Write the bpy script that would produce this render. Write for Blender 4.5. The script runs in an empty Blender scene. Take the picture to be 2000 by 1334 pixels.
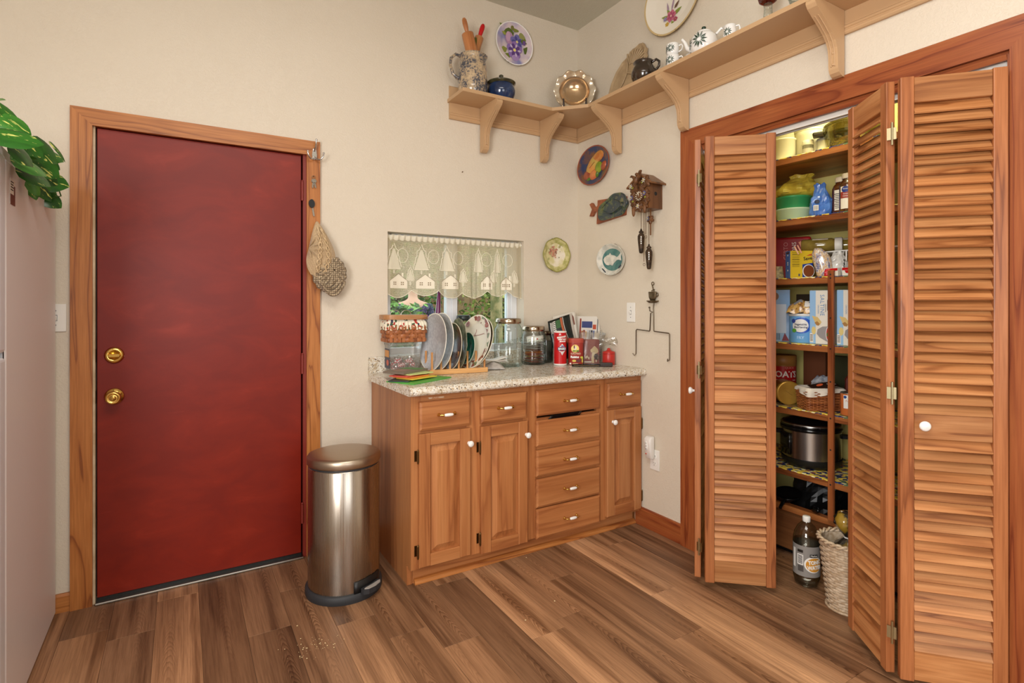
import bpy, math, random
from mathutils import Vector, Matrix, Euler
random.seed(7)
SC = bpy.context.scene
COL = SC.collection
R = math.radians
PI = math.pi
sin, cos = math.sin, math.cos

# ------------------------------------------------------------------ camera
cd = bpy.data.cameras.new('camera')
cam = bpy.data.objects.new('camera', cd)
COL.objects.link(cam)
cam.location = (-2.2951, -2.9246, 1.2842)
cam.rotation_euler = (PI / 2, 0, -0.5453)
cd.sensor_width = 36
cd.lens = 36 * 1064.33 / 2000
cd.shift_y = -72.42 / 2000
cd.clip_start = 0.05
SC.camera = cam
SC.cycles.transparent_max_bounces = 32

# ------------------------------------------------------------------ sky, lamps, exposure
SC.view_settings.view_transform = 'Standard'
SC.view_settings.look = 'None'
SC.view_settings.exposure = 0.0
SC.view_settings.gamma = 1.0
SC.view_settings.use_curve_mapping = False
world = bpy.data.worlds.new('overcast_sky')
SC.world = world
world.use_nodes = True
bg = world.node_tree.nodes['Background']
bg.inputs[0].default_value = (0.80, 0.90, 1.0, 1)
bg.inputs[1].default_value = 2.8


def area(name, loc, target, w, h, power, col=(1, 1, 1)):
    l = bpy.data.lights.new(name, 'AREA')
    l.shape = 'RECTANGLE'
    l.size, l.size_y, l.energy, l.color = w, h, power, col
    o = bpy.data.objects.new(name, l)
    COL.objects.link(o)
    o.location = loc
    o.rotation_euler = (Vector(target) - Vector(loc)).to_track_quat('-Z', 'Y').to_euler()
    return o


# daylight from the room's windows behind the camera, and an added soft fill under the ceiling for bounced flash
area('rear_window_light', (-1.9, -5.25, 1.55), (-1.3, 0, 1.2), 1.5, 1.3, 18, (1.0, 0.97, 0.93))
area('side_window_light', (-3.72, -3.3, 1.6), (0, -1.6, 1.2), 1.2, 1.3, 82, (1.0, 0.97, 0.94))
area('ceiling_fill_light', (-1.95, -2.5, 3.02), (-1.95, -2.5, 0), 1.3, 1.3, 44, (1.0, 0.95, 0.88))
area('pantry_fixture_light', (0.30, -1.62, 2.44), (0.36, -1.62, 0), 0.10, 0.5, 8.5, (1.0, 0.96, 0.60))


# ------------------------------------------------------------------ materials
def lin(c):
    return tuple(((v / 255) / 12.92 if v / 255 <= 0.04045 else ((v / 255 + 0.055) / 1.055) ** 2.4) for v in c[:3]) + (1,)


class NT:
    def __init__(s, name):
        s.m = bpy.data.materials.new(name)
        s.m.use_nodes = True
        s.t = s.m.node_tree
        s.t.nodes.clear()
        s.out = s.n('ShaderNodeOutputMaterial')

    def n(s, k, **kw):
        x = s.t.nodes.new(k)
        for a, v in kw.items():
            setattr(x, a, v)
        return x

    def l(s, a, b):
        s.t.links.new(a, b)

    def coords(s, scale=(1, 1, 1), rnd=True, src='Object'):
        tc = s.n('ShaderNodeTexCoord')
        mp = s.n('ShaderNodeMapping')
        mp.inputs['Scale'].default_value = scale
        s.l(tc.outputs[src], mp.inputs['Vector'])
        if rnd:
            oi = s.n('ShaderNodeObjectInfo')
            ml = s.n('ShaderNodeMath', operation='MULTIPLY')
            ml.inputs[1].default_value = 37.0
            s.l(oi.outputs['Random'], ml.inputs[0])
            ad = s.n('ShaderNodeVectorMath', operation='ADD')
            s.l(mp.outputs[0], ad.inputs[0])
            s.l(ml.outputs[0], ad.inputs[1])
            return ad.outputs[0]
        return mp.outputs[0]

    def noise(s, vec, scale, detail=4, rough=.55, dist=0):
        x = s.n('ShaderNodeTexNoise')
        x.inputs['Scale'].default_value = scale
        x.inputs['Detail'].default_value = detail
        x.inputs['Roughness'].default_value = rough
        x.inputs['Distortion'].default_value = dist
        s.l(vec, x.inputs['Vector'])
        return x.outputs['Fac']

    def ramp(s, fac, stops, interp='LINEAR'):
        x = s.n('ShaderNodeValToRGB')
        x.color_ramp.interpolation = interp
        e = x.color_ramp.elements
        while len(e) < len(stops):
            e.new(0.5)
        for q, (p, c) in zip(e, stops):
            q.position, q.color = p, (lin(c) if max(c[:3]) > 2 or len(c) == 3 else c)
        s.l(fac, x.inputs[0])
        return x.outputs[0]

    def mix(s, fac, a, b, mode='MIX'):
        x = s.n('ShaderNodeMix', data_type='RGBA', blend_type=mode)
        for i, v in ((0, fac), (6, a), (7, b)):
            if hasattr(v, 'is_linked'):
                s.l(v, x.inputs[i])
            else:
                x.inputs[i].default_value = v
        return x.outputs[2]

    def bump(s, h, strength, dist=.002):
        x = s.n('ShaderNodeBump')
        x.inputs['Strength'].default_value = strength
        x.inputs['Distance'].default_value = dist
        s.l(h, x.inputs['Height'])
        return x.outputs[0]

    def bsdf(s, col, rough=.5, metal=0, normal=None, trans=0, ior=1.45, coat=0, spec=.5, alpha=None, sheen=0, sss=0, emit=None):
        x = s.n('ShaderNodeBsdfPrincipled')

        def put(k, v):
            if hasattr(v, 'is_linked'):
                s.l(v, x.inputs[k])
            else:
                x.inputs[k].default_value = v
        put('Base Color', col)
        put('Roughness', rough)
        put('Metallic', metal)
        put('IOR', ior)
        put('Transmission Weight', trans)
        put('Coat Weight', coat)
        put('Specular IOR Level', spec)
        if coat:
            x.inputs['Coat Roughness'].default_value = .08
        if alpha is not None:
            put('Alpha', alpha)
        if sheen:
            put('Sheen Weight', sheen)
        if normal is not None:
            s.l(normal, x.inputs['Normal'])
        if emit:
            put('Emission Color', emit[0])
            put('Emission Strength', emit[1])
        s.l(x.outputs[0], s.out.inputs[0])
        return x


MC = {}


def mat(c, r=.5, m=0, c2=None, ns=20, sc=(1, 1, 1), lo=.4, hi=.6, bump=0, bs=200, coat=0, spec=.5, trans=0, name=None, aniso=0, rnd=True):
    key = (tuple(c), r, m, c2, ns, sc, lo, hi, bump, bs, coat, spec, trans)
    if key in MC:
        return MC[key]
    t = NT(name or 'surface_%d' % len(MC))
    col = lin(c)
    nrm = None
    if c2 or bump:
        v = t.coords(sc, rnd)
    if c2:
        col = t.ramp(t.noise(v, ns), [(lo, c), (hi, c2)])
    if bump:
        nrm = t.bump(t.noise(v, bs, 3), bump)
    b = t.bsdf(col, r, m, nrm, trans=trans, coat=coat, spec=spec)
    if aniso:
        b.inputs['Anisotropic'].default_value = aniso
    MC[key] = t.m
    return t.m


def wood(name, c1, c2, c3, axis=2, r=.38, ring=7.0, fine=1.0, coat=.0, vary=.06, rnd=True, dist=5.0):
    """c1 light, c2 middle, c3 dark grain; grain runs along the object's own axis"""
    t = NT(name)
    s = [16.0, 16.0, 16.0]
    s[axis] = 1.1
    v = t.coords(tuple(s), rnd)
    n1 = t.noise(v, 0.55, 3, .5, .6)
    w = t.n('ShaderNodeMath', operation='MULTIPLY')
    t.l(n1, w.inputs[0])
    w.inputs[1].default_value = ring
    fr = t.n('ShaderNodeMath', operation='FRACT')
    t.l(w.outputs[0], fr.inputs[0])
    base = t.ramp(fr.outputs[0], [(0, c2), (.35, c1), (.75, c2), (.93, c3), (1, c2)])
    s2 = [150.0, 150.0, 150.0]
    s2[axis] = 5.0
    v2 = t.coords(tuple(s2), rnd)
    n2 = t.noise(v2, 1.0, 3, .6)
    f = t.ramp(n2, [(.35, (0.80, 0.74, 0.68, 1)), (.60, (1.06, 1.06, 1.06, 1))])
    col = t.mix(.8 * fine, base, f, 'MULTIPLY')
    oi = t.n('ShaderNodeObjectInfo')
    hs = t.n('ShaderNodeHueSaturation')
    mr = t.n('ShaderNodeMapRange')
    mr.inputs[3].default_value = 1 - vary
    mr.inputs[4].default_value = 1 + vary
    t.l(oi.outputs['Random'], mr.inputs[0])
    t.l(mr.outputs[0], hs.inputs['Value'])
    t.l(col, hs.inputs['Color'])
    t.bsdf(hs.outputs[0], r, 0, t.bump(n2, .12, .001), coat=coat)
    return t.m


def thin_glass(name, tint, edge, gloss=.06, rough=.02, spec=1.0, haze=0):
    t = NT(name)
    lw = t.n('ShaderNodeLayerWeight')
    lw.inputs[0].default_value = .35
    pw = t.n('ShaderNodeMath', operation='POWER')
    pw.inputs[1].default_value = 2.0
    t.l(lw.outputs['Facing'], pw.inputs[0])
    tr = t.n('ShaderNodeBsdfTransparent')
    t.l(t.mix(pw.outputs[0], lin(tint), lin(edge)), tr.inputs[0])
    gl = t.n('ShaderNodeBsdfGlossy')
    gl.inputs['Roughness'].default_value = rough
    ms = t.n('ShaderNodeMixShader')
    mm = t.n('ShaderNodeMath', operation='MULTIPLY_ADD')
    mm.inputs[1].default_value = .35 * spec
    mm.inputs[2].default_value = gloss
    t.l(lw.outputs['Fresnel'], mm.inputs[0])
    t.l(mm.outputs[0], ms.inputs[0])
    t.l(tr.outputs[0], ms.inputs[1])
    t.l(gl.outputs[0], ms.inputs[2])
    if haze:
        df = t.n('ShaderNodeBsdfDiffuse')
        df.inputs[0].default_value = lin((232, 230, 226))
        mh = t.n('ShaderNodeMixShader')
        mh.inputs[0].default_value = haze
        t.l(ms.outputs[0], mh.inputs[1])
        t.l(df.outputs[0], mh.inputs[2])
        ms = mh
    t.l(ms.outputs[0], t.out.inputs[0])
    return t.m


M = {}
# painted plaster with knock-down relief
def plaster(name, c, c2, strength, scale):
    t = NT(name)
    v = t.coords((1, 1, 1), False)
    col = t.ramp(t.noise(v, 1.3, 3), [(.3, c), (.7, c2)])
    a = t.noise(v, scale, 5, .6, 1.2)
    h = t.ramp(a, [(.42, (0, 0, 0, 1)), (.56, (1, 1, 1, 1))])
    t.bsdf(col, .42, 0, t.bump(h, strength, .005), spec=.45)
    return t.m


M['wall'] = plaster('beige_plaster', (222, 211, 193), (218, 206, 187), .24, 66)
M['ceiling'] = plaster('ceiling_paint', (208, 204, 186), (202, 198, 180), .35, 60)
M['pantry'] = mat((222, 208, 128), .6, name='pantry_paint')  # cream walls, with the yellow cast of the lamp mixed into the colour

# floor planks: per-plank tone, arched cathedral figure in a band, fine streaks
def plank_mat():
    t = NT('plank_vinyl')
    oi = t.n('ShaderNodeObjectInfo')

    def mth(op, a, b=None, c=None):
        x = t.n('ShaderNodeMath', operation=op)
        for i, v in enumerate((a, b, c)):
            if v is None:
                continue
            if hasattr(v, 'is_linked'):
                t.l(v, x.inputs[i])
            else:
                x.inputs[i].default_value = v
        return x.outputs[0]
    tsep = t.n('ShaderNodeSeparateColor')
    t.l(oi.outputs['Color'], tsep.inputs[0])
    rnd = tsep.outputs[0]
    r2 = mth('FRACT', mth('MULTIPLY', rnd, 57.31))
    tone = t.ramp(rnd, [(0, (124, 92, 68)), (.3, (150, 112, 82)), (.6, (168, 126, 92)), (1, (206, 160, 120))])
    # along the board the tone drifts a little
    vb = t.coords((11, .45, 11))
    drift = t.ramp(t.noise(vb, 1.0, 2, .5), [(.36, (.66, .62, .60, 1)), (.60, (1.14, 1.13, 1.12, 1))])
    tone = t.mix(1.0, tone, drift, 'MULTIPLY')
    tc = t.n('ShaderNodeTexCoord')
    sx = t.n('ShaderNodeSeparateXYZ')
    t.l(tc.outputs['Object'], sx.inputs[0])
    xx = mth('SUBTRACT', sx.outputs[0], mth('MULTIPLY', mth('SUBTRACT', r2, .5), .09))
    v = t.coords((14, 3.0, 14))
    nz = t.noise(v, 1.0, 4, .55)
    g = mth('ADD', mth('ADD', mth('MULTIPLY', sx.outputs[1], 26.0), mth('MULTIPLY', mth('MULTIPLY', xx, xx), 5200.0)), mth('MULTIPLY', nz, 7.0))
    fr = mth('FRACT', g)
    ring = t.ramp(fr, [(0, (.48, .42, .37, 1)), (.16, (1.08, 1.08, 1.08, 1)), (.55, (.95, .94, .93, 1)), (.9, (.62, .56, .51, 1)), (1, (.48, .42, .37, 1))])
    band = t.ramp(mth('ABSOLUTE', xx), [(.022, (1, 1, 1, 1)), (.050, (0, 0, 0, 1))])
    v3 = t.coords((3, .8, 3))
    patch = t.ramp(t.noise(v3, 1.4, 2, .5), [(.44, (0, 0, 0, 1)), (.60, (1, 1, 1, 1))])
    bsep = t.n('ShaderNodeSeparateColor')
    t.l(band, bsep.inputs[0])
    psep = t.n('ShaderNodeSeparateColor')
    t.l(patch, psep.inputs[0])
    amt = mth('MULTIPLY', bsep.outputs[0], psep.outputs[0])
    c1 = t.mix(amt, tone, t.mix(1.0, tone, ring, 'MULTIPLY'))
    v2 = t.coords((170, 5, 170))
    n2 = t.noise(v2, 1, 4, .65)
    st = t.ramp(n2, [(.33, (.62, .58, .55, 1)), (.58, (1.07, 1.07, 1.07, 1))])
    c2 = t.mix(.75, c1, st, 'MULTIPLY')
    v4 = t.coords((17, .7, 17))
    dk = t.ramp(t.noise(v4, 1.3, 3), [(.50, (1, 1, 1, 1)), (.66, (.42, .36, .32, 1))])
    c3 = t.mix(.9, c2, dk, 'MULTIPLY')
    t.bsdf(c3, .42, 0, t.bump(n2, .10, .001), spec=.4)
    return t.m


M['plank'] = plank_mat()
M['subfloor'] = mat((60, 44, 34), .8)
# woods: light honey for door casing, redder for the pantry
pine = ((190, 124, 66), (176, 110, 55), (136, 76, 36))
redw = ((160, 90, 48), (148, 77, 40), (118, 52, 25))
cabw = ((184, 124, 76), (172, 110, 64), (152, 92, 52))
louw = ((188, 132, 84), (170, 112, 66), (134, 80, 42))
stiw = ((176, 112, 68), (160, 97, 56), (128, 72, 38))
for k, cc, kw in (('pine', pine, dict(ring=8)), ('red', redw, dict(ring=6)), ('cab', cabw, dict(ring=3.5, vary=.06, fine=.6)), ('lou', louw, dict(ring=5, vary=.18)), ('sti', stiw, dict(ring=5, vary=.05))):
    for ax, nm in enumerate('xyz'):
        M[k + nm] = wood('%s_wood_%s' % (k, nm), *cc, axis=ax, **kw)
M['shelfwood'] = wood('pantry_board', (176, 112, 62), (156, 92, 48), (118, 64, 32), axis=1, ring=4, vary=.05)
M['postwood'] = wood('pantry_post', (164, 98, 54), (146, 80, 42), (112, 58, 30), axis=2, ring=4, vary=.05)
M['palewood'] = wood('rack_wood', (226, 178, 118), (214, 162, 102), (190, 136, 80), axis=0, ring=3, vary=.08)
M['palewoodz'] = wood('rack_dowel', (214, 160, 100), (200, 142, 84), (176, 118, 66), axis=2, ring=3, vary=.08)
M['pinwood'] = wood('rolling_pin_wood', (188, 128, 80), (172, 110, 64), (140, 84, 46), axis=2, ring=3, vary=.1)
M['clockwood'] = wood('clock_wood', (134, 90, 52), (112, 72, 40), (82, 50, 28), axis=2, ring=3, vary=.05)
M['clockdark'] = mat((112, 72, 40), .45, c2=(82, 52, 30), ns=60, bump=.3)

def door_paint():
    t = NT('red_door_paint')
    v = t.coords((1.2, 1, 2.4), False)
    blot = t.ramp(t.noise(v, 3.0, 5, .6, .5), [(.40, (118, 24, 8)), (.62, (130, 30, 10)), (.80, (150, 44, 24))])
    v2 = t.coords((2, 1, 14), False)
    scuff = t.ramp(t.noise(v2, 1.6, 6, .7), [(.66, (0, 0, 0, 1)), (.80, (.35, .35, .35, 1))])
    col = t.mix(scuff, blot, lin((168, 62, 50)))
    v3 = t.coords((1, 1, 1), False)
    t.bsdf(col, .42, 0, t.bump(t.noise(v3, 90, 3), .12, .001), spec=.45)
    return t.m


M['doorpaint'] = door_paint()
M['jambred'] = mat((128, 44, 34), .45)
M['cream'] = mat((214, 196, 166), .6, c2=(190, 166, 132), ns=9)
M['black'] = mat((16, 16, 17), .45)
M['blackgloss'] = mat((12, 12, 13), .15)
M['rubber'] = mat((44, 45, 48), .55)
M['brass'] = mat((222, 184, 104), .16, 1.0)
M['oldbrass'] = mat((112, 86, 52), .35, 1.0)
M['zinc'] = mat((168, 156, 122), .36, 1.0)
M['chrome'] = mat((205, 205, 205), .14, 1.0)
M['wire'] = mat((120, 108, 92), .32, 1.0)
M['porcelain'] = mat((242, 240, 236), .12, coat=.4)
M['whiteplastic'] = mat((236, 233, 226), .35)
M['fridge'] = mat((226, 221, 222), .35, bump=.08, bs=500)
M['fridgedoor'] = mat((218, 221, 228), .32)
M['greyplastic'] = mat((150, 150, 152), .4)
M['shelfpaint'] = mat((196, 160, 120), .38)
M['red'] = mat((190, 18, 22), .35)
M['white'] = mat((236, 234, 228), .45)
M['paper'] = mat((232, 226, 216), .6)
M['ink'] = mat((30, 28, 28), .6)
M['windowvinyl'] = mat((226, 228, 232), .4)

def steel():
    t = NT('brushed_steel')
    v = t.coords((260, 260, 1.2), False)
    n = t.noise(v, 1, 3, .6)
    rr = t.ramp(n, [(.3, (.19, .19, .19, 1)), (.7, (.31, .31, .31, 1))])
    b = t.bsdf(lin((168, 158, 146)), rr, 1.0, t.bump(n, .03, .0005))
    return t.m


M['steel'] = steel()
M['steellid'] = mat((176, 160, 142), .36, 1.0, bump=.05, bs=300)
M['cooksteel'] = mat((176, 172, 166), .26, 1.0)

def laminate():
    t = NT('granite_laminate')
    v = t.coords((1, 1, 1), False)
    a = t.ramp(t.noise(v, 34, 4, .6, .8), [(.32, (178, 158, 128)), (.44, (216, 208, 192)), (.60, (230, 226, 216)), (.74, (196, 180, 152))])
    vo = t.n('ShaderNodeTexVoronoi')
    vo.inputs['Scale'].default_value = 210
    nv = t.n('ShaderNodeVectorMath', operation='ADD')
    t.l(v, nv.inputs[0])
    nn = t.n('ShaderNodeTexNoise')
    nn.inputs['Scale'].default_value = 40
    t.l(v, nn.inputs['Vector'])
    sc = t.n('ShaderNodeVectorMath', operation='SCALE')
    sc.inputs['Scale'].default_value = .03
    t.l(nn.outputs['Color'], sc.inputs[0])
    t.l(sc.outputs[0], nv.inputs[1])
    t.l(nv.outputs[0], vo.inputs['Vector'])
    sep = t.n('ShaderNodeSeparateColor')
    t.l(vo.outputs['Color'], sep.inputs[0])
    fl = t.ramp(sep.outputs[0], [(.0, (1, 1, 1, 1)), (.065, (1, 1, 1, 1)), (.07, (0, 0, 0, 1))], 'CONSTANT')
    c = t.mix(fl, a, lin((96, 80, 66)))
    fl2 = t.ramp(sep.outputs[1], [(.0, (1, 1, 1, 1)), (.14, (1, 1, 1, 1)), (.145, (0, 0, 0, 1))], 'CONSTANT')
    c = t.mix(fl2, c, lin((190, 166, 130)))
    t.bsdf(c, .22, 0, spec=.5)
    return t.m


M['laminate'] = laminate()

def lace():
    t = NT('lace_net')
    v = t.coords((1, 1, 1), False, 'UV')
    vo = t.n('ShaderNodeTexVoronoi')
    vo.inputs['Scale'].default_value = 250
    vo.inputs['Randomness'].default_value = .3
    t.l(v, vo.inputs['Vector'])
    a = t.ramp(vo.outputs['Distance'], [(.26, (0.16, .16, .16, 1)), (.44, (1, 1, 1, 1))])
    tr = t.n('ShaderNodeBsdfTransparent')
    df = t.n('ShaderNodeBsdfDiffuse')
    df.inputs[0].default_value = lin((208, 193, 162))  # net colour darkened to carry the shade behind the valance
    tl = t.n('ShaderNodeBsdfTranslucent')
    tl.inputs[0].default_value = lin((236, 226, 200))
    m1 = t.n('ShaderNodeMixShader')
    m1.inputs[0].default_value = .3
    t.l(df.outputs[0], m1.inputs[1])
    t.l(tl.outputs[0], m1.inputs[2])
    m2 = t.n('ShaderNodeMixShader')
    t.l(a, m2.inputs[0])
    t.l(tr.outputs[0], m2.inputs[1])
    t.l(m1.outputs[0], m2.inputs[2])
    t.l(m2.outputs[0], t.out.inputs[0])
    return t.m


M['lace'] = lace()
M['lacesolid'] = mat((242, 234, 214), .8)
M['laceline'] = mat((150, 132, 104), .8)
M['jarglass'] = thin_glass('jar_glass', (248, 251, 249), (160, 176, 169))
M['clearplastic'] = thin_glass('clear_plastic', (248, 248, 246), (206, 202, 194), .05, .12, haze=.12)
M['film'] = thin_glass('clear_film', (238, 236, 230), (206, 200, 190), .10, .14, haze=.06)
M['pane'] = thin_glass('window_glass', (246, 250, 248), (200, 210, 205), .02, .01)
M['smoke'] = thin_glass('smoked_glass', (224, 218, 190), (124, 118, 88), .07, .06)

def liner():
    t = NT('flowered_liner')
    v = t.coords((1, 1, 1), False)
    vo = t.n('ShaderNodeTexVoronoi')
    vo.inputs['Scale'].default_value = 58
    t.l(v, vo.inputs['Vector'])
    sep = t.n('ShaderNodeSeparateColor')
    t.l(vo.outputs['Color'], sep.inputs[0])
    c = t.ramp(sep.outputs[0], [(0, (34, 52, 110)), (.30, (238, 208, 84)), (.62, (244, 232, 178)), (.76, (92, 116, 84)), (.86, (238, 208, 84)), (.94, (150, 70, 70))], 'CONSTANT')
    t.bsdf(c, .45)
    return t.m


M['liner'] = liner()


# ------------------------------------------------------------------ mesh building helpers
def tl(x=0, y=0, z=0):
    return Matrix.Translation((x, y, z))


def rx(a):
    return Matrix.Rotation(a, 4, 'X')


def ry(a):
    return Matrix.Rotation(a, 4, 'Y')


def rz(a):
    return Matrix.Rotation(a, 4, 'Z')


def sc3(x, y, z):
    return Matrix.Diagonal((x, y, z, 1))


class MB:
    """collects vertices and faces of one mesh"""

    def __init__(s, T=None):
        s.v, s.f, s.m, s.s, s.uv = [], [], [], [], {}
        s.T = T or Matrix()

    def add(s, vs, fs, mi=0, sm=False, T=None):
        b = len(s.v)
        X = s.T @ T if T is not None else s.T
        s.v += [X @ Vector(v) for v in vs]
        for f in fs:
            s.f.append([b + i for i in f])
            s.m.append(mi)
            s.s.append(sm)
        return s

    def box(s, x0, x1, y0, y1, z0, z1, mi=0, T=None):
        vs = [(x, y, z) for z in (z0, z1) for y in (y0, y1) for x in (x0, x1)]
        return s.add(vs, [(0, 2, 3, 1), (4, 5, 7, 6), (0, 1, 5, 4), (2, 6, 7, 3), (0, 4, 6, 2), (1, 3, 7, 5)], mi, False, T)

    def prism(s, poly, a, b, axis='y', mi=0, T=None, sm=False):
        """extrude a 2-D outline; axis y: (x,z) outline, axis x: (y,z) outline, axis z: (x,y) outline"""
        f = {'y': lambda p, h: (p[0], h, p[1]), 'x': lambda p, h: (h, p[0], p[1]), 'z': lambda p, h: (p[0], p[1], h)}[axis]
        n = len(poly)
        vs = [f(p, a) for p in poly] + [f(p, b) for p in poly]
        s.add(vs, [tuple(range(n)), tuple(range(2 * n - 1, n - 1, -1))], mi, False, T)
        return s.add(vs, [(i, (i + 1) % n, n + (i + 1) % n, n + i) for i in range(n)], mi, sm, T)

    def lathe(s, prof, n=28, mi=0, T=None, sm=True, ex=1, ey=1, wave=None, cap=True):
        vs, fs = [], []
        for j, (r, z) in enumerate(prof):
            for i in range(n):
                a = 2 * PI * i / n
                rr = r * (1 + (wave(a, j) if wave else 0))
                vs.append((rr * cos(a) * ex, rr * sin(a) * ey, z))
        k = len(prof)
        for j in range(k - 1):
            for i in range(n):
                fs.append((j * n + i, j * n + (i + 1) % n, (j + 1) * n + (i + 1) % n, (j + 1) * n + i))
        s.add(vs, fs, mi, sm, T)
        if cap:
            if prof[0][0] > 1e-5:
                s.add(vs[:n], [tuple(range(n - 1, -1, -1))], mi, False, T)
            if prof[-1][0] > 1e-5:
                s.add(vs[-n:], [tuple(range(n))], mi, False, T)
        return s

    def cyl(s, p0, p1, r0, r1=None, n=14, mi=0, sm=True):
        p0, p1 = Vector(p0), Vector(p1)
        d = p1 - p0
        T = Matrix.Translation(p0) @ d.to_track_quat('Z', 'Y').to_matrix().to_4x4()
        return s.lathe([(r0, 0), (r1 if r1 is not None else r0, d.length)], n, mi, T, sm)

    def ell(s, c, a, b, h, n=16, k=9, mi=0, T=None):
        prof = [(max(1e-6, sin(PI * j / k)), -cos(PI * j / k)) for j in range(k + 1)]
        X = tl(*c) @ sc3(a, b, h)
        return s.lathe(prof, n, mi, (T @ X) if T is not None else X, True, cap=False)

    def tube(s, pts, r, n=8, mi=0, closed=False, caps=True):
        pts = [Vector(p) for p in pts]
        k = len(pts)
        rr = r if isinstance(r, (list, tuple)) else [r] * k
        vs, fs = [], []
        up = None
        for i, p in enumerate(pts):
            if closed:
                d = pts[(i + 1) % k] - pts[i - 1]
            else:
                d = pts[min(i + 1, k - 1)] - pts[max(i - 1, 0)]
            d.normalize()
            if up is None:
                up = Vector((0, 0, 1)) if abs(d.z) < .9 else Vector((1, 0, 0))
            a = d.cross(up)
            if a.length < 1e-5:
                a = d.orthogonal()
            a.normalize()
            b = a.cross(d).normalized()
            up = b
            for q in range(n):
                t = 2 * PI * q / n
                vs.append(p + a * (rr[i] * cos(t)) + b * (rr[i] * sin(t)))
        for i in range(k if closed else k - 1):
            j = (i + 1) % k
            for q in range(n):
                fs.append((i * n + q, i * n + (q + 1) % n, j * n + (q + 1) % n, j * n + q))
        s.add(vs, fs, mi, True)
        if caps and not closed:
            s.add(vs[:n], [tuple(range(n - 1, -1, -1))], mi)
            s.add(vs[-n:], [tuple(range(n))], mi)
        return s

    def grid(s, fn, nu, nv, mi=0, sm=True, cu=False, T=None, uv=False):
        vs = [fn(i / nu, j / nv) for j in range(nv + 1) for i in range(nu + (0 if cu else 1))]
        w = nu if cu else nu + 1
        fs = [(j * w + i, j * w + (i + 1) % w, (j + 1) * w + (i + 1) % w, (j + 1) * w + i) for j in range(nv) for i in range(nu)]
        return s.add(vs, fs, mi, sm, T)

    def build(s, name, mats, parent=None, loc=None, rot=None, bev=0, seg=1, solid=0, sub=0, kind=None, label=None):
        me = bpy.data.meshes.new(name)
        me.from_pydata([tuple(v) for v in s.v], [], s.f)
        for m in (mats if isinstance(mats, (list, tuple)) else [mats]):
            me.materials.append(m)
        me.polygons.foreach_set('material_index', s.m)
        me.polygons.foreach_set('use_smooth', s.s)
        me.update()
        o = bpy.data.objects.new(name, me)
        COL.objects.link(o)
        if parent is not None:
            o.parent = parent
        if loc is not None:
            o.location = loc
        if rot is not None:
            o.rotation_euler = rot
        if solid:
            q = o.modifiers.new('thickness', 'SOLIDIFY')
            q.thickness = solid
            q.offset = 0
        if bev:
            q = o.modifiers.new('edges', 'BEVEL')
            q.width = bev
            q.segments = seg
            q.limit_method = 'ANGLE'
            q.angle_limit = R(40)
        if sub:
            q = o.modifiers.new('smooth', 'SUBSURF')
            q.levels = q.render_levels = sub
        if kind:
            o['kind'] = kind
        if label:
            o['label'] = label
        return o


def tag(o, label, cat, group=None, kind=None):
    o['label'] = label
    o['category'] = cat
    if group:
        o['group'] = group
    if kind:
        o['kind'] = kind
    return o


def thing(name, label, cat, loc=(0, 0, 0), rot=0, group=None):
    o = bpy.data.objects.new(name, None)
    COL.objects.link(o)
    o.empty_display_size = .05
    o.location = loc
    o.rotation_euler = rot if isinstance(rot, (tuple, list)) else (0, 0, rot)
    return tag(o, label, cat, group)


def structure(name, label, cat=None, loc=(0, 0, 0), rot=0):
    o = bpy.data.objects.new(name, None)
    COL.objects.link(o)
    o.location = loc
    o.rotation_euler = (0, 0, rot)
    o['kind'] = 'structure'
    o['label'] = label
    return o


def dup(o, parent=None):
    c = o.copy()
    COL.objects.link(c)
    if parent is not None:
        c.parent = parent
    for ch in list(o.children):
        dup(ch, c)
    return c


def lettering(s, size, fn, m, parent, name='lettering', align='CENTER', bold=0.0, sx=1.0, spacing=1.0, thick=.0006):
    """flat print: fn(u, v, w) maps the letters' plane (u right, v up, w out) into the parent's space"""
    cu = bpy.data.curves.new('letters', 'FONT')
    cu.body = s
    cu.size = size
    cu.align_x = align
    cu.align_y = 'CENTER'
    cu.offset = bold
    cu.space_character = spacing
    cu.resolution_u = 2
    cu.extrude = thick / 2
    o = bpy.data.objects.new('letters', cu)
    me = bpy.data.meshes.new_from_object(o)
    bpy.data.objects.remove(o)
    for v in me.vertices:
        v.co = fn(v.co.x * sx, v.co.y, v.co.z)
    me.materials.clear()
    me.materials.append(m)
    t = bpy.data.objects.new(name, me)
    COL.objects.link(t)
    t.parent = parent
    return t


def flat(x=0, y=0, z=0, a=0, tilt=0):
    """letters on a plane facing -y; a turns them in the plane"""
    ca, sa = cos(a), sin(a)
    return lambda u, v, w: Vector((x + u * ca - v * sa, y - w, z + u * sa + v * ca))


def onto(T):
    return lambda u, v, w: T @ Vector((u, v, w))


def round_can(r, z, a0=0, cx=0, cy=0, up=0):
    """letters wrapped round a vertical can; a0 = 0 faces -y"""
    cu_, su_ = cos(up), sin(up)

    def f(u, v, w):
        u, v = u * cu_ - v * su_, u * su_ + v * cu_
        a = u / r + a0
        return Vector((cx + (r + w + .0006) * sin(a), cy - (r + w + .0006) * cos(a), z + v))
    return f


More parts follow.
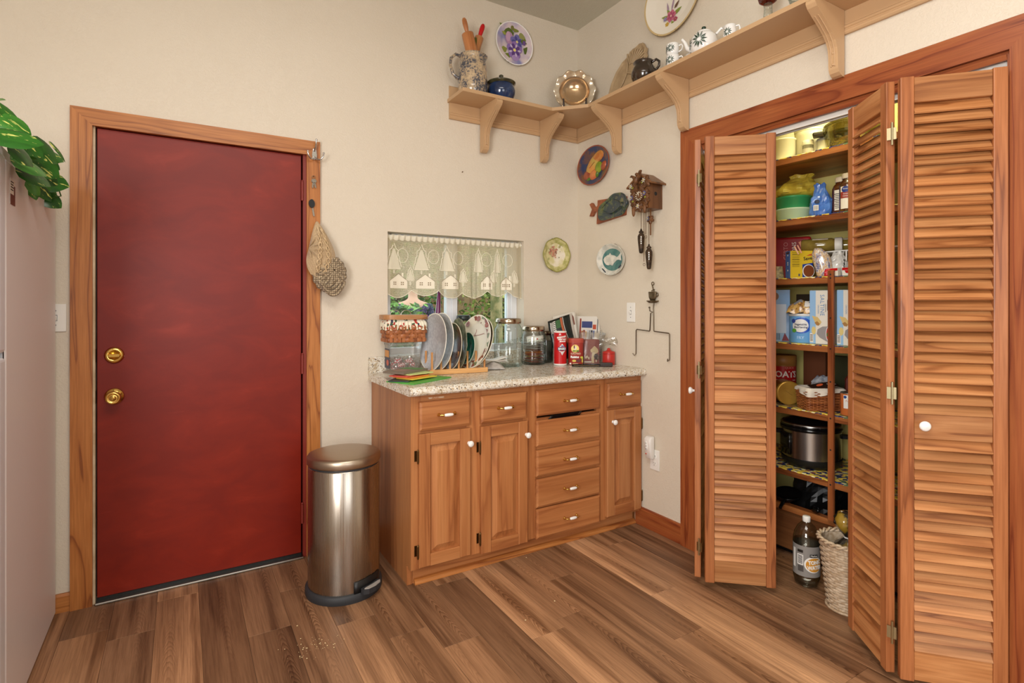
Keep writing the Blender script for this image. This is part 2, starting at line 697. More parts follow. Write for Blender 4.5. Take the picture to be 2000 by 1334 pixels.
def poly_patch(poly, fn, m, parent, name='printed_mark', thick=.0006, div=0):
    """a flat printed patch of the given outline, mapped by fn like lettering"""
    b = MB()
    n = len(poly)
    if div:
        cx = sum(p[0] for p in poly) / n
        cy = sum(p[1] for p in poly) / n
        vs, fs = [fn(cx, cy, thick)], []
        for k in range(1, div + 1):
            for p in poly:
                vs.append(fn(cx + (p[0] - cx) * k / div, cy + (p[1] - cy) * k / div, thick))
        for i in range(n):
            fs.append((0, 1 + i, 1 + (i + 1) % n))
            for k in range(div - 1):
                a = 1 + k * n
                fs.append((a + i, a + n + i, a + n + (i + 1) % n, a + (i + 1) % n))
        b.add(vs, fs)
    else:
        vs = [fn(p[0], p[1], thick) for p in poly] + [fn(p[0], p[1], 0) for p in poly]
        b.add(vs, [tuple(range(n))] + [(i, (i + 1) % n, n + (i + 1) % n, n + i) for i in range(n)])
    return b.build(name, m, parent)


def rect(w, h, cx=0, cy=0):
    return [(cx - w / 2, cy - h / 2), (cx + w / 2, cy - h / 2), (cx + w / 2, cy + h / 2), (cx - w / 2, cy + h / 2)]


def drect(w, h, cx=0, cy=0, n=8):
    """rectangle with divided edges, for wrapping round a can"""
    top = [(cx + w / 2 - w * i / n, cy + h / 2) for i in range(n + 1)]
    bot = [(cx - w / 2 + w * i / n, cy - h / 2) for i in range(n + 1)]
    return bot + top


def oval(a, b, cx=0, cy=0, n=24, rot=0):
    return [(cx + a * cos(t) * cos(rot) - b * sin(t) * sin(rot), cy + a * cos(t) * sin(rot) + b * sin(t) * cos(rot)) for t in (2 * PI * i / n for i in range(n))]


def rrect(w, d, r, n=5):
    pts = []
    for (cx, cy, a0) in ((w / 2 - r, d / 2 - r, 0), (-w / 2 + r, d / 2 - r, 90), (-w / 2 + r, -d / 2 + r, 180), (w / 2 - r, -d / 2 + r, 270)):
        for i in range(n + 1):
            a = R(a0 + 90 * i / n)
            pts.append((cx + r * cos(a), cy + r * sin(a)))
    return pts


def loft(b, rings, mi=0, sm=True, cap=(True, True), T=None):
    n = len(rings[0])
    vs = [p for r_ in rings for p in r_]
    fs = []
    for j in range(len(rings) - 1):
        for i in range(n):
            fs.append((j * n + i, j * n + (i + 1) % n, (j + 1) * n + (i + 1) % n, (j + 1) * n + i))
    b.add(vs, fs, mi, sm, T)
    if cap[0]:
        b.add(rings[0], [tuple(range(n - 1, -1, -1))], mi, False, T)
    if cap[1]:
        b.add(rings[-1], [tuple(range(n))], mi, False, T)
    return b


def chaikin(poly, k=2):
    for _ in range(k):
        out = []
        for i in range(len(poly)):
            a, b = poly[i], poly[(i + 1) % len(poly)]
            out += [(a[0] * .75 + b[0] * .25, a[1] * .75 + b[1] * .25), (a[0] * .25 + b[0] * .75, a[1] * .25 + b[1] * .75)]
        poly = out
    return poly


WB = -PI / 2      # turn for things that hang on the right-hand wall (their front faces -x)

# ================================================================== SETTING
# floor of vinyl planks, each its own piece
floor = MB().box(-3.8, .80, -5.5, .14, -.05, -.0022).build('floor', M['subfloor'])
floor['kind'] = 'structure'
floor['label'] = 'floor of mixed light and dark brown wood planks'
PW, PL = .155, 1.22
known = {-4: -.35, -1: -.60, 0: -.31, 2: -.89, 5: -1.178, 7: -.85, 8: -1.463, 9: -1.186, 1: -.70, 3: -1.05, 4: -.62, 6: -1.12, -2: -1.0, -3: -.12}
tones = {(0, -1): .80, (5, -1): .86, (9, 0): .95, (5, 0): .74, (0, 0): .22, (-1, 0): .12, (-1, -1): .30, (-3, -1): .55, (-4, 0): .10, (8, 0): .45, (7, 0): .30, (6, 0): .40, (2, 0): .42, (10, 0): .55}
pmesh = {}


def plank(x0, x1, y0, y1, tone):
    key = (round(x1 - x0, 3), round(y1 - y0, 3))
    if key in pmesh:
        o = pmesh[key].copy()
        COL.objects.link(o)
    else:
        w, h = key[0] / 2 - .0004, key[1] / 2 - .0004
        o = MB().add([(-w, -h, -.002), (w, -h, -.002), (w, h, -.002), (-w, h, -.002), (-w, -h, -.0006), (w, -h, -.0006), (w, h, -.0006), (-w, h, -.0006),
                      (-w + .0008, -h + .0008, 0), (w - .0008, -h + .0008, 0), (w - .0008, h - .0008, 0), (-w + .0008, h - .0008, 0)],
                     [(8, 9, 10, 11)] + [(i, (i + 1) % 4, 4 + (i + 1) % 4, 4 + i) for i in range(4)] + [(4 + i, 4 + (i + 1) % 4, 8 + (i + 1) % 4, 8 + i) for i in range(4)]).build('plank', M['plank'])
        pmesh[key] = o
    o.parent = floor
    o.color = (tone, tone, tone, 1)
    o.location = ((x0 + x1) / 2, (y0 + y1) / 2, 0)


for i in range(-9, 21):
    x0 = -1.92 + i * PW
    off = known.get(i, -((i * 0.437) % 1.22))
    top = .0 if x0 < 0 else .0
    y = off
    while y < 0:
        y += PL
    while y > -5.4:
        y1, y0 = min(y, 0.0 if x0 + PW < .13 else -.0), max(y - PL, -5.45)
        if y1 - y0 > .02 and not (x0 > .15 and y0 > -.9):
            plank(x0, x0 + PW, y0, y1, tones.get((i, round((y1 - off) / PL - .5)), ((i * .377 + y1 * .61) % 1) * .75))
        y -= PL


def struct_mesh(b, name, m, label, **kw):
    o = b.build(name, m, **kw)
    o['kind'] = 'structure'
    o['label'] = label
    return o


H = 3.139
WT = .14
DX0, DX1, DZ = -2.622, -1.745, 2.056
VX0, VX1, VZ0, VZ1 = -1.323, -.433, .995, 1.687
b = MB()
for (a0, a1, z0, z1) in ((-3.8, DX0, 0, H), (DX0, DX1, DZ, H), (DX1, VX0, 0, H), (VX0, VX1, 0, VZ0), (VX0, VX1, VZ1, H), (VX1, 0, 0, H)):
    b.box(a0, a1, 0, WT, z0, z1)
struct_mesh(b, 'wall_back', M['wall'], 'beige textured wall with the red door and the window')
PY0, PY1, PZ = -1.0, -2.262, 2.112
b = MB()
for (a0, a1, z0, z1) in ((0, PY0, 0, H), (PY0, PY1, PZ, H), (PY1, -5.4, 0, H)):
    b.box(0, .115, a1, a0, z0, z1)
struct_mesh(b, 'wall_right', M['wall'], 'beige textured wall with the pantry opening')
struct_mesh(MB().box(-3.8, .115, -5.5, WT, H, H + .1), 'ceiling', M['ceiling'], 'greyish textured ceiling')
b = MB()
for (a0, a1, z0, z1) in ((-5.4, -3.95, 0, H), (-3.95, -2.65, 0, .95), (-3.95, -2.65, 2.25, H), (-2.65, 0, 0, H)):
    b.box(-3.8, -3.7, a0, a1, z0, z1)
struct_mesh(b, 'wall_left', M['wall'], 'beige wall behind the refrigerator')
b = MB()
for (a0, a1, z0, z1) in ((-3.8, -2.65, 0, H), (-2.65, -1.15, 0, .9), (-2.65, -1.15, 2.2, H), (-1.15, .115, 0, H)):
    b.box(a0, a1, -5.5, -5.4, z0, z1)
struct_mesh(b, 'wall_front', M['wall'], 'beige wall behind the camera')
# pantry closet shell
b = MB()
b.box(.78, .84, -2.62, -.86, 0, 2.55)
b.box(.115, .78, -.90, -.86, 0, 2.55)
b.box(.115, .78, -2.62, -2.56, 0, 2.55)
b.box(.115, .78, -2.62, -.86, 2.5, 2.55)
struct_mesh(b, 'wall_pantry', M['pantry'], 'cream walls inside the pantry closet, yellow lamp cast put into the paint')

# baseboards
b = MB().prism([(0, 0), (-.013, 0), (-.013, .092), (-.009, .104), (0, .106)], -.902, -.56, 'y')
struct_mesh(b, 'baseboard_right', M['redy'], 'reddish wooden baseboard between cabinet and pantry')
b = MB().prism([(0, 0), (-.012, 0), (-.012, .066), (-.008, .076), (0, .077)], -3.7, -2.6955, 'x')
struct_mesh(b, 'baseboard_left', M['pinex'], 'honey wooden baseboard beside the fridge')
struct_mesh(MB().prism([(0, 0), (-.012, 0), (-.012, .066), (-.008, .076), (0, .077)], -1.684, -1.42, 'x'), 'baseboard_middle', M['pinex'], 'wooden baseboard behind the trash can')

# ---- casing of the red door
tr = structure('trim_1', 'mitred pine casing round the red door')
cx0, cx1, cz, ci0, ci1, ciz = -2.694, -1.685, 2.118, -2.619, -1.75, 2.046
MB().prism([(cx0, 0), (ci0, 0), (ci0, ciz), (cx0, cz)], -.019, -.0005, 'y').build('side_casing', M['pinez'], tr, bev=.004, seg=2)
MB().prism([(cx1, 0), (cx1, cz), (ci1, ciz), (ci1, 0)], -.019, -.0005, 'y').build('side_casing', M['pinez'], tr, bev=.004, seg=2)
MB().prism([(cx0, cz), (ci0, ciz), (ci1, ciz), (cx1, cz)], -.019, -.0005, 'y').build('head_casing', M['pinex'], tr, bev=.004, seg=2)
MB().box(DX0, -2.611, -.002, WT, 0, DZ).build('jamb', M['cream'], tr)
MB().box(-1.766, DX1, -.002, WT, 0, DZ).build('jamb', M['jambred'], tr)
MB().box(-2.611, -1.766, -.002, WT, 2.047, DZ).build('head_jamb', M['jambred'], tr)

# ---- the red door
dr = structure('door_1', 'dark red painted flush door with brass knob and deadbolt')
MB().box(-2.6055, -1.7735, .006, .045, .016, 2.043).build('door_slab', M['doorpaint'], dr, bev=.002)
for x0, x1, z0, z1 in ((-2.611, -2.590, .01, 2.047), (-1.790, -1.766, .01, 2.047), (-2.590, -1.790, 2.026, 2.047)):
    MB().box(x0, x1, .046, .062, z0, z1).build('gap_light_block', M['black'], dr)  # added black strips behind the slab: block leaking daylight, keep the gap dark
th = MB()
th.box(-2.611, -1.766, -.028, .05, .0002, .010)
th.build('threshold', mat((168, 166, 160), .3, 1.0), dr, bev=.003)
MB().box(-2.6055, -1.7735, .002, .012, .010, .022).build('door_sweep', M['black'], dr)
kb = MB(tl(-2.545, .006, .884) @ rx(PI / 2))
kb.lathe([(0, 0), (.034, 0), (.036, .004), (.033, .009), (.020, .013), (.0135, .018), (.0125, .030), (.017, .036), (.0265, .042), (.0285, .050), (.027, .060), (.020, .064), (.018, .061), (.011, .061), (.009, .066), (0, .066)], 32)
kn = kb.build('door_knob', M['brass'], dr)
MB(tl(-2.545, .006, .884) @ rx(PI / 2)).box(-.0022, .0022, -.006, .006, .066, .0735).build('turn_button', M['brass'], kn)
db = MB(tl(-2.545, .006, 1.063) @ rx(PI / 2)).lathe([(0, 0), (.034, 0), (.036, .004), (.031, .012), (.021, .015), (.020, .012), (0, .012)], 32).build('deadbolt', M['brass'], dr)
MB(tl(-2.545, .006, 1.063) @ rx(PI / 2)).prism([(-.021, 0), (-.018, .006), (.018, .006), (.021, 0), (.018, -.006), (-.018, -.006)], .012, .026, 'z').build('thumb_turn', M['brass'], db, bev=.002, seg=2)
for z, h in ((.885, .028), (1.063, .028)):
    MB().box(-2.6125, -2.6100, .001, .03, z - h, z + h).build('strike_plate', M['oldbrass'], dr)
for z in (1.86, .98, .22):
    hb = MB()
    hb.cyl((-1.7695, -.003, z - .048), (-1.7695, -.003, z + .048), .0065, n=10)
    hb.ell((-1.7695, -.003, z + .052), .006, .006, .006, 10, 6)
    hb.build('hinge', M['jambred'], dr)
MB().box(-2.518, -2.508, .0050, .0062, 1.058, 1.0615, T=tl(-2.513, 0, 1.06) @ ry(R(40)) @ tl(2.513, 0, -1.06)).build('paint_chip', M['white'], dr)

# ---- window with white vinyl frame, set deep in the wall
wi = structure('window_1', 'small window with white vinyl frame above the counter')
fy0, fy1 = .082, .132
fr = MB()
for (a0, a1, z0, z1) in ((VX0, VX0 + .045, VZ0, VZ1), (VX1 - .045, VX1, VZ0, VZ1), (VX0 + .045, VX1 - .045, VZ0, VZ0 + .04), (VX0 + .045, VX1 - .045, VZ1 - .04, VZ1)):
    fr.box(a0, a1, fy0, fy1, z0, z1)
fr.build('window_frame', M['windowvinyl'], wi, bev=.004)
mr_ = MB()
mr_.box(-.930, -.885, fy0 + .004, fy1 - .004, VZ0 + .04, VZ1 - .04)
mr_.box(-.900, -.862, fy0 - .008, fy1 - .02, VZ0 + .04, VZ1 - .04)
mr_.build('meeting_rail', M['windowvinyl'], wi, bev=.004)
MB().box(-.503, -.478, fy0 + .006, fy1 - .006, VZ0 + .04, VZ1 - .04).build('sash_stile', M['windowvinyl'], wi, bev=.003)
MB().box(-.893, -.876, fy0 - .018, fy0 - .008, 1.325, 1.35).build('sash_latch', M['greyplastic'], wi, bev=.002)
MB().box(VX0 + .045, -.93, .110, .113, VZ0 + .04, VZ1 - .04).build('pane', M['pane'], wi)
MB().box(-.862, -.503, .096, .099, VZ0 + .04, VZ1 - .04).build('pane', M['pane'], wi)
MB().box(VX0, VX1, -.004, .082, VZ0, VZ0 + .006).build('sill', M['white'], wi)

# ---- pantry casing and jambs
tp = structure('trim_2', 'red-brown wooden casing round the pantry opening')
oy0, oy1, oz, iy0, iy1, iz = -.905, -2.355, 2.205, -1.004, -2.256, 2.106
MB().prism([(oy0, 0), (oy0, oz), (iy0, iz), (iy0, 0)], -.019, -.0005, 'x').build('side_casing', M['redz'], tp, bev=.004, seg=2)
MB().prism([(oy1, 0), (iy1, 0), (iy1, iz), (oy1, oz)], -.019, -.0005, 'x').build('side_casing', M['redz'], tp, bev=.004, seg=2)
MB().prism([(oy0, oz), (oy1, oz), (iy1, iz), (iy0, iz)], -.019, -.0005, 'x').build('head_casing', M['redy'], tp, bev=.004, seg=2)
MB().box(-.002, .115, -1.018, PY0 + .0, 0, PZ).build('jamb', M['redz'], tp)
MB().box(-.002, .115, PY1, PY1 + .016, 0, PZ).build('jamb', M['redz'], tp)
MB().box(-.002, .115, PY1 + .016, -1.018, PZ - .016, PZ).build('head_jamb', M['redy'], tp)
MB().prism([(-.010, PZ - .018), (.004, PZ - .018), (.004, PZ - .034), (-.004, PZ - .034)], PY1 + .016, -1.018, 'y').build('stop_moulding', M['redy'], tp)
tk = MB()
for (a0, a1, z0, z1) in ((.022, .026, 2.060, 2.094), (.058, .062, 2.060, 2.094), (.022, .062, 2.092, 2.096), (.026, .032, 2.060, 2.063), (.052, .058, 2.060, 2.063)):
    tk.box(a0, a1, PY1 + .018, -1.02, z0, z1)
tk.build('track', M['whiteplastic'], tp)

# ---- louvred bifold doors: every slat its own piece
slat_src = {}


def leaf(root, name, p, q, z0=.028, z1=2.045, knob=None):
    """one leaf from p to q (plan points, as seen from the face: p on the left)"""
    W = math.hypot(q[0] - p[0], q[1] - p[1])
    a = math.atan2(q[1] - p[1], q[0] - p[0])
    T = (p[0], p[1], 0)
    st, th_ = .040, .014
    f = MB()
    lf = bpy.data.objects.new(name, None)
    bb = MB()
    bb.box(0, st, -th_, th_, z0, z1)
    bb.box(W - st, W, -th_, th_, z0, z1)
    lf = bb.build(name, M['stiz'], root, T, (0, 0, a), bev=.003, seg=2)
    zm0, zm1, zb, zt = .838, .922, z0 + .105, z1 - .088
    for (a0, a1) in ((z0 + .004, zb), (zm0, zm1), (zt, z1 - .004)):
        MB().box(st, W - st, -th_ + .003, th_ - .003, a0, a1).build('rail', M['loux'], lf, bev=.002)
    key = round(W, 4)
    if key not in slat_src:
        sw = W - 2 * st - .001
        so = MB(rx(R(-33)))
        so.prism([(-.0035, -.023), (.0035, -.023), (.0035, .022), (.0015, .024), (-.0015, .024), (-.0035, .022)], -sw / 2, sw / 2, 'x')
        o = so.build('slat', M['loux'], lf)
        slat_src[key] = o
        first = True
    else:
        first = False
    src = slat_src[key]
    for (lo, hi, n) in ((zm1, zt, 30), (zb, zm0, 21)):
        for i in range(n):
            if first:
                o = src
                first = False
            else:
                o = src.copy()
                COL.objects.link(o)
            o.parent = lf
            o.location = (W / 2, 0, lo + (hi - lo) * (i + .5) / n)
            o.rotation_euler = (R(random.uniform(-2.5, 2.5)), 0, 0)
    if knob is not None:
        kx, kz, side = knob
        kk = MB(tl(kx, -th_ * side, kz) @ rx(PI / 2 * side))
        kk.lathe([(.006, 0), (.006, .010), (.012, .014), (.0165, .020), (.0165, .025), (.012, .030), (0, .0315)], 20)
        kk.build('knob', M['porcelain'], lf)
    return lf


def hinges(root, x, y, a):
    for z in (1.86, .985, .178):
        h = MB(tl(x, y, z) @ rz(a))
        h.cyl((0, 0, -.038), (0, 0, .038), .004, n=8)
        h.box(-.015, -.002, -.001, .001, -.020, .020)
        h.box(.002, .012, -.001, .001, -.020, .020)
        h.build('hinge', M['zinc'], root)


d2 = structure('door_2', 'left pair of louvred bifold doors, folded open')
leaf(d2, 'jamb_leaf', (-.262, -1.222), (-.012, -1.046), knob=None)
leaf(d2, 'lead_leaf', (-.262, -1.262), (-.040, -1.462))
hinges(d2, -.276, -1.241, R(92))
kk = MB(tl(-.205, -1.160, .874) @ rz(R(35)) @ rx(-PI / 2)).lathe([(.006, 0), (.006, .010), (.012, .014), (.0165, .020), (.0165, .025), (.012, .030), (0, .0315)], 20).build('knob', M['porcelain'], d2)
MB().box(-.02, .03, -1.05, -1.02, .0005, .012).build('floor_pivot', M['chrome'], d2)
d3 = structure('door_3', 'right pair of louvred bifold doors, folded open')
leaf(d3, 'lead_leaf', (-.052, -1.790), (-.226, -2.005))
leaf(d3, 'jamb_leaf', (-.226, -2.030), (-.030, -2.252), knob=(.062, .885, 1))
hinges(d3, -.245, -2.018, R(-75))
MB().box(-.02, .03, -2.262, -2.235, .0005, .012).build('floor_pivot', M['chrome'], d3)

# ================================================================== BASE CABINET AND COUNTER
cab = thing('base_cabinet', 'honey wood base cabinet with eight drawers and three doors under the granite-look counter', 'cabinet')
CX0, CF = -1.413, -.592
ca = MB()
ca.prism([(-.002, .0), (-.545, 0), (-.545, .084), (CF + .0006, .084), (CF + .0006, .872), (-.002, .872)], CX0, CX0 + .018, 'x')
ca.prism([(-.002, .0), (-.545, 0), (-.545, .084), (CF, .084), (CF, .872), (-.002, .872)], -.018, -.001, 'x')
ca.box(CX0 + .018, -.018, CF + .02, -.002, .084, .10)
ca.box(CX0 + .018, -.018, -.012, -.002, .1, .872)
ca.build('carcass', M['cabz'], cab)
for s0, s1 in ((CX0 + .0006, -1.366), (-1.134, -1.052), (-.816, -.732), (-.336, -.256), (-.026, -.001)):
    MB().box(s0, s1, CF - .001, CF + .019, .084, .872).build('face_stile', M['cabz'], cab)
fr_rails = [(CX0 + .02, -.012, .838, .872), (CX0 + .02, -.012, .084, .104)]
fr_rails += [(s0, s1, .690, .716) for s0, s1 in ((-1.366, -1.134), (-1.052, -.816), (-.256, -.026))]
fr_rails += [(-.732, -.336, z - .008, z + .014) for z in (.545, .395, .236)] + [(-.732, -.336, .684, .698)]
for s0, s1, z0, z1 in fr_rails:
    MB().box(s0, s1, CF, CF + .018, z0, z1).build('face_rail', M['cabx'], cab)
MB().box(CX0 + .018, -.014, -.545, -.533, .001, .084).build('toe_kick', M['cabx'], cab)
MB().box(CX0 - .003, CX0 + .022, -.551, -.545, .001, .088).build('toe_end_block', M['cabz'], cab, bev=.001)
MB().prism([(-.546, .0006), (-.568, .0006), (-.568, .006), (-.562, .016), (-.554, .022), (-.546, .024)], -1.382, -.014, 'x').build('shoe_moulding', M['pinex'], cab)
MB().box(-1.33, -1.25, CF - .0022, CF - .001, .851, .858).build('scuffed_spot', mat((214, 196, 170), .6, c2=(178, 118, 70), ns=60), cab)


def pull(cx, cz, y, par):
    b_ = MB()
    for s_ in (-1, 1):
        b_.lathe([(0, 0), (.0075, 0), (.0085, .003), (.006, .007), (.0035, .010), (.0035, .020)], 12, T=tl(cx + s_ * .040, y, cz) @ rx(PI / 2))
    b_.tube([(cx - .040, y - .020, cz), (cx - .032, y - .024, cz), (cx - .016, y - .026, cz), (cx + .016, y - .026, cz), (cx + .032, y - .024, cz), (cx + .040, y - .020, cz)], [.004, .005, .0036, .0036, .005, .004], 8)
    b_.build('handle', M['brass'], par, label='brass bow handle with white grip')
    g = MB(tl(cx - .022, y - .026, cz) @ ry(PI / 2))
    g.lathe([(.004, 0), (.0066, .004), (.0078, .018), (.0078, .026), (.0066, .040), (.004, .044)], 14)
    g.build('handle_grip', M['porcelain'], par, label='white porcelain grip')


def drawer(x0, x1, z0, z1):
    d = MB()
    y0, y1 = CF - .022, CF - .0015
    d.box(x0, x1, y0 + .006, y1, z0, z1)
    vs = [(x0, y0 + .006, z0), (x1, y0 + .006, z0), (x1, y0 + .006, z1), (x0, y0 + .006, z1)]
    g = .010
    vs += [(x0 + g, y0, z0 + g), (x1 - g, y0, z0 + g), (x1 - g, y0, z1 - g), (x0 + g, y0, z1 - g)]
    d.add(vs, [(4, 5, 6, 7)] + [(i, (i + 1) % 4, 4 + (i + 1) % 4, 4 + i) for i in range(4)])
    o = d.build('drawer', M['cabx'], cab)
    pull((x0 + x1) / 2 + .002, (z0 + z1) / 2 + .001, y0, o)
    MB().box(x0 + .02, x1 - .02, CF + .001, -.10, z0 + .02, z1 - .03).build('drawer_box', M['cabx'], o)
    return o


for x0, x1 in ((-1.377, -1.121), (-1.064, -.803), (-.744, -.324), (-.268, -.014)):
    drawer(x0, x1, .712, .843)
for z0, z1 in ((.556, .688), (.402, .537), (.243, .388), (.083, .235)):
    drawer(-.744, -.324, z0, z1)


def cdoor(x0, x1, z0, z1, knob_right, hx):
    y0, y1 = CF - .022, CF - .0015
    w = .055
    d = MB()
    g = .007

    def bar(a0, a1, c0, c1):
        d.box(a0, a1, y0 + .004, y1, c0, c1)
        vs = [(a0, y0 + .004, c0), (a1, y0 + .004, c0), (a1, y0 + .004, c1), (a0, y0 + .004, c1), (a0 + .004, y0, c0 + .004), (a1 - .004, y0, c0 + .004), (a1 - .004, y0, c1 - .004), (a0 + .004, y0, c1 - .004)]
        d.add(vs, [(4, 5, 6, 7)] + [(i, (i + 1) % 4, 4 + (i + 1) % 4, 4 + i) for i in range(4)])
    bar(x0, x0 + w, z0, z1)
    bar(x1 - w, x1, z0, z1)
    o = d.build('door', M['cabz'], cab)
    for c0, c1 in ((z0, z0 + w), (z1 - w, z1)):
        MB().box(x0 + w, x1 - w, y0 + .001, y1, c0, c1).build('door_rail', M['cabx'], o, bev=.002)
    p = MB()
    a0, a1, c0, c1 = x0 + w, x1 - w, z0 + w, z1 - w
    k1, k2, k3 = .008, .030, .033
    lv = [(0, y1 - .004), (k1, y1 - .006), (k2, y0 + .005), (k3, y0 + .003)]
    vs = []
    for k, yy in lv:
        vs += [(a0 + k, yy, c0 + k), (a1 - k, yy, c0 + k), (a1 - k, yy, c1 - k), (a0 + k, yy, c1 - k)]
    fs = [(12, 13, 14, 15)]
    for j in range(3):
        fs += [(j * 4 + i, j * 4 + (i + 1) % 4, j * 4 + 4 + (i + 1) % 4, j * 4 + 4 + i) for i in range(4)]
    p.add(vs, fs)
    p.box(a0, a1, y1 - .004, y1, c0, c1)
    p.build('raised_panel', M['cabz'], o)
    kx = (x1 - .010) if knob_right else (x0 + .040)
    kz = .628
    MB(tl(kx, y0, kz) @ rx(PI / 2)).lathe([(.009, 0), (.006, .004), (.0055, .010), (.009, .013), (.0145, .018), (.0150, .023), (.011, .0275), (0, .029)], 20).build('knob', M['porcelain'], o)
    for hz in (z0 + .075, z1 - .10):
        h = MB()
        h.cyl((hx, y0 + .004, hz - .026), (hx, y0 + .004, hz + .026), .0045, n=8)
        h.cyl((hx, y0 + .004, hz + .026), (hx, y0 + .004, hz + .034), .0045, .0012, n=8)
        h.cyl((hx, y0 + .004, hz - .034), (hx, y0 + .004, hz - .026), .0012, .0045, n=8)
        h.box(min(hx, hx + (.011 if hx > x1 else -.011)), max(hx, hx + (.011 if hx > x1 else -.011)), CF - .003, CF - .001, hz - .024, hz + .024)
        h.build('hinge', M['oldbrass'], o)


cdoor(-1.380, -1.121, .094, .698, True, -1.3855)
cdoor(-1.064, -.798, .082, .696, True, -1.0695)
cdoor(-.273, -.014, .100, .694, False, -.0085)
# black sleeve jammed in the gap above the second drawer
bs = MB()
bs.grid(lambda u, v: (-.672 + .205 * u + .022 * v, CF - .016 + .0006 * sin(u * 9) + .010 * (v - .5) ** 2, .686 + (.022 + .004 * u) * v + .0012 * sin(u * 14) * v), 10, 3)
tag(bs.build('plastic_sleeve', M['blackgloss'], solid=.002), 'black plastic sleeve poking out above the second drawer of the middle stack', 'bag')

# countertop: one long laminate slab with rolled front and backsplash
ct = thing('countertop', 'speckled cream granite-look countertop with rounded front edge and backsplash', 'countertop')
prof = [(-.001, .874), (-.618, .874), (-.634, .876), (-.642, .884), (-.643, .894), (-.638, .905), (-.626, .913), (-.608, .9145), (-.030, .915), (-.022, .918), (-.019, .925), (-.019, .990), (-.015, .997), (-.007, 1.0), (-.001, 1.0)]
MB().prism(prof, -1.432, -.0015, 'x', sm=False).build('worktop', M['laminate'], ct)
ZC = .9153

# ================================================================== REFRIGERATOR
fg = thing('refrigerator', 'white top-freezer refrigerator at the edge beside the red door', 'refrigerator', (-3.093, -.40, 0))
FX, FY = .355, .37
fb = MB().box(-FX, FX, -.375, FY, .012, 1.715).build('body', M['fridge'], fg, bev=.006, seg=2)
MB().box(-FX + .02, FX - .02, -.355, FY - .02, .0005, .012).build('base', M['greyplastic'], fg)
MB().box(-FX + .004, FX - .004, -.387, -.375, .06, 1.70).build('door_gasket', M['greyplastic'], fg)
for z0, z1, nm in ((.05, 1.130, 'fridge_door'), (1.142, 1.722, 'freezer_door')):
    MB().box(-FX - .003, FX + .003, -.458, -.387, z0, z1).build(nm, M['fridgedoor'], fg, bev=.012, seg=3)
for z0, z1 in ((.62, 1.10), (1.17, 1.42)):
    MB().box(-FX + .03, -FX + .055, -.498, -.458, z0, z1).build('handle', M['fridgedoor'], fg, bev=.006, seg=2)
hc = MB().prism([(-.436, 1.7225), (-.436, 1.738), (-.42, 1.748), (-.29, 1.744), (-.26, 1.7155), (-.386, 1.7155), (-.387, 1.7225)], FX - .085, FX - .006, 'x').build('hinge_cover', M['fridgedoor'], fg, bev=.003)
MB().box(FX - .06, FX - .004, -.392, -.378, 1.124, 1.150).build('middle_hinge', M['greyplastic'], fg)
SO, SZ = -.132, -.032
st = MB(tl(0, SO, SZ)).box(FX + .0004, FX + .001, -.20, -.145, 1.62, 1.70).build('sticker', M['paper'], fg)
sb = MB(tl(0, SO, SZ)).box(FX + .0010, FX + .0016, -.20, -.158, 1.620, 1.652)
sb.box(FX + .0010, FX + .0016, -.158, -.145, 1.62, 1.68)
sb.build('sticker_panel', mat((104, 62, 52), .5), st)
for i in range(4):
    MB(tl(0, SO, SZ)).box(FX + .0010, FX + .0016, -.194, -.166 + .004 * (i % 2), 1.664 + .008 * i, 1.667 + .008 * i).build('print_line', M['ink'], st)

# pothos trailing from a pot on top of the refrigerator
po = thing('potted_pothos', 'variegated green pothos trailing down the side of the refrigerator', 'plant', (-2.93, -.50, 1.7155))
MB().lathe([(.055, 0), (.062, .004), (.078, .10), (.082, .102), (.082, .125), (.074, .125), (.070, .108), (0, .105)], 24).build('pot', mat((150, 92, 62), .6), po)
MB().ell((0, 0, .106), .070, .070, .008, 14, 5).build('soil', mat((50, 36, 26), .9), po)


def leaf_mats():
    out = []
    for i, (g1, g2) in enumerate((((28, 80, 20), (44, 104, 28)), ((22, 66, 16), (38, 92, 24)), ((40, 96, 28), (62, 124, 40)))):
        t = NT('pothos_leaf_%s' % 'abc'[i])
        v = t.coords((60, 16, 20))
        base = t.ramp(t.noise(v, .6, 3), [(.35, g1), (.65, g2)])
        v2 = t.coords((120, 30, 30))
        fl = t.ramp(t.noise(v2, .7, 3, .6), [(.62, (0, 0, 0, 1)), (.67, (1, 1, 1, 1))])
        c = t.mix(fl, base, lin((206, 208, 112)))
        t.bsdf(c, .25, spec=.5)
        out.append(t.m)
    return out


LM = leaf_mats()


def leaf_mesh(L, W, fold=.25, curl=.25):
    prof = [(0, .02), (.02, .56), (.12, .90), (.28, 1.0), (.48, .97), (.66, .80), (.82, .52), (.93, .24), (1, .0)]
    vs, fs = [], []
    for t, w in prof:
        y = t * L
        z = -curl * L * t * t
        for s_ in (-1, -.5, 0, .5, 1):
            back = -.10 * L * (1 - t) * abs(s_) if t < .2 else 0
            vs.append((s_ * w * W / 2, y + back, z + fold * abs(s_) * w * W / 2 - .15 * W * (abs(s_) * w) ** 2))
    for j in range(len(prof) - 1):
        for i in range(4):
            fs.append((j * 5 + i, j * 5 + i + 1, j * 5 + 6 + i, j * 5 + 5 + i))
    return MB().add(vs, fs, 0, True)


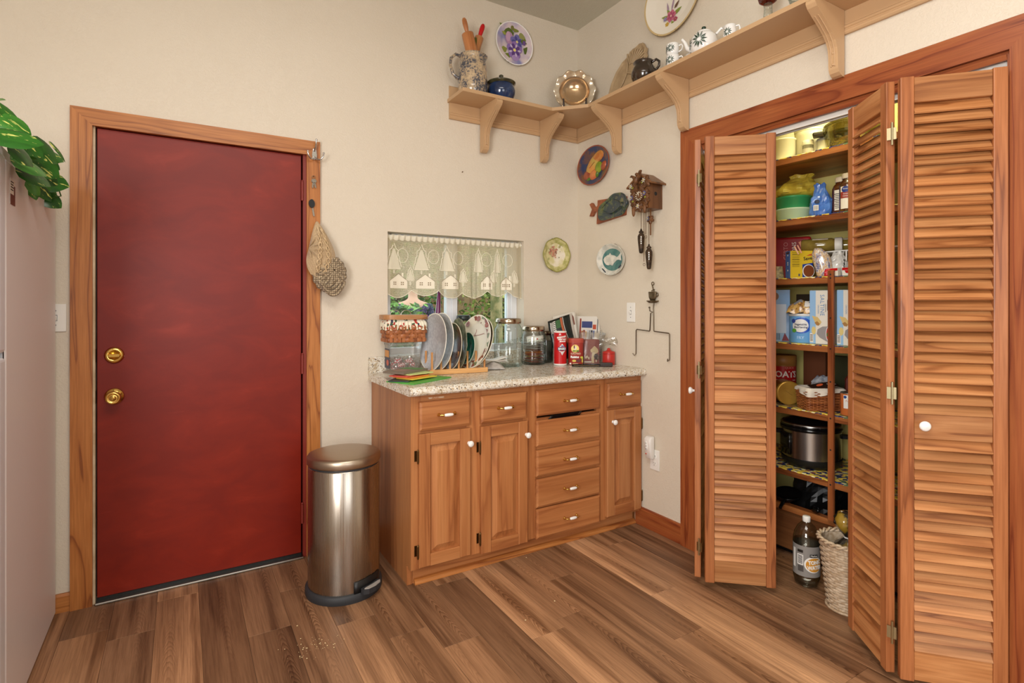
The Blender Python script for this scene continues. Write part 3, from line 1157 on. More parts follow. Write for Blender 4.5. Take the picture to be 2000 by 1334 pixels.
LV_MORE = [((-2.715, -.42, 1.745), (.8, .3, -.5), (.1, -.8, .55), .075, .065), ((-2.735, -.34, 1.735), (.5, .2, -.8), (.5, -.8, .3), .07, .05), ((-2.70, -.52, 1.80), (.9, .2, -.2), (.1, -.7, .7), .085, .07), ((-2.705, -.74, 1.785), (.7, .2, -.6), (.3, -.8, .5), .085, .07), ((-2.715, -.92, 1.795), (.8, .1, -.4), (.2, -.8, .6), .095, .075), ((-2.725, -.60, 1.735), (.6, .3, -.7), (.5, -.7, .5), .075, .06), ((-2.715, -.46, 1.785), (.9, .1, -.3), (-.1, -.8, .6), .08, .07), ((-2.74, -.20, 1.725), (.6, .0, -.8), (.4, -.9, .2), .06, .05)]
O0 = Vector((-2.93, -.50, 1.7155))
# position, tip direction, face normal, length, width
LV = [((-2.745, -.86, 1.84), (.75, .3, -.5), (-.1, -.7, .7), .10, .075), ((-2.73, -.80, 1.80), (.6, .3, -.8), (.5, -.8, .3), .10, .07),
      ((-2.735, -.66, 1.83), (.5, .4, -.75), (.6, -.7, .3), .11, .06), ((-2.72, -.97, 1.735), (1, .2, .10), (.1, -.75, .65), .135, .085),
      ((-2.70, -.66, 1.80), (.75, .4, -.55), (.2, -.8, .6), .12, .085), ((-2.735, -.66, 1.80), (.6, .4, -.6), (-.3, -.8, .5), .10, .08),
      ((-2.71, -.30, 1.885), (.7, -.1, -.8), (.8, -.5, .4), .105, .022), ((-2.71, -.86, 1.735), (.6, .4, -.45), (.2, -.7, .7), .10, .07),
      ((-2.72, -.78, 1.715), (.85, .4, -.25), (.1, -.65, .75), .12, .08), ((-2.715, -.56, 1.765), (.85, .3, -.5), (.1, -.85, .5), .115, .095),
      ((-2.72, -.72, 1.70), (.85, .45, -.30), (.2, -.7, .7), .125, .085), ((-2.715, -.62, 1.682), (.6, .5, -.75), (.5, -.7, .5), .075, .055),
      ((-2.745, -.27, 1.755), (1, .05, -.12), (.05, -.8, .55), .115, .105), ((-2.72, -.48, 1.69), (.7, .3, -.7), (.6, -.75, .2), .085, .045),
      ((-2.735, -.50, 1.70), (.4, .2, -1), (.7, -.7, .1), .085, .05), ((-2.735, -.235, 1.70), (.7, .1, -.6), (.3, -.85, .3), .085, .060),
      ((-2.75, -.245, 1.69), (.85, .05, -.45), (-.2, -.8, .6), .09, .055), ((-2.80, -.80, 1.86), (.5, -.2, .2), (0, -.5, .8), .10, .075), ((-2.86, -.66, 1.88), (.5, -.5, .1), (0, -.5, .8), .11, .08),
      ((-2.98, -.42, 1.87), (-.6, .4, .1), (-.1, -.2, .9), .11, .085), ((-2.95, -.62, 1.88), (-.5, -.6, 0), (-.1, -.5, .8), .11, .085), ((-2.85, -.42, 1.88), (.5, .6, .2), (.1, -.1, .9), .10, .075)]
for i, (p, d, n, L, W) in enumerate(LV + LV_MORE):
    yv = Vector(d).normalized()
    zv = Vector(n)
    zv = (zv - yv * zv.dot(yv)).normalized()
    xv = yv.cross(zv)
    T = Matrix((xv, yv, zv)).transposed().to_4x4()
    o = leaf_mesh(L * .74, W * 1.0, .18, .20).build('leaf', LM[i % 3], po)
    o.matrix_local = Matrix.Translation(Vector(p) - O0) @ T
vines = [[(-2.93, -.50, 1.83), (-2.84, -.70, 1.87), (-2.745, -.86, 1.84), (-2.72, -.97, 1.735)], [(-2.92, -.52, 1.83), (-2.80, -.66, 1.86), (-2.735, -.66, 1.83), (-2.70, -.66, 1.80), (-2.72, -.78, 1.715)],
         [(-2.90, -.48, 1.83), (-2.76, -.56, 1.82), (-2.715, -.56, 1.765), (-2.715, -.40, 1.79), (-2.70, -.33, 1.80), (-2.685, -.29, 1.82)], [(-2.715, -.56, 1.765), (-2.72, -.42, 1.74), (-2.745, -.27, 1.755)],
         [(-2.72, -.48, 1.735), (-2.73, -.36, 1.715), (-2.735, -.235, 1.70)], [(-2.715, -.56, 1.765), (-2.72, -.52, 1.73), (-2.735, -.50, 1.70)], [(-2.93, -.50, 1.83), (-2.96, -.46, 1.88), (-2.98, -.42, 1.87)], [(-2.745, -.27, 1.755), (-2.70, -.25, 1.74), (-2.69, -.24, 1.70), (-2.72, -.235, 1.69)]]
for vn in vines:
    MB(tl(*(-O0))).tube(vn, .0026, 6).build('stem', LM[2], po)

# ================================================================== TRASH CAN
tc = thing('trash_can', 'tall brushed steel step trash can between red door and cabinet', 'trash can', (-1.662, -.409, 0), R(-14))
RT = .156
MB().lathe([(.166, .0005), (.168, .010), (.167, .030), (.160, .038), (.150, .038)], 56).build('base_ring', M['rubber'], tc)
MB().lathe([(RT, .034), (RT, .560), (RT - .004, .566), (RT - .012, .566)], 64, cap=False).build('body', M['steel'], tc)
MB().lathe([(RT - .003, .564), (RT - .003, .574), (RT - .014, .574)], 56, cap=False).build('rim', M['rubber'], tc)
MB().lathe([(RT - .012, .574), (RT + .002, .573), (RT + .004, .577), (RT + .004, .604), (RT - .001, .612), (RT - .012, .6155), (.10, .621), (0, .624)], 64).build('lid', M['steellid'], tc)
hs_ = MB().box(-.045, .045, RT - .004, RT + .022, .53, .598).build('lid_hinge', M['rubber'], tc, bev=.006, seg=2)
T = rz(R(42))
pd = MB(T)
pd.grid(lambda u, v: ((RT + .003) * sin((u - .5) * .95), -(RT + .003) * cos((u - .5) * .95), .030 + .060 * v - .010 * abs(u - .5)), 10, 1)
pd.build('pedal_recess', M['black'], tc, solid=.005)
pf = MB(T)
pf.prism([(.052, -RT - .002), (.050, -RT - .022), (.034, -RT - .036), (0, -RT - .041), (-.034, -RT - .036), (-.050, -RT - .022), (-.052, -RT - .002)], .034, .056, 'z')
pp = pf.build('pedal', M['rubber'], tc, bev=.004, seg=2)
pf = MB(T)
pf.prism([(.047, -RT - .020), (.033, -RT - .0345), (0, -RT - .0395), (-.033, -RT - .0345), (-.047, -RT - .020), (-.033, -RT - .018), (0, -RT - .020), (.033, -RT - .018)], .0562, .060, 'z')
pf.build('pedal_plate', mat((206, 202, 196), .35, .5), pp, bev=.001)

# ================================================================== THINGS ON THE DOOR CASING AND WALL SWITCHES
YC = -.0195
hk = thing('coat_hook', 'chrome triple coat hook screwed to the top corner of the door casing', 'hook', (-1.714, YC, 2.048))
MB().prism([(-.010, -.024), (.010, -.024), (.012, 0), (.009, .022), (.005, .034), (-.005, .034), (-.009, .022), (-.012, 0)], -.004, 0, 'y').build('back_plate', M['chrome'], hk, bev=.001)
MB().tube([(0, -.004, .02), (.001, -.018, .03), (.002, -.030, .048), (.003, -.034, .066)], [.005, .0045, .004, .004], 8).build('prong', M['chrome'], hk)
MB().ell((.003, -.034, .069), .006, .006, .006, 10, 6).build('ball_tip', M['chrome'], hk)
for s_ in (-1, 1):
    MB().tube([(0, -.004, -.014), (s_ * .012, -.018, -.026), (s_ * .026, -.030, -.026), (s_ * .036, -.036, -.012), (s_ * .039, -.036, .004)], [.005, .0045, .004, .004, .004], 8).build('prong', M['chrome'], hk)
    MB().ell((s_ * .039, -.036, .006), .0055, .0055, .0055, 10, 6).build('ball_tip', M['chrome'], hk)
k1 = thing('house_key', 'small steel keys hanging from a nail below the coat hook', 'key', (-1.720, YC, 1.925))
MB().cyl((0, 0, .012), (0, -.014, .014), .0015, n=6).build('nail', M['wire'], k1)
MB().tube([(.008 * cos(a), -.010, .006 + .008 * sin(a)) for a in (2 * PI * i / 12 for i in range(12))], .0012, 6, closed=True).build('key_ring', M['wire'], k1)
for ang, y in ((R(8), -.006), (R(-10), -.010)):
    kb = MB(tl(.002, y, -.002) @ ry(ang))
    kb.prism(oval(.011, .010, 0, -.010, 14), -.001, .001, 'y')
    kb.prism([(-.004, -.018), (.004, -.018), (.004, -.044), (0, -.048), (-.002, -.044), (-.004, -.040)], -.001, .001, 'y')
    kb.build('key_blade', M['chrome'], k1)
k2 = thing('car_key', 'black headed car key hanging on the door casing above the knit hats', 'key', (-1.728, YC, 1.818))
MB().cyl((0, 0, .0), (0, -.014, .002), .0015, n=6).build('nail', M['wire'], k2)
MB(tl(0, -.007, -.024) @ ry(R(-6))).prism([(.0145 * cos(t), .003 + .0215 * sin(t)) for t in (2 * PI * i / 20 for i in range(20))], -.005, .005, 'y').build('key_head', M['black'], k2, bev=.003, seg=2)
MB(tl(0, -.007, -.024) @ ry(R(-10))).prism([(-.0045, -.020), (.0045, -.020), (.0045, -.058), (0, -.064), (-.0045, -.056)], -.001, .001, 'y').build('key_blade', M['chrome'], k2)

# knit hats hanging from a hidden hook
def knit(name, c, c2, s):
    t = NT(name)
    v = t.coords((1, 1, 1), False)
    vo = t.n('ShaderNodeTexVoronoi')
    vo.inputs['Scale'].default_value = s
    vo.inputs['Randomness'].default_value = .25
    t.l(v, vo.inputs['Vector'])
    h = vo.outputs['Distance']
    c = t.ramp(h, [(.1, c), (.62, c2)])
    t.bsdf(c, .9, 0, t.bump(h, -1.0, .008), sheen=.3)
    return t.m


KN1 = knit('fine_knit', (206, 180, 144), (170, 144, 110), 210)
KN2 = knit('chunky_knit', (208, 188, 156), (104, 86, 64), 98)
CABLE = mat((208, 182, 144), .9, c2=(184, 156, 118), ns=80, bump=.5, bs=160)
h1 = thing('knit_hat', 'beige cable-knit hat hanging pointed end up on the door casing', 'hat', (-1.700, -.062, 1.555))


def hat1(u, v):
    a = 2 * PI * u
    t = v
    w = (.004 + .068 * sin(min(1, t * 1.25) * PI / 2) ** .85) * (1 - .55 * (max(0, t - .66) / .34) ** 2)
    fold = 1 + .07 * sin(a * 7 + 3 * t) * t
    z = .148 - .285 * t
    X, Y_, Z_ = w * fold * cos(a) + .022 * sin(t * 3.0) - .010, .42 * w * fold * sin(a) + .004 * sin(t * 9), z - .018 * cos(a) * t
    # folds gathered into one point on the left
    dx, dz = X + .052, Z_ - .012
    d_ = math.hypot(dx, dz)
    Y_ += (.013 * sin(10 * math.atan2(dz, dx)) * math.exp(-((d_ - .030) / .026) ** 2) + .016 * math.exp(-(d_ / .016) ** 2)) * (1 if Y_ < 0 else 0)
    return (X, Y_, Z_)


MB().grid(hat1, 120, 54, cu=True).build('crown', KN1, h1)
for k, (a0, ph) in enumerate(((-1.15, 0), (-1.9, 1.4))):
    cb = MB()
    for s_ in (0, PI):
        pts = []
        for i in range(26):
            t = .10 + .82 * i / 25
            p = Vector(hat1((a0 + .13 * sin(t * 30 + s_ + ph)) / (2 * PI) + .02 * k, t))
            p.y -= .004 + .003 * cos(t * 30 + s_ + ph)
            pts.append(p)
        cb.tube(pts, .0042, 6)
    cb.build('cable', CABLE, h1)
h2 = thing('knit_hat', 'chunky ribbed grey-beige knit hat hanging lowest on the door casing', 'hat', (-1.652, -.048, 1.435))


def hat2(u, v):
    a = 2 * PI * u
    rib = sin(15 * a + 5.0 * v)
    rr = (.004 + .082 * sin(v * PI / 2)) * (1 + .030 * rib * v)
    y = -.034 * cos(v * PI / 2) ** .7 - .008 - .0045 * rib * sin(PI * min(1, v * 1.15))
    return (.98 * rr * cos(a) + .018 * (1 - v) + .004, y, 1.10 * rr * sin(a) + .020 * (1 - v) + .004)


def hat2b(u, v):
    a = 2 * PI * u
    rr = .086 * (1 + .030 * sin(15 * a + 5.0)) - .014 * v
    return (.98 * rr * cos(a) + .004, -.008 + .040 * v, 1.10 * rr * sin(a) + .004)


MB().grid(hat2, 180, 22, cu=True).grid(hat2b, 180, 4, cu=True).build('crown', KN2, h2)
br_ = MB()
for k in range(4):
    br_.tube([(-.060 + .010 * k + .112 * t, -.040 + .003 * k + .012 * (2 * t - 1) ** 2, -.022 - .015 * k - .052 * sin(PI * t) + .034 * t) for t in (i / 16 for i in range(17))], [.0045] + [.0085] * 15 + [.0045], 8)
br_.build('ribbed_brim', KN2, h2)

def switch_plate(name, label, x=None, loc=None, rot=0):
    s = thing(name, label, 'light switch', loc, rot)
    MB().box(-.035, .035, -.006, 0, -.058, .058).build('cover_plate', M['whiteplastic'], s, bev=.003, seg=2)
    tg = MB(tl(0, -.006, .002) @ rx(R(24))).box(-.0045, .0045, -.012, 0, -.009, .009).build('toggle', M['whiteplastic'], s, bev=.001)
    for z in (-.030, .030):
        MB(tl(0, -.006, z) @ rx(PI / 2)).lathe([(.003, 0), (.003, .0008), (0, .001)], 10).build('screw', M['greyplastic'], s)
    MB().box(-.006, .006, -.0064, -.0058, -.013, .013).build('toggle_slot', M['greyplastic'], s)
    return s


switch_plate('light_switch', 'white light switch between refrigerator and red door', loc=(-2.742, -.0005, 1.228))
switch_plate('light_switch', 'white light switch above the counter left of the wire plate hanger', loc=(-.0005, -.515, 1.237), rot=WB)
ol = thing('power_outlet', 'white power outlet low on the wall beside the pantry casing', 'outlet', (-.0005, -.706, .404), WB)
MB().box(-.035, .035, -.006, 0, -.058, .058).build('cover_plate', M['whiteplastic'], ol, bev=.003, seg=2)
for z in (-.020, .020):
    s = MB(tl(0, -.006, z) @ rx(PI / 2)).lathe([(.0155, 0), (.0155, .001), (.0145, .0015)], 20).build('socket', M['whiteplastic'], ol)
    sl = MB()
    for x in (-.006, .006):
        sl.box(x - .001, x + .001, -.0082, -.0078, z - .001, z + .007)
    sl.box(-.002, .002, -.0082, -.0078, z - .010, z - .006)
    sl.build('slot', M['ink'], s)
dv = thing('plug_in_night_light', 'tall white plug-in device on the upper socket of the outlet', 'night light', (-.0082, -.688, .474), WB)
rg = []
for z, w, d in ((-.063, .026, .022), (-.058, .030, .028), (.02, .030, .040), (.05, .030, .040), (.062, .028, .030), (.063, .026, .022)):
    rg.append([(x, y - d / 2 - .0005, z) for x, y in rrect(2 * w * .82, d, .009, 3)])
lb = MB()
loft(lb, rg, sm=True)
ho = lb.build('housing', M['whiteplastic'], dv)
MB(tl(-.006, -.0385, .012) @ rx(PI / 2)).lathe([(.014, 0), (.013, .0025), (0, .003)], 20, ey=2.0).build('face_panel', M['white'], dv)
for z in (-.006, .010, .026):
    MB(tl(-.004, -.0418, z) @ rx(PI / 2)).lathe([(.0026, 0), (0, .0006)], 10).build('button', M['ink'], dv)
MB(tl(-.012, -.035, -.036) @ rx(PI / 2)).lathe([(.0036, -.004), (.0036, .0016), (0, .002)], 10).build('indicator', mat((196, 80, 60), .4), dv)
MB().cyl((-.868, -.0003, 2.07), (-.868, -.010, 2.072), .0028, n=8).build('nail_head', M['oldbrass'])
tag(bpy.data.objects['nail_head'], 'small dark nail in the bare wall above the window', 'nail')

# ================================================================== WALL PLATES
PF = rx(PI / 2)   # plate axis z -> out of the wall (-y)


def plate(name, label, loc, rot, a, b, mats, group=None, rim=1.0, depth=.022, cat='plate', ringlist=None, spin=0, hang=True, wave=None, well=.68):
    """mats: (back/rim edge, border, well)"""
    t = thing(name, label, cat, loc, rot, group)
    T = PF @ rz(spin)
    ex, ey = a, b
    p = MB()
    p.lathe([(0, -.0), (.55, 0), (.60, .10 * depth), (.985, .85 * depth), (1.0, .95 * depth), (.992, 1.0 * depth)], 48, 0, T, True, ex, ey, wave, cap=False)
    p.lathe([(.992, depth), (.97, .985 * depth), (.945, .94 * depth)], 48, 0, T, True, ex, ey, wave, cap=False)
    p.lathe([(.945, .94 * depth), (well, .42 * depth)], 48, 1, T, True, ex, ey, wave, cap=False)
    p.lathe([(well, .42 * depth), (well - .06, .30 * depth), (0, .27 * depth)], 48, 2, T, True, ex, ey, wave, cap=False)
    p.build('dish', mats, t)
    if hang:
        w = MB()
        for s_ in (-1, 1):
            for k in (-1, 1):
                x = s_ * a * .33
                z = k * b * .95
                w.tube([(x, -.001, z * .9), (x, -depth * .9, z * 1.0), (x, -depth - .002, z * .965)], .0012, 5)
        w.build('wire_hanger', M['wire'], t)
    return t


def petals(b_, cx, cz, r, n, w, y, a0=0):
    pass


def paint(t, shapes, y0, name='painted_motif', fnw=None):
    """shapes: (colour, outline in plate plane); each a thin layer just above the glaze, one mesh per colour"""
    by = {}
    k = 0
    for c, poly in shapes:
        by.setdefault(c, MB()).add([(p[0], y0 - .0004 - k * .00012, p[1]) for p in poly], [tuple(range(len(poly)))])
        k += 1
    for c, b_ in by.items():
        b_.build(name, mat(c, .3), t)


def flower(cx, cz, r, c1, c2, c3, n=5, sq=1.0):
    s = []
    for i in range(n):
        a = 2 * PI * i / n + .3
        s.append((c1, oval(r * .52, r * .42, cx + r * .55 * cos(a) * sq, cz + r * .5 * sin(a), 12, a)))
    for i in range(n):
        a = 2 * PI * i / n + .6
        s.append((c2, oval(r * .30, r * .2, cx + r * .5 * cos(a) * sq, cz + r * .45 * sin(a), 10, a)))
    s.append((c3, oval(r * .18, r * .18, cx, cz, 10)))
    return s


def lf_(cx, cz, L, W, a):
    return [(cx + L * u * cos(a) - W * v * sin(a), cz + L * u * sin(a) + W * v * cos(a)) for u, v in ((0, 0), (.3, .5), (.6, .4), (1, 0), (.6, -.4), (.3, -.5))]


pm_l = NT('lavender_glaze')
_v = pm_l.coords((1, 1, 1), False)
pm_l.bsdf(pm_l.ramp(pm_l.noise(_v, 9, 2), [(.35, (138, 140, 190)), (.5, (206, 190, 200)), (.62, (228, 214, 206)), (.72, (110, 118, 176))]), .18, spec=.6)
t = plate('wall_plate', 'round lavender plate painted with purple pansies on the wall above the corner shelf', (-.515, -.004, 2.915), 0, .136, .136, [M['porcelain'], pm_l.m, pm_l.m])
sh = []
for (x, z, L, W, a, c) in ((-.03, .05, .06, .035, 2.6, (112, 124, 40)), (.0, .055, .05, .04, 1.2, (128, 134, 60)), (.03, .03, .07, .045, .6, (112, 124, 40)), (.05, -.01, .05, .04, -.4, (88, 104, 44)), (-.04, -.03, .05, .03, 3.6, (134, 140, 62)), (-.03, -.05, .045, .03, 4.2, (112, 124, 40)), (-.01, .02, .07, .05, 2.2, (88, 104, 44)), (.02, .04, .05, .035, .2, (150, 150, 90))):
    sh.append((c, lf_(x, z, L, W, a)))
sh += [((176, 136, 170), oval(.022, .030, -.028, .022, 14)), ((196, 160, 186), oval(.012, .024, -.034, .028, 12))]
sh += flower(.014, .012, .036, (112, 108, 170), (78, 74, 140), (230, 214, 140), 5)
sh += flower(.000, -.030, .042, (142, 112, 176), (92, 62, 128), (238, 220, 120), 5)
sh += [((168, 140, 190), oval(.02, .014, .004, -.066, 12)), ((120, 116, 60), oval(.009, .012, -.012, .072, 10))]
sh = [(c, [(p[0] * 1.32 + .002, p[1] * 1.32) for p in q]) for c, q in sh]
sh += [((96, 110, 44), lf_(.045, .030, .05, .030, -.2)), ((150, 156, 70), lf_(-.060, .040, .035, .02, 2.6)), ((110, 80, 140), oval(.012, .016, .072, .020, 10))]
sh += [((206, 190, 216), oval(.012, .006, .002 + .034 * cos(a), -.040 + .030 * sin(a), 8, a)) for a in (0, 1.2, 2.4, 3.6, 5)]
paint(t, sh, -.0105)

cr_ = mat((236, 226, 206), .2, c2=(214, 204, 150), ns=14)
t = plate('wall_plate', 'small cream plate with pink blossoms and scalloped green edge beside the window', (-.192, -.004, 1.609), 0, .110, .112, [mat((150, 146, 70), .25), mat((214, 204, 150), .2, c2=(168, 164, 96), ns=22), cr_], wave=lambda a, j: .022 * cos(8 * a) * (1 if j > 2 or True else 0))
sh = []
random.seed(14)
for i in range(34):
    a_, r_ = random.uniform(0, 6.28), .034 * random.random() ** .6
    x, z = -.022 + r_ * cos(a_), .016 + 1.1 * r_ * sin(a_)
    sh.append((((186, 128, 104), (208, 154, 128), (158, 104, 84), (196, 140, 112))[i % 4], oval(random.uniform(.006, .013), random.uniform(.003, .006), x, z, 9, random.uniform(0, 3.1))))
for (x, z, L, W, a) in ((-.055, .035, .03, .016, 2.4), (.022, .045, .034, .016, .9), (-.050, -.020, .03, .016, 3.9)):
    sh.insert(0, ((170, 166, 110), lf_(x, z, L, W, a)))
sh += [((120, 118, 70), oval(.004, .004, .022, -.016, 8)), ((120, 118, 70), oval(.003, .003, .030, .022, 8))]
paint(t, sh, -.0095)

# glazed fruit platter, fruit in relief
fruitbg = mat((50, 60, 92), .22, c2=(120, 78, 46), ns=9, lo=.44, hi=.56)
t = plate('wall_plate', 'oval dark blue platter with moulded yellow fruit and red rim below the corner shelf', (-.004, -.190, 2.181), WB, .160, .126, [mat((150, 72, 44), .3), fruitbg, fruitbg], depth=.026, spin=0)
fr_ = lambda c, c2: mat(c, .25, c2=c2, ns=16)
for nm, x, z, a, b_, rot, m_ in (('melon', -.012, .012, .078, .036, .72, fr_((190, 160, 80), (206, 140, 70))), ('squash', .034, .046, .062, .030, .35, fr_((206, 150, 78), (184, 112, 58))), ('pear', .040, -.018, .034, .028, 1.2, fr_((164, 170, 50), (120, 140, 44))), ('peach', -.004, -.054, .040, .028, .3, fr_((206, 130, 72), (190, 96, 60))), ('apple', -.066, -.048, .034, .028, 0, fr_((168, 90, 56), (140, 70, 48))), ('apple', .088, -.018, .030, .022, .9, fr_((176, 92, 58), (150, 76, 50))), ('leaf', .030, -.056, .020, .010, 1.2, fr_((92, 120, 44), (70, 96, 36))), ('leaf', -.046, -.074, .022, .010, .2, fr_((92, 120, 44), (70, 96, 36)))):
    MB().ell((0, 0, 0), a * 1.12, .015, b_ * 1.15, 18, 8).build(nm, m_, t, (x * 1.08, -.009, z * 1.08), (0, -rot, 0))
MB().tube([(-.008 + .05 * (q - .5), -.0235 + .004 * abs(q - .5), .004 + .03 * (q - .5)) for q in (i / 8 for i in range(9))], .0026, 6).build('fruit_groove', mat((140, 84, 44), .3), t)

tealw = mat((226, 222, 210), .22, c2=(196, 196, 186), ns=24)
teal = mat((64, 112, 112), .2, c2=(92, 134, 128), ns=18)
t = plate('wall_plate', 'oval white plate with a teal centre and white fish beside the cuckoo clock weights', (-.004, -.358, 1.562), WB, .130, .098, [tealw, tealw, teal], depth=.026, spin=R(-6), well=.77)
fish = [(-.066, .004), (-.058, .016), (-.036, .026), (-.022, .028), (-.014, .038), (-.006, .027), (.018, .022), (.040, .010), (.052, .018), (.070, .034), (.066, .012), (.070, -.010), (.052, -.004), (.036, -.006), (.014, -.022), (.004, -.034), (-.010, -.028), (-.028, -.030), (-.044, -.026), (-.058, -.012)]
fb_ = MB().prism([(p[0] * 1.18, p[1] * 1.12) for p in fish], -.0115, -.007, 'y')
fb_.build('fish_motif', tealw, t, bev=.0015)
MB().prism(oval(.026, .0035, -.062, -.066, 12, -.7), -.0215, -.0175, 'y').build('rim_stroke', mat((50, 60, 74), .3), t)
MB().prism(oval(.016, .004, .078, -.048, 12, .7), -.0195, -.0155, 'y').build('rim_stroke', mat((50, 60, 74), .3), t)

# big oval white platter
wv = mat((238, 230, 214), .2)
t = plate('wall_plate', 'large white platter with fluted rim and a flower spray high above the shelf', (-.006, -.852, 2.940), (0, R(10), WB), .196, .190, [mat((206, 180, 130), .3), wv, wv], depth=.030, wave=lambda a, j: .008 * cos(44 * a))
sh = []
for (x, z, L, W, a, c) in ((0, .02, .085, .012, 1.45, (166, 140, 160)), (-.02, .02, .06, .014, 1.9, (166, 140, 160)), (.02, .0, .06, .022, .5, (132, 148, 60)), (-.01, -.01, .06, .022, 2.9, (140, 152, 70)), (.01, -.03, .06, .020, -.9, (132, 148, 60)), (-.01, -.04, .05, .02, 4.2, (180, 166, 80)), (.02, .03, .05, .018, .9, (110, 80, 60)), (0, .0, .05, .02, 2.3, (132, 148, 60))):
    sh.append((c, lf_(x, z - .085, L, W, a)))
sh += flower(.004, -.088, .032, (196, 110, 130), (168, 76, 104), (230, 190, 170), 6)
sh += flower(.040, -.112, .014, (176, 84, 104), (150, 60, 84), (220, 190, 120), 5)
sh += flower(-.016, -.128, .013, (206, 170, 70), (190, 150, 60), (220, 190, 120), 5)
sh += flower(-.034, -.098, .012, (150, 140, 180), (130, 120, 160), (220, 190, 120), 5)
sh += [((206, 160, 70), oval(.014, .020, .05, .03, 12)), ((150, 100, 50), oval(.006, .01, .05, .03, 10))]
paint(t, sh, -.0120)

# wooden fish board with glazed fish dish
t = thing('fish_tray', 'green glazed fish-shaped dish on a clay board with forked tail beside the clock', 'tray', (-.0005, -.365, 1.885), WB)
bd = mat((158, 92, 58), .5, c2=(134, 72, 44), ns=30)
MB().prism([(-.150, -.086), (.110, -.062), (.118, .050), (-.140, .066), (-.142, .030), (-.168, .022), (-.196, .060), (-.222, .052), (-.196, .016), (-.222, -.026), (-.192, -.030), (-.168, .000), (-.146, -.008)], -.016, 0, 'y').build('board', bd, t, bev=.003)
gl = NT('green_glaze')
_v = gl.coords((1, 1, 1), False)
gl.bsdf(gl.ramp(gl.noise(_v, 16, 3, .6, .6), [(.36, (96, 104, 62)), (.48, (50, 66, 66)), (.58, (44, 56, 66)), (.70, (118, 120, 72))]), .14, coat=.4)
out = [(-.118, -.040), (-.104, -.066), (-.06, -.074), (.02, -.066), (.10, -.062), (.124, -.030), (.150, .006), (.128, .036), (.108, .070), (.060, .076), (.020, .078), (-.030, .048), (-.080, .034), (-.112, .010)]
out = chaikin(out, 2)
gb = MB()
rings = []
for k, yy in ((1.0, -.016), (1.03, -.030), (.99, -.036), (.88, -.028), (.5, -.022), (.02, -.021)):
    rings.append([(.01 + (p[0] - .01) * k, yy, (p[1]) * k) for p in out])
loft(gb, rings, sm=True)
gb.build('fish_dish', gl.m, t)
MB().tube([(-.085 + .17 * u, -.0295 + .004 * u, .006 + .036 * sin(PI * u) + .006 * u) for u in (i / 14 for i in range(15))], .0035, 6).tube([(-.085 + .17 * u, -.0295, -.006 - .030 * sin(PI * u)) for u in (i / 14 for i in range(15))], .0035, 6).build('fish_ridge', gl.m, t)
MB().ell((.098, -.027, .012), .006, .004, .006, 10, 6).build('fish_eye', mat((40, 50, 50), .2), t)

# ---- cuckoo clock
ck = thing('cuckoo_clock', 'carved brown wooden cuckoo clock with bird and leaves and two pine cone weights', 'clock', (-.0005, -.690, 1.885), WB)
MB().prism([(-.070, -.070), (.070, -.070), (.070, .070), (0, .118), (-.070, .070)], -.098, 0, 'y').build('case', M['clockwood'], ck, bev=.001)
for s_ in (-1, 1):
    r_ = MB().prism([(0, .122), (s_ * .098, .058), (s_ * .098, .068), (0, .134)], -.112, .0, 'y')
    r_.build('roof', M['clockwood'], ck, bev=.0015)
MB(tl(.0703, -.052, .012) @ ry(PI / 2)).lathe([(0, 0), (.009, 0), (.010, .0008), (.011, 0)], 16, cap=False).build('side_hole', M['ink'], ck)
DK = M['clockdark']


def vineleaf(cx, cz, s, a, y, par, name='carved_leaf'):
    pts = []
    for i in range(20):
        t_ = 2 * PI * i / 20
        r_ = s * (.62 + .38 * abs(cos(2.5 * t_)))
        pts.append((cx + r_ * cos(t_ + a), cz + r_ * sin(t_ + a)))
    vs = [(cx, y - .012, cz)] + [(p[0], y - .002, p[1]) for p in pts] + [(p[0], y + .006, p[1]) for p in pts]
    n = 20
    fs = [(0, 1 + i, 1 + (i + 1) % n) for i in range(n)] + [(1 + i, 1 + n + i, 1 + n + (i + 1) % n, 1 + (i + 1) % n) for i in range(n)]
    return MB().add(vs, fs).build(name, DK, par)


def edelweiss(cx, cz, r, y, c, par):
    b_ = MB()
    for i in range(6):
        a = 2 * PI * i / 6
        b_.add([(cx, y - .004, cz), (cx + r * .5 * cos(a - .3), y - .002, cz + r * .5 * sin(a - .3)), (cx + r * cos(a), y - .003, cz + r * sin(a)), (cx + r * .5 * cos(a + .3), y - .002, cz + r * .5 * sin(a + .3))], [(0, 1, 2, 3)])
    b_.build('painted_flower', mat(c, .5), par)
    MB().ell((cx, y - .004, cz), r * .25, .003, r * .25, 8, 5).build('flower_centre', mat((200, 180, 80), .5), par)


for cx, cz, s, a in ((-.052, .062, .034, .4), (-.028, .052, .03, 1.2), (.040, .082, .036, .9), (.060, .070, .026, .2), (-.050, -.020, .030, .3), (-.048, .012, .028, 1.4), (.048, -.018, .030, .8), (.050, .012, .028, .2), (-.040, -.056, .022, .5), (.042, -.050, .024, .6), (0, -.056, .030, .95), (.015, .050, .032, .2), (-.016, .092, .030, .7)):
    vineleaf(cx, cz, s, a, -.104, ck)
for cx, cz in ((-.040, -.080), (.046, -.072)):
    MB().ell((cx, -.112, cz), .011, .008, .026, 10, 7).build('carved_bud', M['clockwood'], ck)
for cx, cz, c in ((-.056, .066, (226, 224, 214)), (.044, .084, (226, 224, 214)), (-.048, .000, (92, 104, 170)), (.050, .012, (110, 118, 180)), (0, -.052, (228, 224, 210))):
    edelweiss(cx, cz, .017, -.118, c, ck)
for cx, cz in ((-.044, .056), (.030, .074), (-.042, -.020), (.052, -.010)):
    MB().ell((cx, -.116, cz), .008, .004, .006, 8, 5).build('painted_leaf', mat((140, 140, 50), .5), ck)
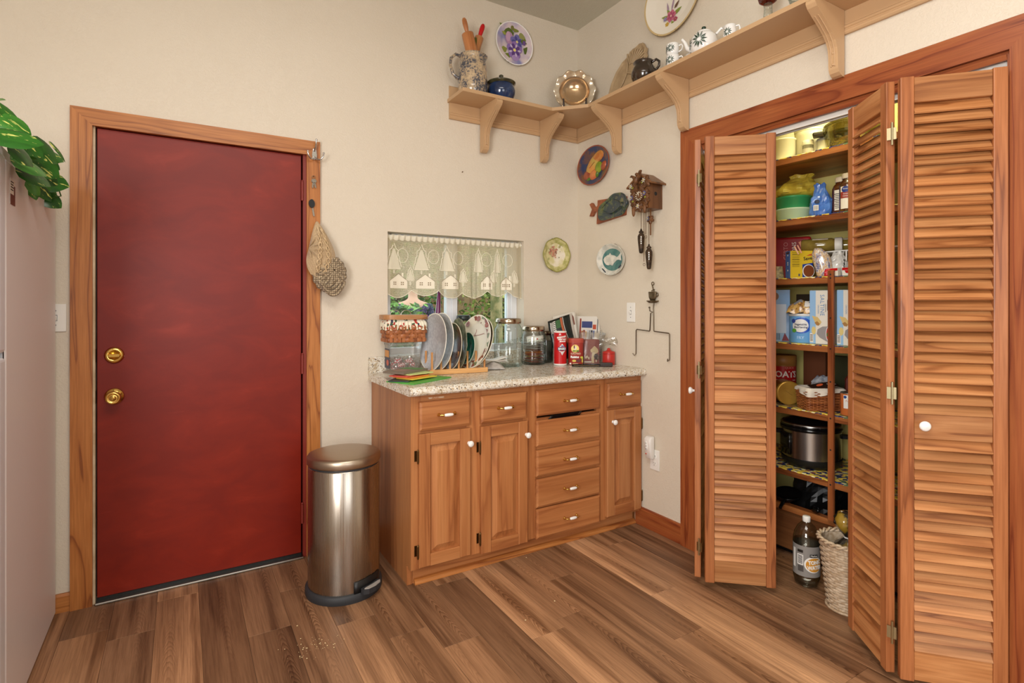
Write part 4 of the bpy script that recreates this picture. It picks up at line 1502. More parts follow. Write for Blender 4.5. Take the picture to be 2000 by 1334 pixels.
dl = MB(tl(.004, -.108, .004) @ PF).lathe([(0, 0), (.030, 0), (.031, .004), (.029, .006), (0, .007)], 28).build('dial', DK, ck)
num = MB()
for i in range(12):
    a = 2 * PI * i / 12
    T = tl(.004, -.1150, .004) @ ry(a)
    num.box(-.0017, .0017, -.0008, 0, .017, .026, T=T)
num.build('hour_mark', mat((232, 224, 204), .5), dl)
hd = MB()
for a, L in ((R(-25), .016), (R(-8), .022)):
    hd.box(-.0014, .0014, -.0022, -.0012, -.003, L, T=tl(.004, -.1150, .004) @ ry(a))
hd.build('clock_hand', mat((232, 224, 204), .5), dl)
# bird with spread wings on the gable
bd_ = MB()
bd_.ell((0, 0, 0), .014, .016, .030, 12, 8, T=tl(-.006, -.122, .092) @ ry(R(20)))
bd_.ell((0, 0, 0), .010, .011, .010, 10, 7, T=tl(.004, -.130, .122))
bd_.cyl((.006, -.139, .121), (.010, -.150, .117), .004, .0005, 8)
bd_.build('bird', DK, ck)
for s_, pts in ((-1, [(-.010, .100), (-.024, .120), (-.046, .128), (-.060, .118), (-.040, .112), (-.030, .094), (-.016, .082)]), (1, [(.004, .100), (.012, .122), (.022, .140), (.034, .142), (.028, .122), (.024, .100), (.010, .086)])):
    MB().prism(pts, -.128 - .004 * s_, -.119, 'y').build('wing', DK, ck, bev=.002)
MB().prism([(-.018, .066), (-.002, .066), (-.004, .036), (-.016, .040)], -.122, -.112, 'y').build('tail', DK, ck, bev=.001)
for x, zt, zb, nm in ((-.022, -.07, -.176, 'chain'), (.000, -.07, -.366, 'chain'), (.014, -.07, -.212, 'chain'), (.038, -.07, -.270, 'chain')):
    c_ = MB()
    n = int((zt - zb) / .009)
    for i in range(n):
        zz = zt - .009 * i
        if i % 2:
            c_.box(x - .0016, x + .0016, -.0716, -.0704, zz - .011, zz)
        else:
            c_.box(x - .0006, x + .0006, -.0726, -.0694, zz - .011, zz)
    c_.build(nm, M['oldbrass'], ck)
for x, z in ((.001, -.372), (.015, -.218)):
    MB().tube([(x + .0075 * cos(a), -.071, z - .0045 + .0075 * sin(a)) for a in (2 * PI * i / 14 for i in range(14))], .0012, 6, closed=True).build('chain_ring', M['oldbrass'], ck)
pc = mat((84, 66, 50), .35, .5, c2=(52, 40, 30), ns=60, bump=.8, bs=240)
for x, z in ((-.022, -.245), (.038, -.338)):
    w_ = MB(tl(x, -.071, z))
    w_.lathe([(0, -.068), (.009, -.066), (.0115, -.058), (.0165, -.020), (.019, .012), (.0185, .030), (.012, .044), (.008, .047), (.013, .050), (.013, .056), (.006, .062), (.0035, .072), (0, .074)], 20, wave=lambda a, j: .06 * cos(8 * a + j))
    o = w_.build('pine_cone_weight', pc, ck)
    hl = MB()
    for k in range(4):
        hl.box(-.0015, .0015, -.0202, -.0180, z + .020 - .012 * k, z + .027 - .012 * k, T=tl(x, -.071, 0) @ rz(R(45)))
    hl.build('scale_highlight', mat((196, 190, 176), .3, 1.0), o)  # glints on the cone scales, built as pale strips turned to the viewer
MB().box(.034, .041, -.060, -.056, -.215, -.06).build('pendulum_rod', M['clockwood'], ck)
vineleaf(.037, -.128, .026, .9, -.060, ck, 'pendulum_leaf')
edelweiss(.035, -.124, .014, -.074, (104, 116, 160), ck)

# ---- wire plate hanger with tea cup ornament
ph = thing('wire_plate_hanger', 'dark wire plate hanger topped by a little metal tea cup, right of the light switch', 'hanger', (-.0005, -.693, 1.17), WB)
pw = mat((116, 100, 76), .4, .6, c2=(88, 74, 54), ns=60)
cp = MB()
cp.lathe([(0, .122), (.020, .122), (.032, .128), (.034, .132), (0, .131)], 24, ey=.35)
cp.lathe([(0, .132), (.012, .132), (.020, .146), (.0225, .168), (.021, .170), (0, .170)], 24, ey=.42)
cp.build('tea_cup', pw, ph, (.006, -.014, -.038)).scale = (1.35, 1.2, 1.32)
MB().tube([(.034, -.014, .176), (.046, -.014, .178), (.048, -.014, .166), (.038, -.014, .156), (.032, -.014, .156)], .0028, 7).build('cup_handle', pw, ph)
MB().tube([(.004, -.014, .184), (.000, -.014, .192), (.012, -.014, .198), (.008, -.014, .212), (.003, -.014, .222)], .003, 7).tube([(.012, -.014, .184), (.018, -.014, .190), (.020, -.014, .198), (.013, -.014, .190)], .003, 7).build('steam_curl', pw, ph)
MB().tube([(.008 + .009 * cos(a), -.014, .232 + .009 * sin(a)) for a in (2 * PI * i / 14 for i in range(14))], .0024, 6, closed=True).build('hanging_loop', pw, ph)
w_ = MB()
w_.tube([(.012, -.010, .124), (.008, -.010, .090), (.010, -.010, .072), (.012, -.010, -.034), (.016, -.010, -.038), (.122, -.010, -.044), (.128, -.010, -.050), (.128, -.010, -.190), (.126, -.024, -.196), (.134, -.030, -.184)], .0032, 8)
w_.build('wire', M['wire'], ph)
w_ = MB()
w_.tube([(-.020, -.011, .092), (-.018, -.011, .078), (.006, -.013, .070), (-.012, -.010, .064), (-.018, -.010, -.034), (-.022, -.010, -.038), (-.122, -.010, -.032), (-.128, -.010, -.038), (-.130, -.010, -.176), (-.128, -.024, -.186), (-.136, -.030, -.172)], .0032, 8)
w_.build('wire', M['wire'], ph)
MB().ell((-.021, -.011, .097), .0055, .0055, .0055, 10, 6).build('ball_tip', M['wire'], ph)

# ================================================================== HIGH CORNER SHELF
ws = thing('wall_shelf', 'tan painted high shelf wrapping the corner on curved brackets', 'shelf', (0, 0, 2.465))
SP = M['shelfpaint']
D_ = .212
pl_ = [(-.958, -.001), (-.001, -.001), (-.001, -2.9), (-D_, -2.9), (-D_, -.372), (-.362, -D_), (-.905, -D_), (-.958, -.18)]
pl_ = [(-.965, -.001), (-.001, -.001), (-.001, -2.9), (-D_, -2.9), (-D_, -.372), (-.362, -D_), (-.965, -D_)]
MB().prism(pl_, 0, .020, 'z').build('shelf_board', SP, ws, bev=.003, seg=2)
bk = [(-.001, .0), (-.001, .095), (-.014, .098), (-.016, .0)]
rail = [(-.001, -.094), (-.013, -.094), (-.018, -.088), (-.018, -.080), (-.015, -.077), (-.015, -.073), (-.019, -.070), (-.019, -.062), (-.015, -.058), (-.015, -.0005), (-.001, -.0005)]
up_ = [(-.001, .0205), (-.013, .0205), (-.013, .094), (-.009, .099), (-.001, .099)]
MB().prism(rail, -.955, -.020, 'x').build('back_rail', SP, ws)
MB().prism([(p[0], p[1]) for p in rail], -2.9, -.001, 'y').build('back_rail', SP, ws)
MB().prism(up_, -.955, -.014, 'x').build('upper_rail', SP, ws)
MB().prism(up_, -2.9, -.001, 'y').build('upper_rail', SP, ws)
# bracket outline (out from wall = negative, z)
cen = [(-.186, -.010), (-.176, -.026), (-.150, -.052), (-.116, -.080), (-.085, -.108), (-.062, -.140), (-.052, -.172), (-.050, -.215)]


def brk_outline():
    fr_o = [(-.194, -.001), (-.206, -.008), (-.208, -.020), (-.196, -.036), (-.165, -.057), (-.125, -.083), (-.090, -.109), (-.067, -.133), (-.054, -.158), (-.049, -.185), (-.048, -.226), (-.046, -.240), (-.039, -.254), (-.026, -.264), (-.012, -.268), (-.001, -.268)]
    return fr_o + [(-.001, -.001)]


bo = brk_outline()
bsrc = None
for (x, y, rot) in ((-.739, -.0195, 0), (-.303, -.0195, 0), (-.0195, -.434, WB), (-.0195, -.944, WB), (-.0195, -1.728, WB), (-.0195, -2.505, WB)):
    if bsrc is None:
        g = MB()
        g.prism(bo, -.019, .019, 'x')
        ob = g.build('bracket', SP, ws, bev=.011, seg=3)
        g = MB()
        rib = [(-.165, -.0575), (-.125, -.0835), (-.090, -.1095), (-.0675, -.1335), (-.0545, -.1585), (-.0495, -.1855), (-.0485, -.230)]
        for s_ in (-1, 1):
            g.tube([(s_ * .007, p[0] - .0005, p[1]) for p in rib], .0028, 6)
        for z in (-.176, -.222):
            g.ell((0, -.0495, z), .006, .004, .006, 10, 6)
        g.build('bead_and_plugs', SP, ob)
        bsrc = ob
    else:
        ob = dup(bsrc, ws)
    ob.location = (x + (.018 if rot == 0 else 0) * 0, y, 0) if rot == 0 else (x, y, 0)
    ob.rotation_euler = (0, 0, rot)
ZS = 2.4852

# stoneware jug holding three rolling pins
stone = NT('spattered_stoneware')
_v = stone.coords((1, 1, 1), False)
_n1 = stone.noise(_v, 95, 4, .65)
_n2 = stone.noise(_v, 12, 2)
_a = stone.n('ShaderNodeMath', operation='MULTIPLY')
stone.l(_n1, _a.inputs[0])
stone.l(_n2, _a.inputs[1])
stone.bsdf(stone.ramp(_a.outputs[0], [(.17, (196, 172, 138)), (.24, (168, 148, 122)), (.29, (96, 94, 98)), (.38, (56, 60, 72))]), .16, coat=.5)
jg = thing('stoneware_jug', 'blue speckled stoneware jug holding rolling pins at the left end of the high shelf', 'jug', (-.852, -.108, ZS), R(-20))
jb = MB().lathe([(0, 0), (.078, 0), (.083, .006), (.084, .05), (.085, .12), (.082, .165), (.074, .192), (.071, .205), (.076, .226), (.079, .236), (.076, .238), (.070, .226), (.066, .205), (.070, .185), (.076, .12), (.076, .02), (0, .018)], 40, wave=lambda a, j: (.10 if 8 <= j <= 11 else 0) * max(0, cos(a)) ** 12)
jb.build('body', stone.m, jg)
MB().tube([(-.068, -.012, .222), (-.100, -.018, .232), (-.128, -.024, .205), (-.132, -.024, .165), (-.118, -.020, .120), (-.094, -.014, .100), (-.080, -.012, .098)], [.010, .009, .0085, .0085, .009, .010, .011], 10).build('handle', stone.m, jg)


def rolling_pin(label, base, d, hcol, bcol=None, body=.030, L=.26):
    t_ = thing('rolling_pin', label, 'rolling pin', base, Vector(d).to_track_quat('Z', 'Y').to_euler()[:])
    MB().lathe([(0, 0), (body - .004, 0), (body, .004), (body, L - .004), (body - .004, L), (0, L)], 24).build('roller', bcol or M['pinwood'], t_)
    for s_ in (0, 1):
        T = tl(0, 0, L) if s_ else (tl(0, 0, 0) @ rx(PI))
        MB(T).lathe([(.008, 0), (.010, .006), (.013, .030), (.0145, .055), (.013, .074), (.008, .084), (0, .087)], 16).build('handle', hcol, t_)
    return t_


rolling_pin('brown rolling pin with brown handle leaning left in the speckled jug', (-.836, -.138, ZS + .11), (-.27, .02, 1), M['pinwood'], body=.034, L=.245)
rolling_pin('rolling pin with a red handle leaning right in the speckled jug', (-.876, -.076, ZS + .11), (.31, -.02, 1), M['red'], body=.026, L=.275)
rolling_pin('small rolling pin with a green handle between the two larger ones in the jug', (-.850, -.110, ZS + .11), (.12, .10, 1), mat((92, 96, 34), .4), body=.018, L=.170)

bl = NT('blue_glaze')
_v = bl.coords((1, 1, 1), False)
bl.bsdf(bl.ramp(bl.noise(_v, 10, 3, .6), [(.35, (22, 36, 66)), (.55, (34, 58, 98)), (.75, (56, 70, 96))]), .12, coat=.6)
olive = mat((74, 70, 44), .15, c2=(52, 50, 36), ns=20, coat=.5)
pt = thing('lidded_pot', 'round blue glazed pot with olive lid on the high shelf', 'pot', (-.664, -.112, ZS))
MB().lathe([(0, 0), (.055, 0), (.062, .005), (.082, .045), (.085, .068), (.078, .098), (.074, .104), (.0, .104)], 40).build('body', bl.m, pt)
MB().lathe([(.074, .103), (.086, .112), (.087, .117), (.080, .119), (.055, .133), (.022, .144), (0, .146)], 40).build('lid', olive, pt)
MB().lathe([(.010, .142), (.009, .150), (.014, .158), (.013, .164), (.005, .169), (0, .170)], 18).build('lid_knob', olive, pt)

# carnival glass bowl standing on a little easel in the corner
car = mat((192, 160, 122), .15, .65, c2=(212, 196, 168), ns=7)
car2 = mat((226, 214, 192), .12, .45, c2=(206, 182, 150), ns=9)
bw = thing('carnival_bowl', 'amber lustre glass bowl with ruffled rim standing on its edge in the shelf corner', 'bowl', (-.168, -.180, ZS + .146), (R(-6), 0, R(-35)))
b_ = MB(PF)
b_.lathe([(0, -.052), (.040, -.052), (.044, -.048), (.078, -.030), (.094, -.008), (.098, .006)], 60, 0, cap=False)
b_.lathe([(.094, .006), (.088, -.010), (.070, -.028), (.036, -.042), (0, -.044)], 60, 0, cap=False)
b_.build('bowl', car, bw)
b_ = MB(PF)


def ruff(u, v):
    a = 2 * PI * u
    r_ = .095 + .035 * v
    return (r_ * cos(a) * (1 + .02 * v * cos(10 * a)), r_ * sin(a) * (1 + .02 * v * cos(10 * a)), .006 + .016 * v + .010 * v * cos(10 * a))


b_.grid(ruff, 96, 4, cu=True)
b_.build('ruffled_rim', car2, bw, solid=.004)
es = thing('plate_easel', 'small dark wooden easel holding the amber glass bowl', 'stand', (-.168, -.180, ZS), R(-35))
ed = mat((52, 38, 28), .35)
for s_ in (-1, 1):
    MB().tube([(s_ * .070, -.060, .080), (s_ * .069, -.060, .040), (s_ * .062, -.044, .008), (s_ * .050, .030, .006), (s_ * .030, .075, .12)], [.005, .006, .006, .006, .005], 8).build('leg', ed, es)
MB().box(-.058, .058, -.050, -.042, .001, .012).build('crossbar', ed, es, bev=.002)

# tan moulded platter leaning on the wall
tp_ = thing('leaning_platter', 'tan moulded platter with ribbed fan tail leaning behind the brown pitcher', 'platter', (-.064, -.545, ZS), (R(-10), 0, WB))
tanm = mat((180, 154, 118), .45, c2=(168, 142, 108), ns=20, bump=.1, bs=120)
PS = 1.17
o1 = [(-.135, .004), (-.140, .060), (-.128, .130), (-.100, .190), (-.060, .232), (-.030, .244), (-.018, .262), (.010, .280), (.030, .280), (.052, .290), (.078, .284), (.090, .262), (.105, .245), (.104, .222), (.112, .205), (.104, .180), (.110, .120), (.108, .004)]
o1 = [(p[0] * PS, p[1] * 1.08 - (.004 if p[1] < .01 else 0) * .08) for p in o1]
b_ = MB()
loft(b_, [[(p[0], 0, p[1]) for p in o1], [(p[0], -.016, p[1]) for p in o1], [(p[0] * .95, -.020, p[1] * .97 + .004) for p in o1], [(p[0] * .86, -.012, p[1] * .9 + .012) for p in o1]], sm=False)
b_.build('platter', tanm, tp_)
rb = MB(sc3(PS, 1, 1.08))
for i in range(9):
    a = R(22 + 11 * i)
    rb.tube([(.010 + r_ * cos(a), -.014 - .004 * (r_ > .05), .165 + r_ * sin(a)) for r_ in (.03, .06, .085, .105)], [.003, .005, .006, .004], 6)
rb.tube([(-.030, -.016, .240), (-.014, -.018, .20), (-.010, -.018, .150), (-.030, -.018, .10), (-.060, -.018, .06), (-.10, -.016, .03)], .005, 6)
rb.tube([(-.010, -.018, .150), (.03, -.018, .13), (.06, -.018, .09), (.06, -.018, .03)], .005, 6)
rb.build('moulded_ribs', tanm, tp_)

brn = mat((38, 28, 22), .12, c2=(58, 42, 30), ns=12, coat=.6)
bp = thing('brown_pitcher', 'squat dark brown glazed pitcher in front of the tan platter', 'pitcher', (-.140, -.757, ZS), R(-60))
MB().lathe([(0, 0), (.050, 0), (.056, .005), (.072, .040), (.074, .062), (.066, .090), (.054, .105), (.052, .118), (.058, .130), (.056, .132), (.049, .120), (.050, .105), (0, .095)], 36, wave=lambda a, j: .12 * max(0, cos(a - PI)) ** 14 * (1 if 6 <= j <= 10 else 0)).build('body', brn, bp)
MB().tube([(.052, 0, .122), (.074, 0, .132), (.092, 0, .116), (.090, 0, .090), (.072, 0, .070)], .0075, 10).build('handle', brn, bp)
bp.scale = (.92, .92, .92)

# white china with dark green leaf sprays
green = mat((36, 56, 42), .25)
grey = mat((126, 140, 128), .3)


def spray(par, r, z, a0, s, up=0):
    """leaf spray printed on a round pot"""
    out = {}
    k = 0
    for g, n, rr in ((green, 11, 1.0), (grey, 8, .8)):
        bb = MB()
        for i in range(n):
            a = 2 * PI * i / n + (0.35 if g is grey else 0)
            pts = lf_(s * .22 * cos(a), s * .22 * sin(a), s * .78 * rr, s * .20 * rr, a)
            f = round_can(r, z, a0)
            bb.add([f(p[0], p[1], .0006 + k * .00005) for p in pts], [(0, 1, 5), (1, 2, 4, 5), (2, 3, 4)])
            k += 1
        bb.build('leaf_print', g, par)


def cup(label, x, y, z, rot, prints=(0.0,)):
    t_ = thing('tea_cup', label, 'cup', (x, y, z), rot)
    t_.scale = (.86, .86, .86)
    MB().lathe([(0, 0), (.024, 0), (.030, .003), (.0355, .016), (.0365, .040), (.0375, .066), (.0360, .067), (.034, .040), (.030, .010), (0, .007)], 32).build('body', M['porcelain'], t_)
    MB().tube([(.036, 0, .054), (.052, 0, .058), (.058, 0, .044), (.052, 0, .026), (.035, 0, .018)], .0042, 8).build('handle', M['porcelain'], t_)
    for a0 in prints:
        spray(t_, .0372, .036, a0, .026)
    return t_


fcam = R(-90)
cup('white leaf-print cup at the bottom of the pair on the high shelf', -.165, -.985, ZS, R(-62), (R(-10), R(-75)))
cup('white leaf-print cup stacked on top of another on the high shelf', -.165, -.985, ZS + .0578, R(-62), (R(-5), R(-68)))
cup('white leaf-print cup standing behind, between the stacked pair and the teapot', -.090, -1.040, ZS, R(-62), (R(-10),))
tpot = thing('teapot', 'round white leaf-print teapot with green knob on the high shelf', 'teapot', (-.138, -1.155, ZS), R(-62))
MB().lathe([(0, 0), (.045, 0), (.052, .004), (.066, .030), (.070, .060), (.064, .092), (.046, .112), (.040, .114), (0, .114)], 40).build('body', M['porcelain'], tpot)
MB().lathe([(.041, .113), (.042, .117), (.030, .127), (.010, .133), (0, .134)], 32).build('lid', M['porcelain'], tpot)
MB().lathe([(.006, .130), (.007, .137), (.012, .144), (.010, .150), (0, .152)], 16).build('lid_knob', green, tpot)
MB().tube([(.062, 0, .098), (.086, 0, .122), (.112, 0, .112), (.116, 0, .080), (.098, 0, .046), (.068, 0, .034)], .0075, 10).build('handle', M['porcelain'], tpot)
MB().tube([(-.060, 0, .040), (-.084, 0, .058), (-.096, 0, .090), (-.112, 0, .112)], [.015, .012, .009, .007], 12).build('spout', M['porcelain'], tpot)
tpot.scale = (.92, .92, .92)
spray(tpot, .0705, .062, R(-8), .042)
spray(tpot, .0705, .062, R(-72), .036)
crm = thing('creamer', 'small white leaf-print creamer right of the teapot', 'creamer', (-.160, -1.318, ZS), R(-62))
MB().lathe([(0, 0), (.026, 0), (.032, .003), (.040, .022), (.040, .050), (.034, .074), (.037, .092), (.035, .093), (.031, .074), (.034, .030), (0, .01)], 32, wave=lambda a, j: .25 * max(0, cos(a - PI)) ** 10 * (1 if j in (6, 7) else 0)).build('body', M['porcelain'], crm)
MB().tube([(.034, 0, .084), (.054, 0, .086), (.060, 0, .064), (.054, 0, .040), (.040, 0, .030)], .005, 8).build('handle', M['porcelain'], crm)
crm.scale = (.72, .72, .72)
spray(crm, .0408, .044, R(-15), .030)
rg = thin_glass('red_glass', (196, 30, 30), (96, 8, 10), .10, .02)
cg = M['jarglass']
gb_ = thing('red_goblet', 'ruby red glass goblet with clear ribbed stem on the high shelf', 'goblet', (-.150, -1.500, ZS))
MB().lathe([(0, .083), (.020, .085), (.036, .096), (.042, .118), (.041, .150), (.039, .1502), (.038, .118), (.032, .100), (0, .090)], 32).build('bowl', rg, gb_)
MB().lathe([(0, 0), (.034, 0), (.034, .004), (.026, .010), (.020, .016), (.017, .045), (.016, .070), (.018, .082), (0, .083)], 24, wave=lambda a, j: .08 * cos(10 * a)).build('stem', cg, gb_)
gc = thing('glass_dish', 'clear pressed glass dish next to the red goblet', 'dish', (-.140, -1.640, ZS))
MB().lathe([(0, 0), (.030, 0), (.034, .006), (.044, .040), (.052, .062), (.050, .063), (.041, .040), (.030, .010), (0, .008)], 32, wave=lambda a, j: .04 * cos(12 * a)).build('bowl', cg, gc)

# ================================================================== LACE VALANCE
t = NT('lace_dense')
tr_ = t.n('ShaderNodeBsdfTransparent')
df_ = t.n('ShaderNodeBsdfDiffuse')
df_.inputs[0].default_value = lin((238, 230, 208))
mx_ = t.n('ShaderNodeMixShader')
mx_.inputs[0].default_value = .78
t.l(tr_.outputs[0], mx_.inputs[1])
t.l(df_.outputs[0], mx_.inputs[2])
t.l(mx_.outputs[0], t.out.inputs[0])
M['lace2'] = t.m


def scal(x):
    k = ((x + 1.330) / .160) % 1.0
    return 1.362 - .036 * sin(PI * k) ** .8 - .008 * sin(x * 13)


def lacepos(x, v, off=0.0):
    """v: 0 at the rod, 1 at the scalloped hem"""
    z = 1.655 + (scal(x) - 1.655) * v
    g = .5 + .5 * sin(x * 9.0 + 1.0)
    y = .030 + (.005 + .007 * v) * sin(x * 42 * (1 + .06 * sin(x * 11))) + (.006 * v * sin(x * 150) if x > -.84 else 0) - .006 * v * g - off
    return (x, y, z)


va = thing('lace_valance', 'cream lace valance with little houses and fir trees in the window', 'valance')
vb = MB()
VA0, VA1 = -1.318, -.438
NU, NV = 220, 12
vb.grid(lambda u, v: lacepos(VA0 + (VA1 - VA0) * u, v), NU, NV)
vo_ = vb.build('lace_net', M['lace'], va)
uvl = vo_.data.uv_layers.new(name='UVMap')
co = [v.co for v in vo_.data.vertices]
for lp in vo_.data.loops:
    c_ = co[lp.vertex_index]
    uvl.data[lp.index].uv = (c_.x * 1.12, c_.z)
MB().grid(lambda u, v: (VA0 + (VA1 - VA0) * u, .026 + .004 * sin(u * 160) - .004 * sin(PI * v), 1.646 + .030 * v + .003 * sin(u * 160 + 1)), 300, 4).build('gathered_heading', M['lace2'], va)
MB().cyl((VX0, .032, 1.662), (VX1, .032, 1.662), .006, n=10).build('curtain_rod', M['whiteplastic'], va)
hm = MB()
hm.tube([lacepos(VA0 + (VA1 - VA0) * i / 220, 1.0, .001) for i in range(221)], .0022, 5)
hm.build('hem', M['lacesolid'], va)


def on_lace(x, z, off):
    zz = scal(x)
    v = (1.655 - z) / (1.655 - zz)
    return lacepos(x, min(max(v, 0), 1), off)


def lace_patch(polys, m, name, off=.0016):
    b_ = MB()
    for (x0, x1, zl, zh) in polys:   # columns: each strip between two heights
        b_.add([on_lace(x0, zl[0], off), on_lace(x1, zl[1], off), on_lace(x1, zh[1], off), on_lace(x0, zh[0], off)], [(0, 1, 2, 3)])
    return b_.build(name, m, va)


def house(cx, w=.112, base=1.375):
    st = []
    n = 8
    for i in range(n):
        a, c = cx - w / 2 + w * i / n, cx - w / 2 + w * (i + 1) / n
        h = lambda x: base + .046 + .038 * (1 - abs(x - cx) / (w / 2))
        st.append((a, c, (base, base), (h(a), h(c))))
    st.append((cx + .020, cx + .030, (base + .050, base + .050), (base + .088, base + .088)))
    lace_patch(st, M['lacesolid'], 'lace_house')
    wn = []
    for sx_ in (-w * .22, w * .22):
        for dx in (-.0055, .0055):
            for dz in (-.0055, .0055):
                x, z = cx + sx_ + dx, base + .028 + dz
                wn.append((x - .0034, x + .0034, (z - .0034, z - .0034), (z + .0034, z + .0034)))
    lace_patch(wn, M['laceline'], 'lace_house_window', .0026)
    rl = MB()
    for s_ in (-1, 1):
        rl.tube([on_lace(cx + s_ * (w / 2 + .004) * t, base + .083 - .042 * t, .003) for t in (i / 6 for i in range(7))], .0011, 5)
    rl.build('lace_roof_line', M['laceline'], va)


def fir(cx, base, hgt, w):
    b_ = MB()
    pts = []
    for s_ in (1, -1):
        seg = []
        for k in range(4):
            t0 = 1 - k / 4
            t1 = 1 - (k + .85) / 4
            seg += [(s_ * w * .18 * (k > 0) + s_ * w * .5 * (1 - t0) * .62, base + hgt * t0), (s_ * w * .5 * (1 - t1) ** .8, base + hgt * t1)]
        pts.append(seg if s_ == 1 else seg[::-1])
    for seg in pts:
        P_ = []
        for i in range(len(seg) - 1):
            for q in range(3):
                t = q / 3
                P_.append(on_lace(cx + seg[i][0] + (seg[i + 1][0] - seg[i][0]) * t, seg[i][1] + (seg[i + 1][1] - seg[i][1]) * t, .002))
        b_.tube(P_, .0022, 5)
    b_.tube([on_lace(cx + w * (t - .5) * .86, base + hgt * .03, .002) for t in (i / 8 for i in range(9))], .0018, 5)
    b_.build('lace_fir_tree', M['lacesolid'], va)
    st = []
    for k in range(10):
        t0, t1 = k / 10, (k + 1) / 10
    cols = 7
    for i in range(cols):
        a, c = cx - w * .42 + w * .84 * i / cols, cx - w * .42 + w * .84 * (i + 1) / cols
        h = lambda x: base + hgt * max(.05, (1 - abs(x - cx) / (w * .44)) * .92)
        st.append((a, c, (base + .006, base + .006), (h(a), h(c))))
    st.append((cx - .005, cx + .005, (base - .020, base - .020), (base, base)))
    o = lace_patch(st, M['lace2'], 'lace_fir_fill', .0010)




def moon(cx, cz, r):
    MB().tube([on_lace(cx + r * .82 * cos(a), cz + r * sin(a), .002) for a in (2 * PI * i / 28 for i in range(28))], .0016, 5, closed=True).build('lace_moon', M['lacesolid'], va)


for cx in (-1.250, -1.090, -.930, -.690, -.545):
    house(cx, .108 if cx < -.9 else .074)
for cx in (-1.278, -1.112, -.952, -.742, -.612):
    fir(cx, 1.478, .150, .100 if cx < -.9 else .062)
for cx in (-1.178, -.845, -.640, -.490):
    fir(cx, 1.415, .085, .050)
for cx in (-1.225, -1.040, -.880, -.690, -.535):
    moon(cx, 1.560, .040)

# ================================================================== ON THE COUNTER
FC = R(-22)   # things turned towards the room
# plastic tub with candy, basket on top
TX, TY = -1.266, -.088
tub = thing('candy_tub', 'clear square plastic tub of red and white candies under the woven basket', 'tub', (TX, TY, ZC), R(-3))
tb_ = MB()
rgs = []
for z, k in ((.0005, .86), (.006, .92), (.13, .98), (.150, 1.0), (.152, 1.03), (.160, 1.03)):
    rgs.append([(x * k, y * k, z) for x, y in rrect(.178, .126, .022, 4)])
loft(tb_, rgs, cap=(True, False))
tb_.build('tub_wall', M['clearplastic'], tub)
ld = MB()
loft(ld, [[(x * 1.04, y * 1.04, z) for x, y in rrect(.178, .126, .022, 4)] for z in (.152, .166)], cap=(False, True))
ld.build('lid', M['clearplastic'], tub)
lbm = mat((34, 40, 70), .4)
T_ = Matrix(((0, 0, -1, -.0875), (-1, 0, 0, 0), (0, 1, 0, .080), (0, 0, 0, 1)))
poly_patch(rect(.090, .105), onto(T_), lbm, tub, 'side_label')
poly_patch(rect(.078, .036, 0, .026), onto(T_ @ tl(0, 0, .0008)), mat((206, 140, 64), .4), tub, 'label_panel')
poly_patch(oval(.022, .016, .012, -.022, 14), onto(T_ @ tl(0, 0, .0008)), mat((196, 84, 60), .4), tub, 'label_emblem')
cw, cr = mat((240, 232, 230), .25), mat((206, 44, 58), .3)
c0 = None
random.seed(3)
for i in range(66):
    layer = i // 22
    x = TX - .066 + .132 * ((i * .618) % 1) + random.uniform(-.006, .006)
    y = TY - .042 + .028 * (i % 4) + random.uniform(-.004, .004)
    z = ZC + .013 + .024 * layer + .010 * random.random()
    if c0 is None:
        c0 = thing('wrapped_candy', 'red and white peppermint candy twisted in clear wrap in the tub', 'candy', (x, y, z), 0, 'peppermints in the candy tub')
        q = MB()
        for k in range(8):
            a0, a1 = 2 * PI * k / 8, 2 * PI * (k + 1) / 8
            r_ = .0105
            pts = [(0, 0, .0042), (r_ * .8 * cos(a0), r_ * .8 * sin(a0), .0042), (r_ * .8 * cos(a1), r_ * .8 * sin(a1), .0042), (r_ * cos(a0), r_ * sin(a0), 0), (r_ * cos(a1), r_ * sin(a1), 0), (0, 0, -.0042), (r_ * .8 * cos(a0), r_ * .8 * sin(a0), -.0042), (r_ * .8 * cos(a1), r_ * .8 * sin(a1), -.0042)]
            q.add(pts, [(0, 1, 2), (1, 3, 4, 2), (3, 6, 7, 4), (5, 7, 6)], k % 2)
        q.build('sweet', [cw, cr], c0)
        for s_ in (-1, 1):
            MB().add([(s_ * .010, 0, 0), (s_ * .021, -.008, .003), (s_ * .019, .001, -.002), (s_ * .021, .008, .003)], [(0, 1, 2), (0, 2, 3)]).build('twist', M['film'], c0, solid=.0004)
        o = c0
    else:
        o = dup(c0)
        o.location = (x, y, z)
    o.rotation_euler = (random.uniform(0, 3), random.uniform(0, 3), random.uniform(0, 6))

# basket
bk = thing('woven_basket', 'woven splint basket with cloth ruffle and wooden lid, standing on the candy tub', 'basket', (TX + .002, TY - .002, ZC + .167), R(-3))
spl = wood('basket_splint', (176, 110, 66), (156, 92, 52), (120, 66, 36), axis=0, ring=3, vary=.12)
BW, BD, BH = .212, .140, .092


def around(s, w, d, r):
    pts = rrect(w, d, r, 6)
    return pts


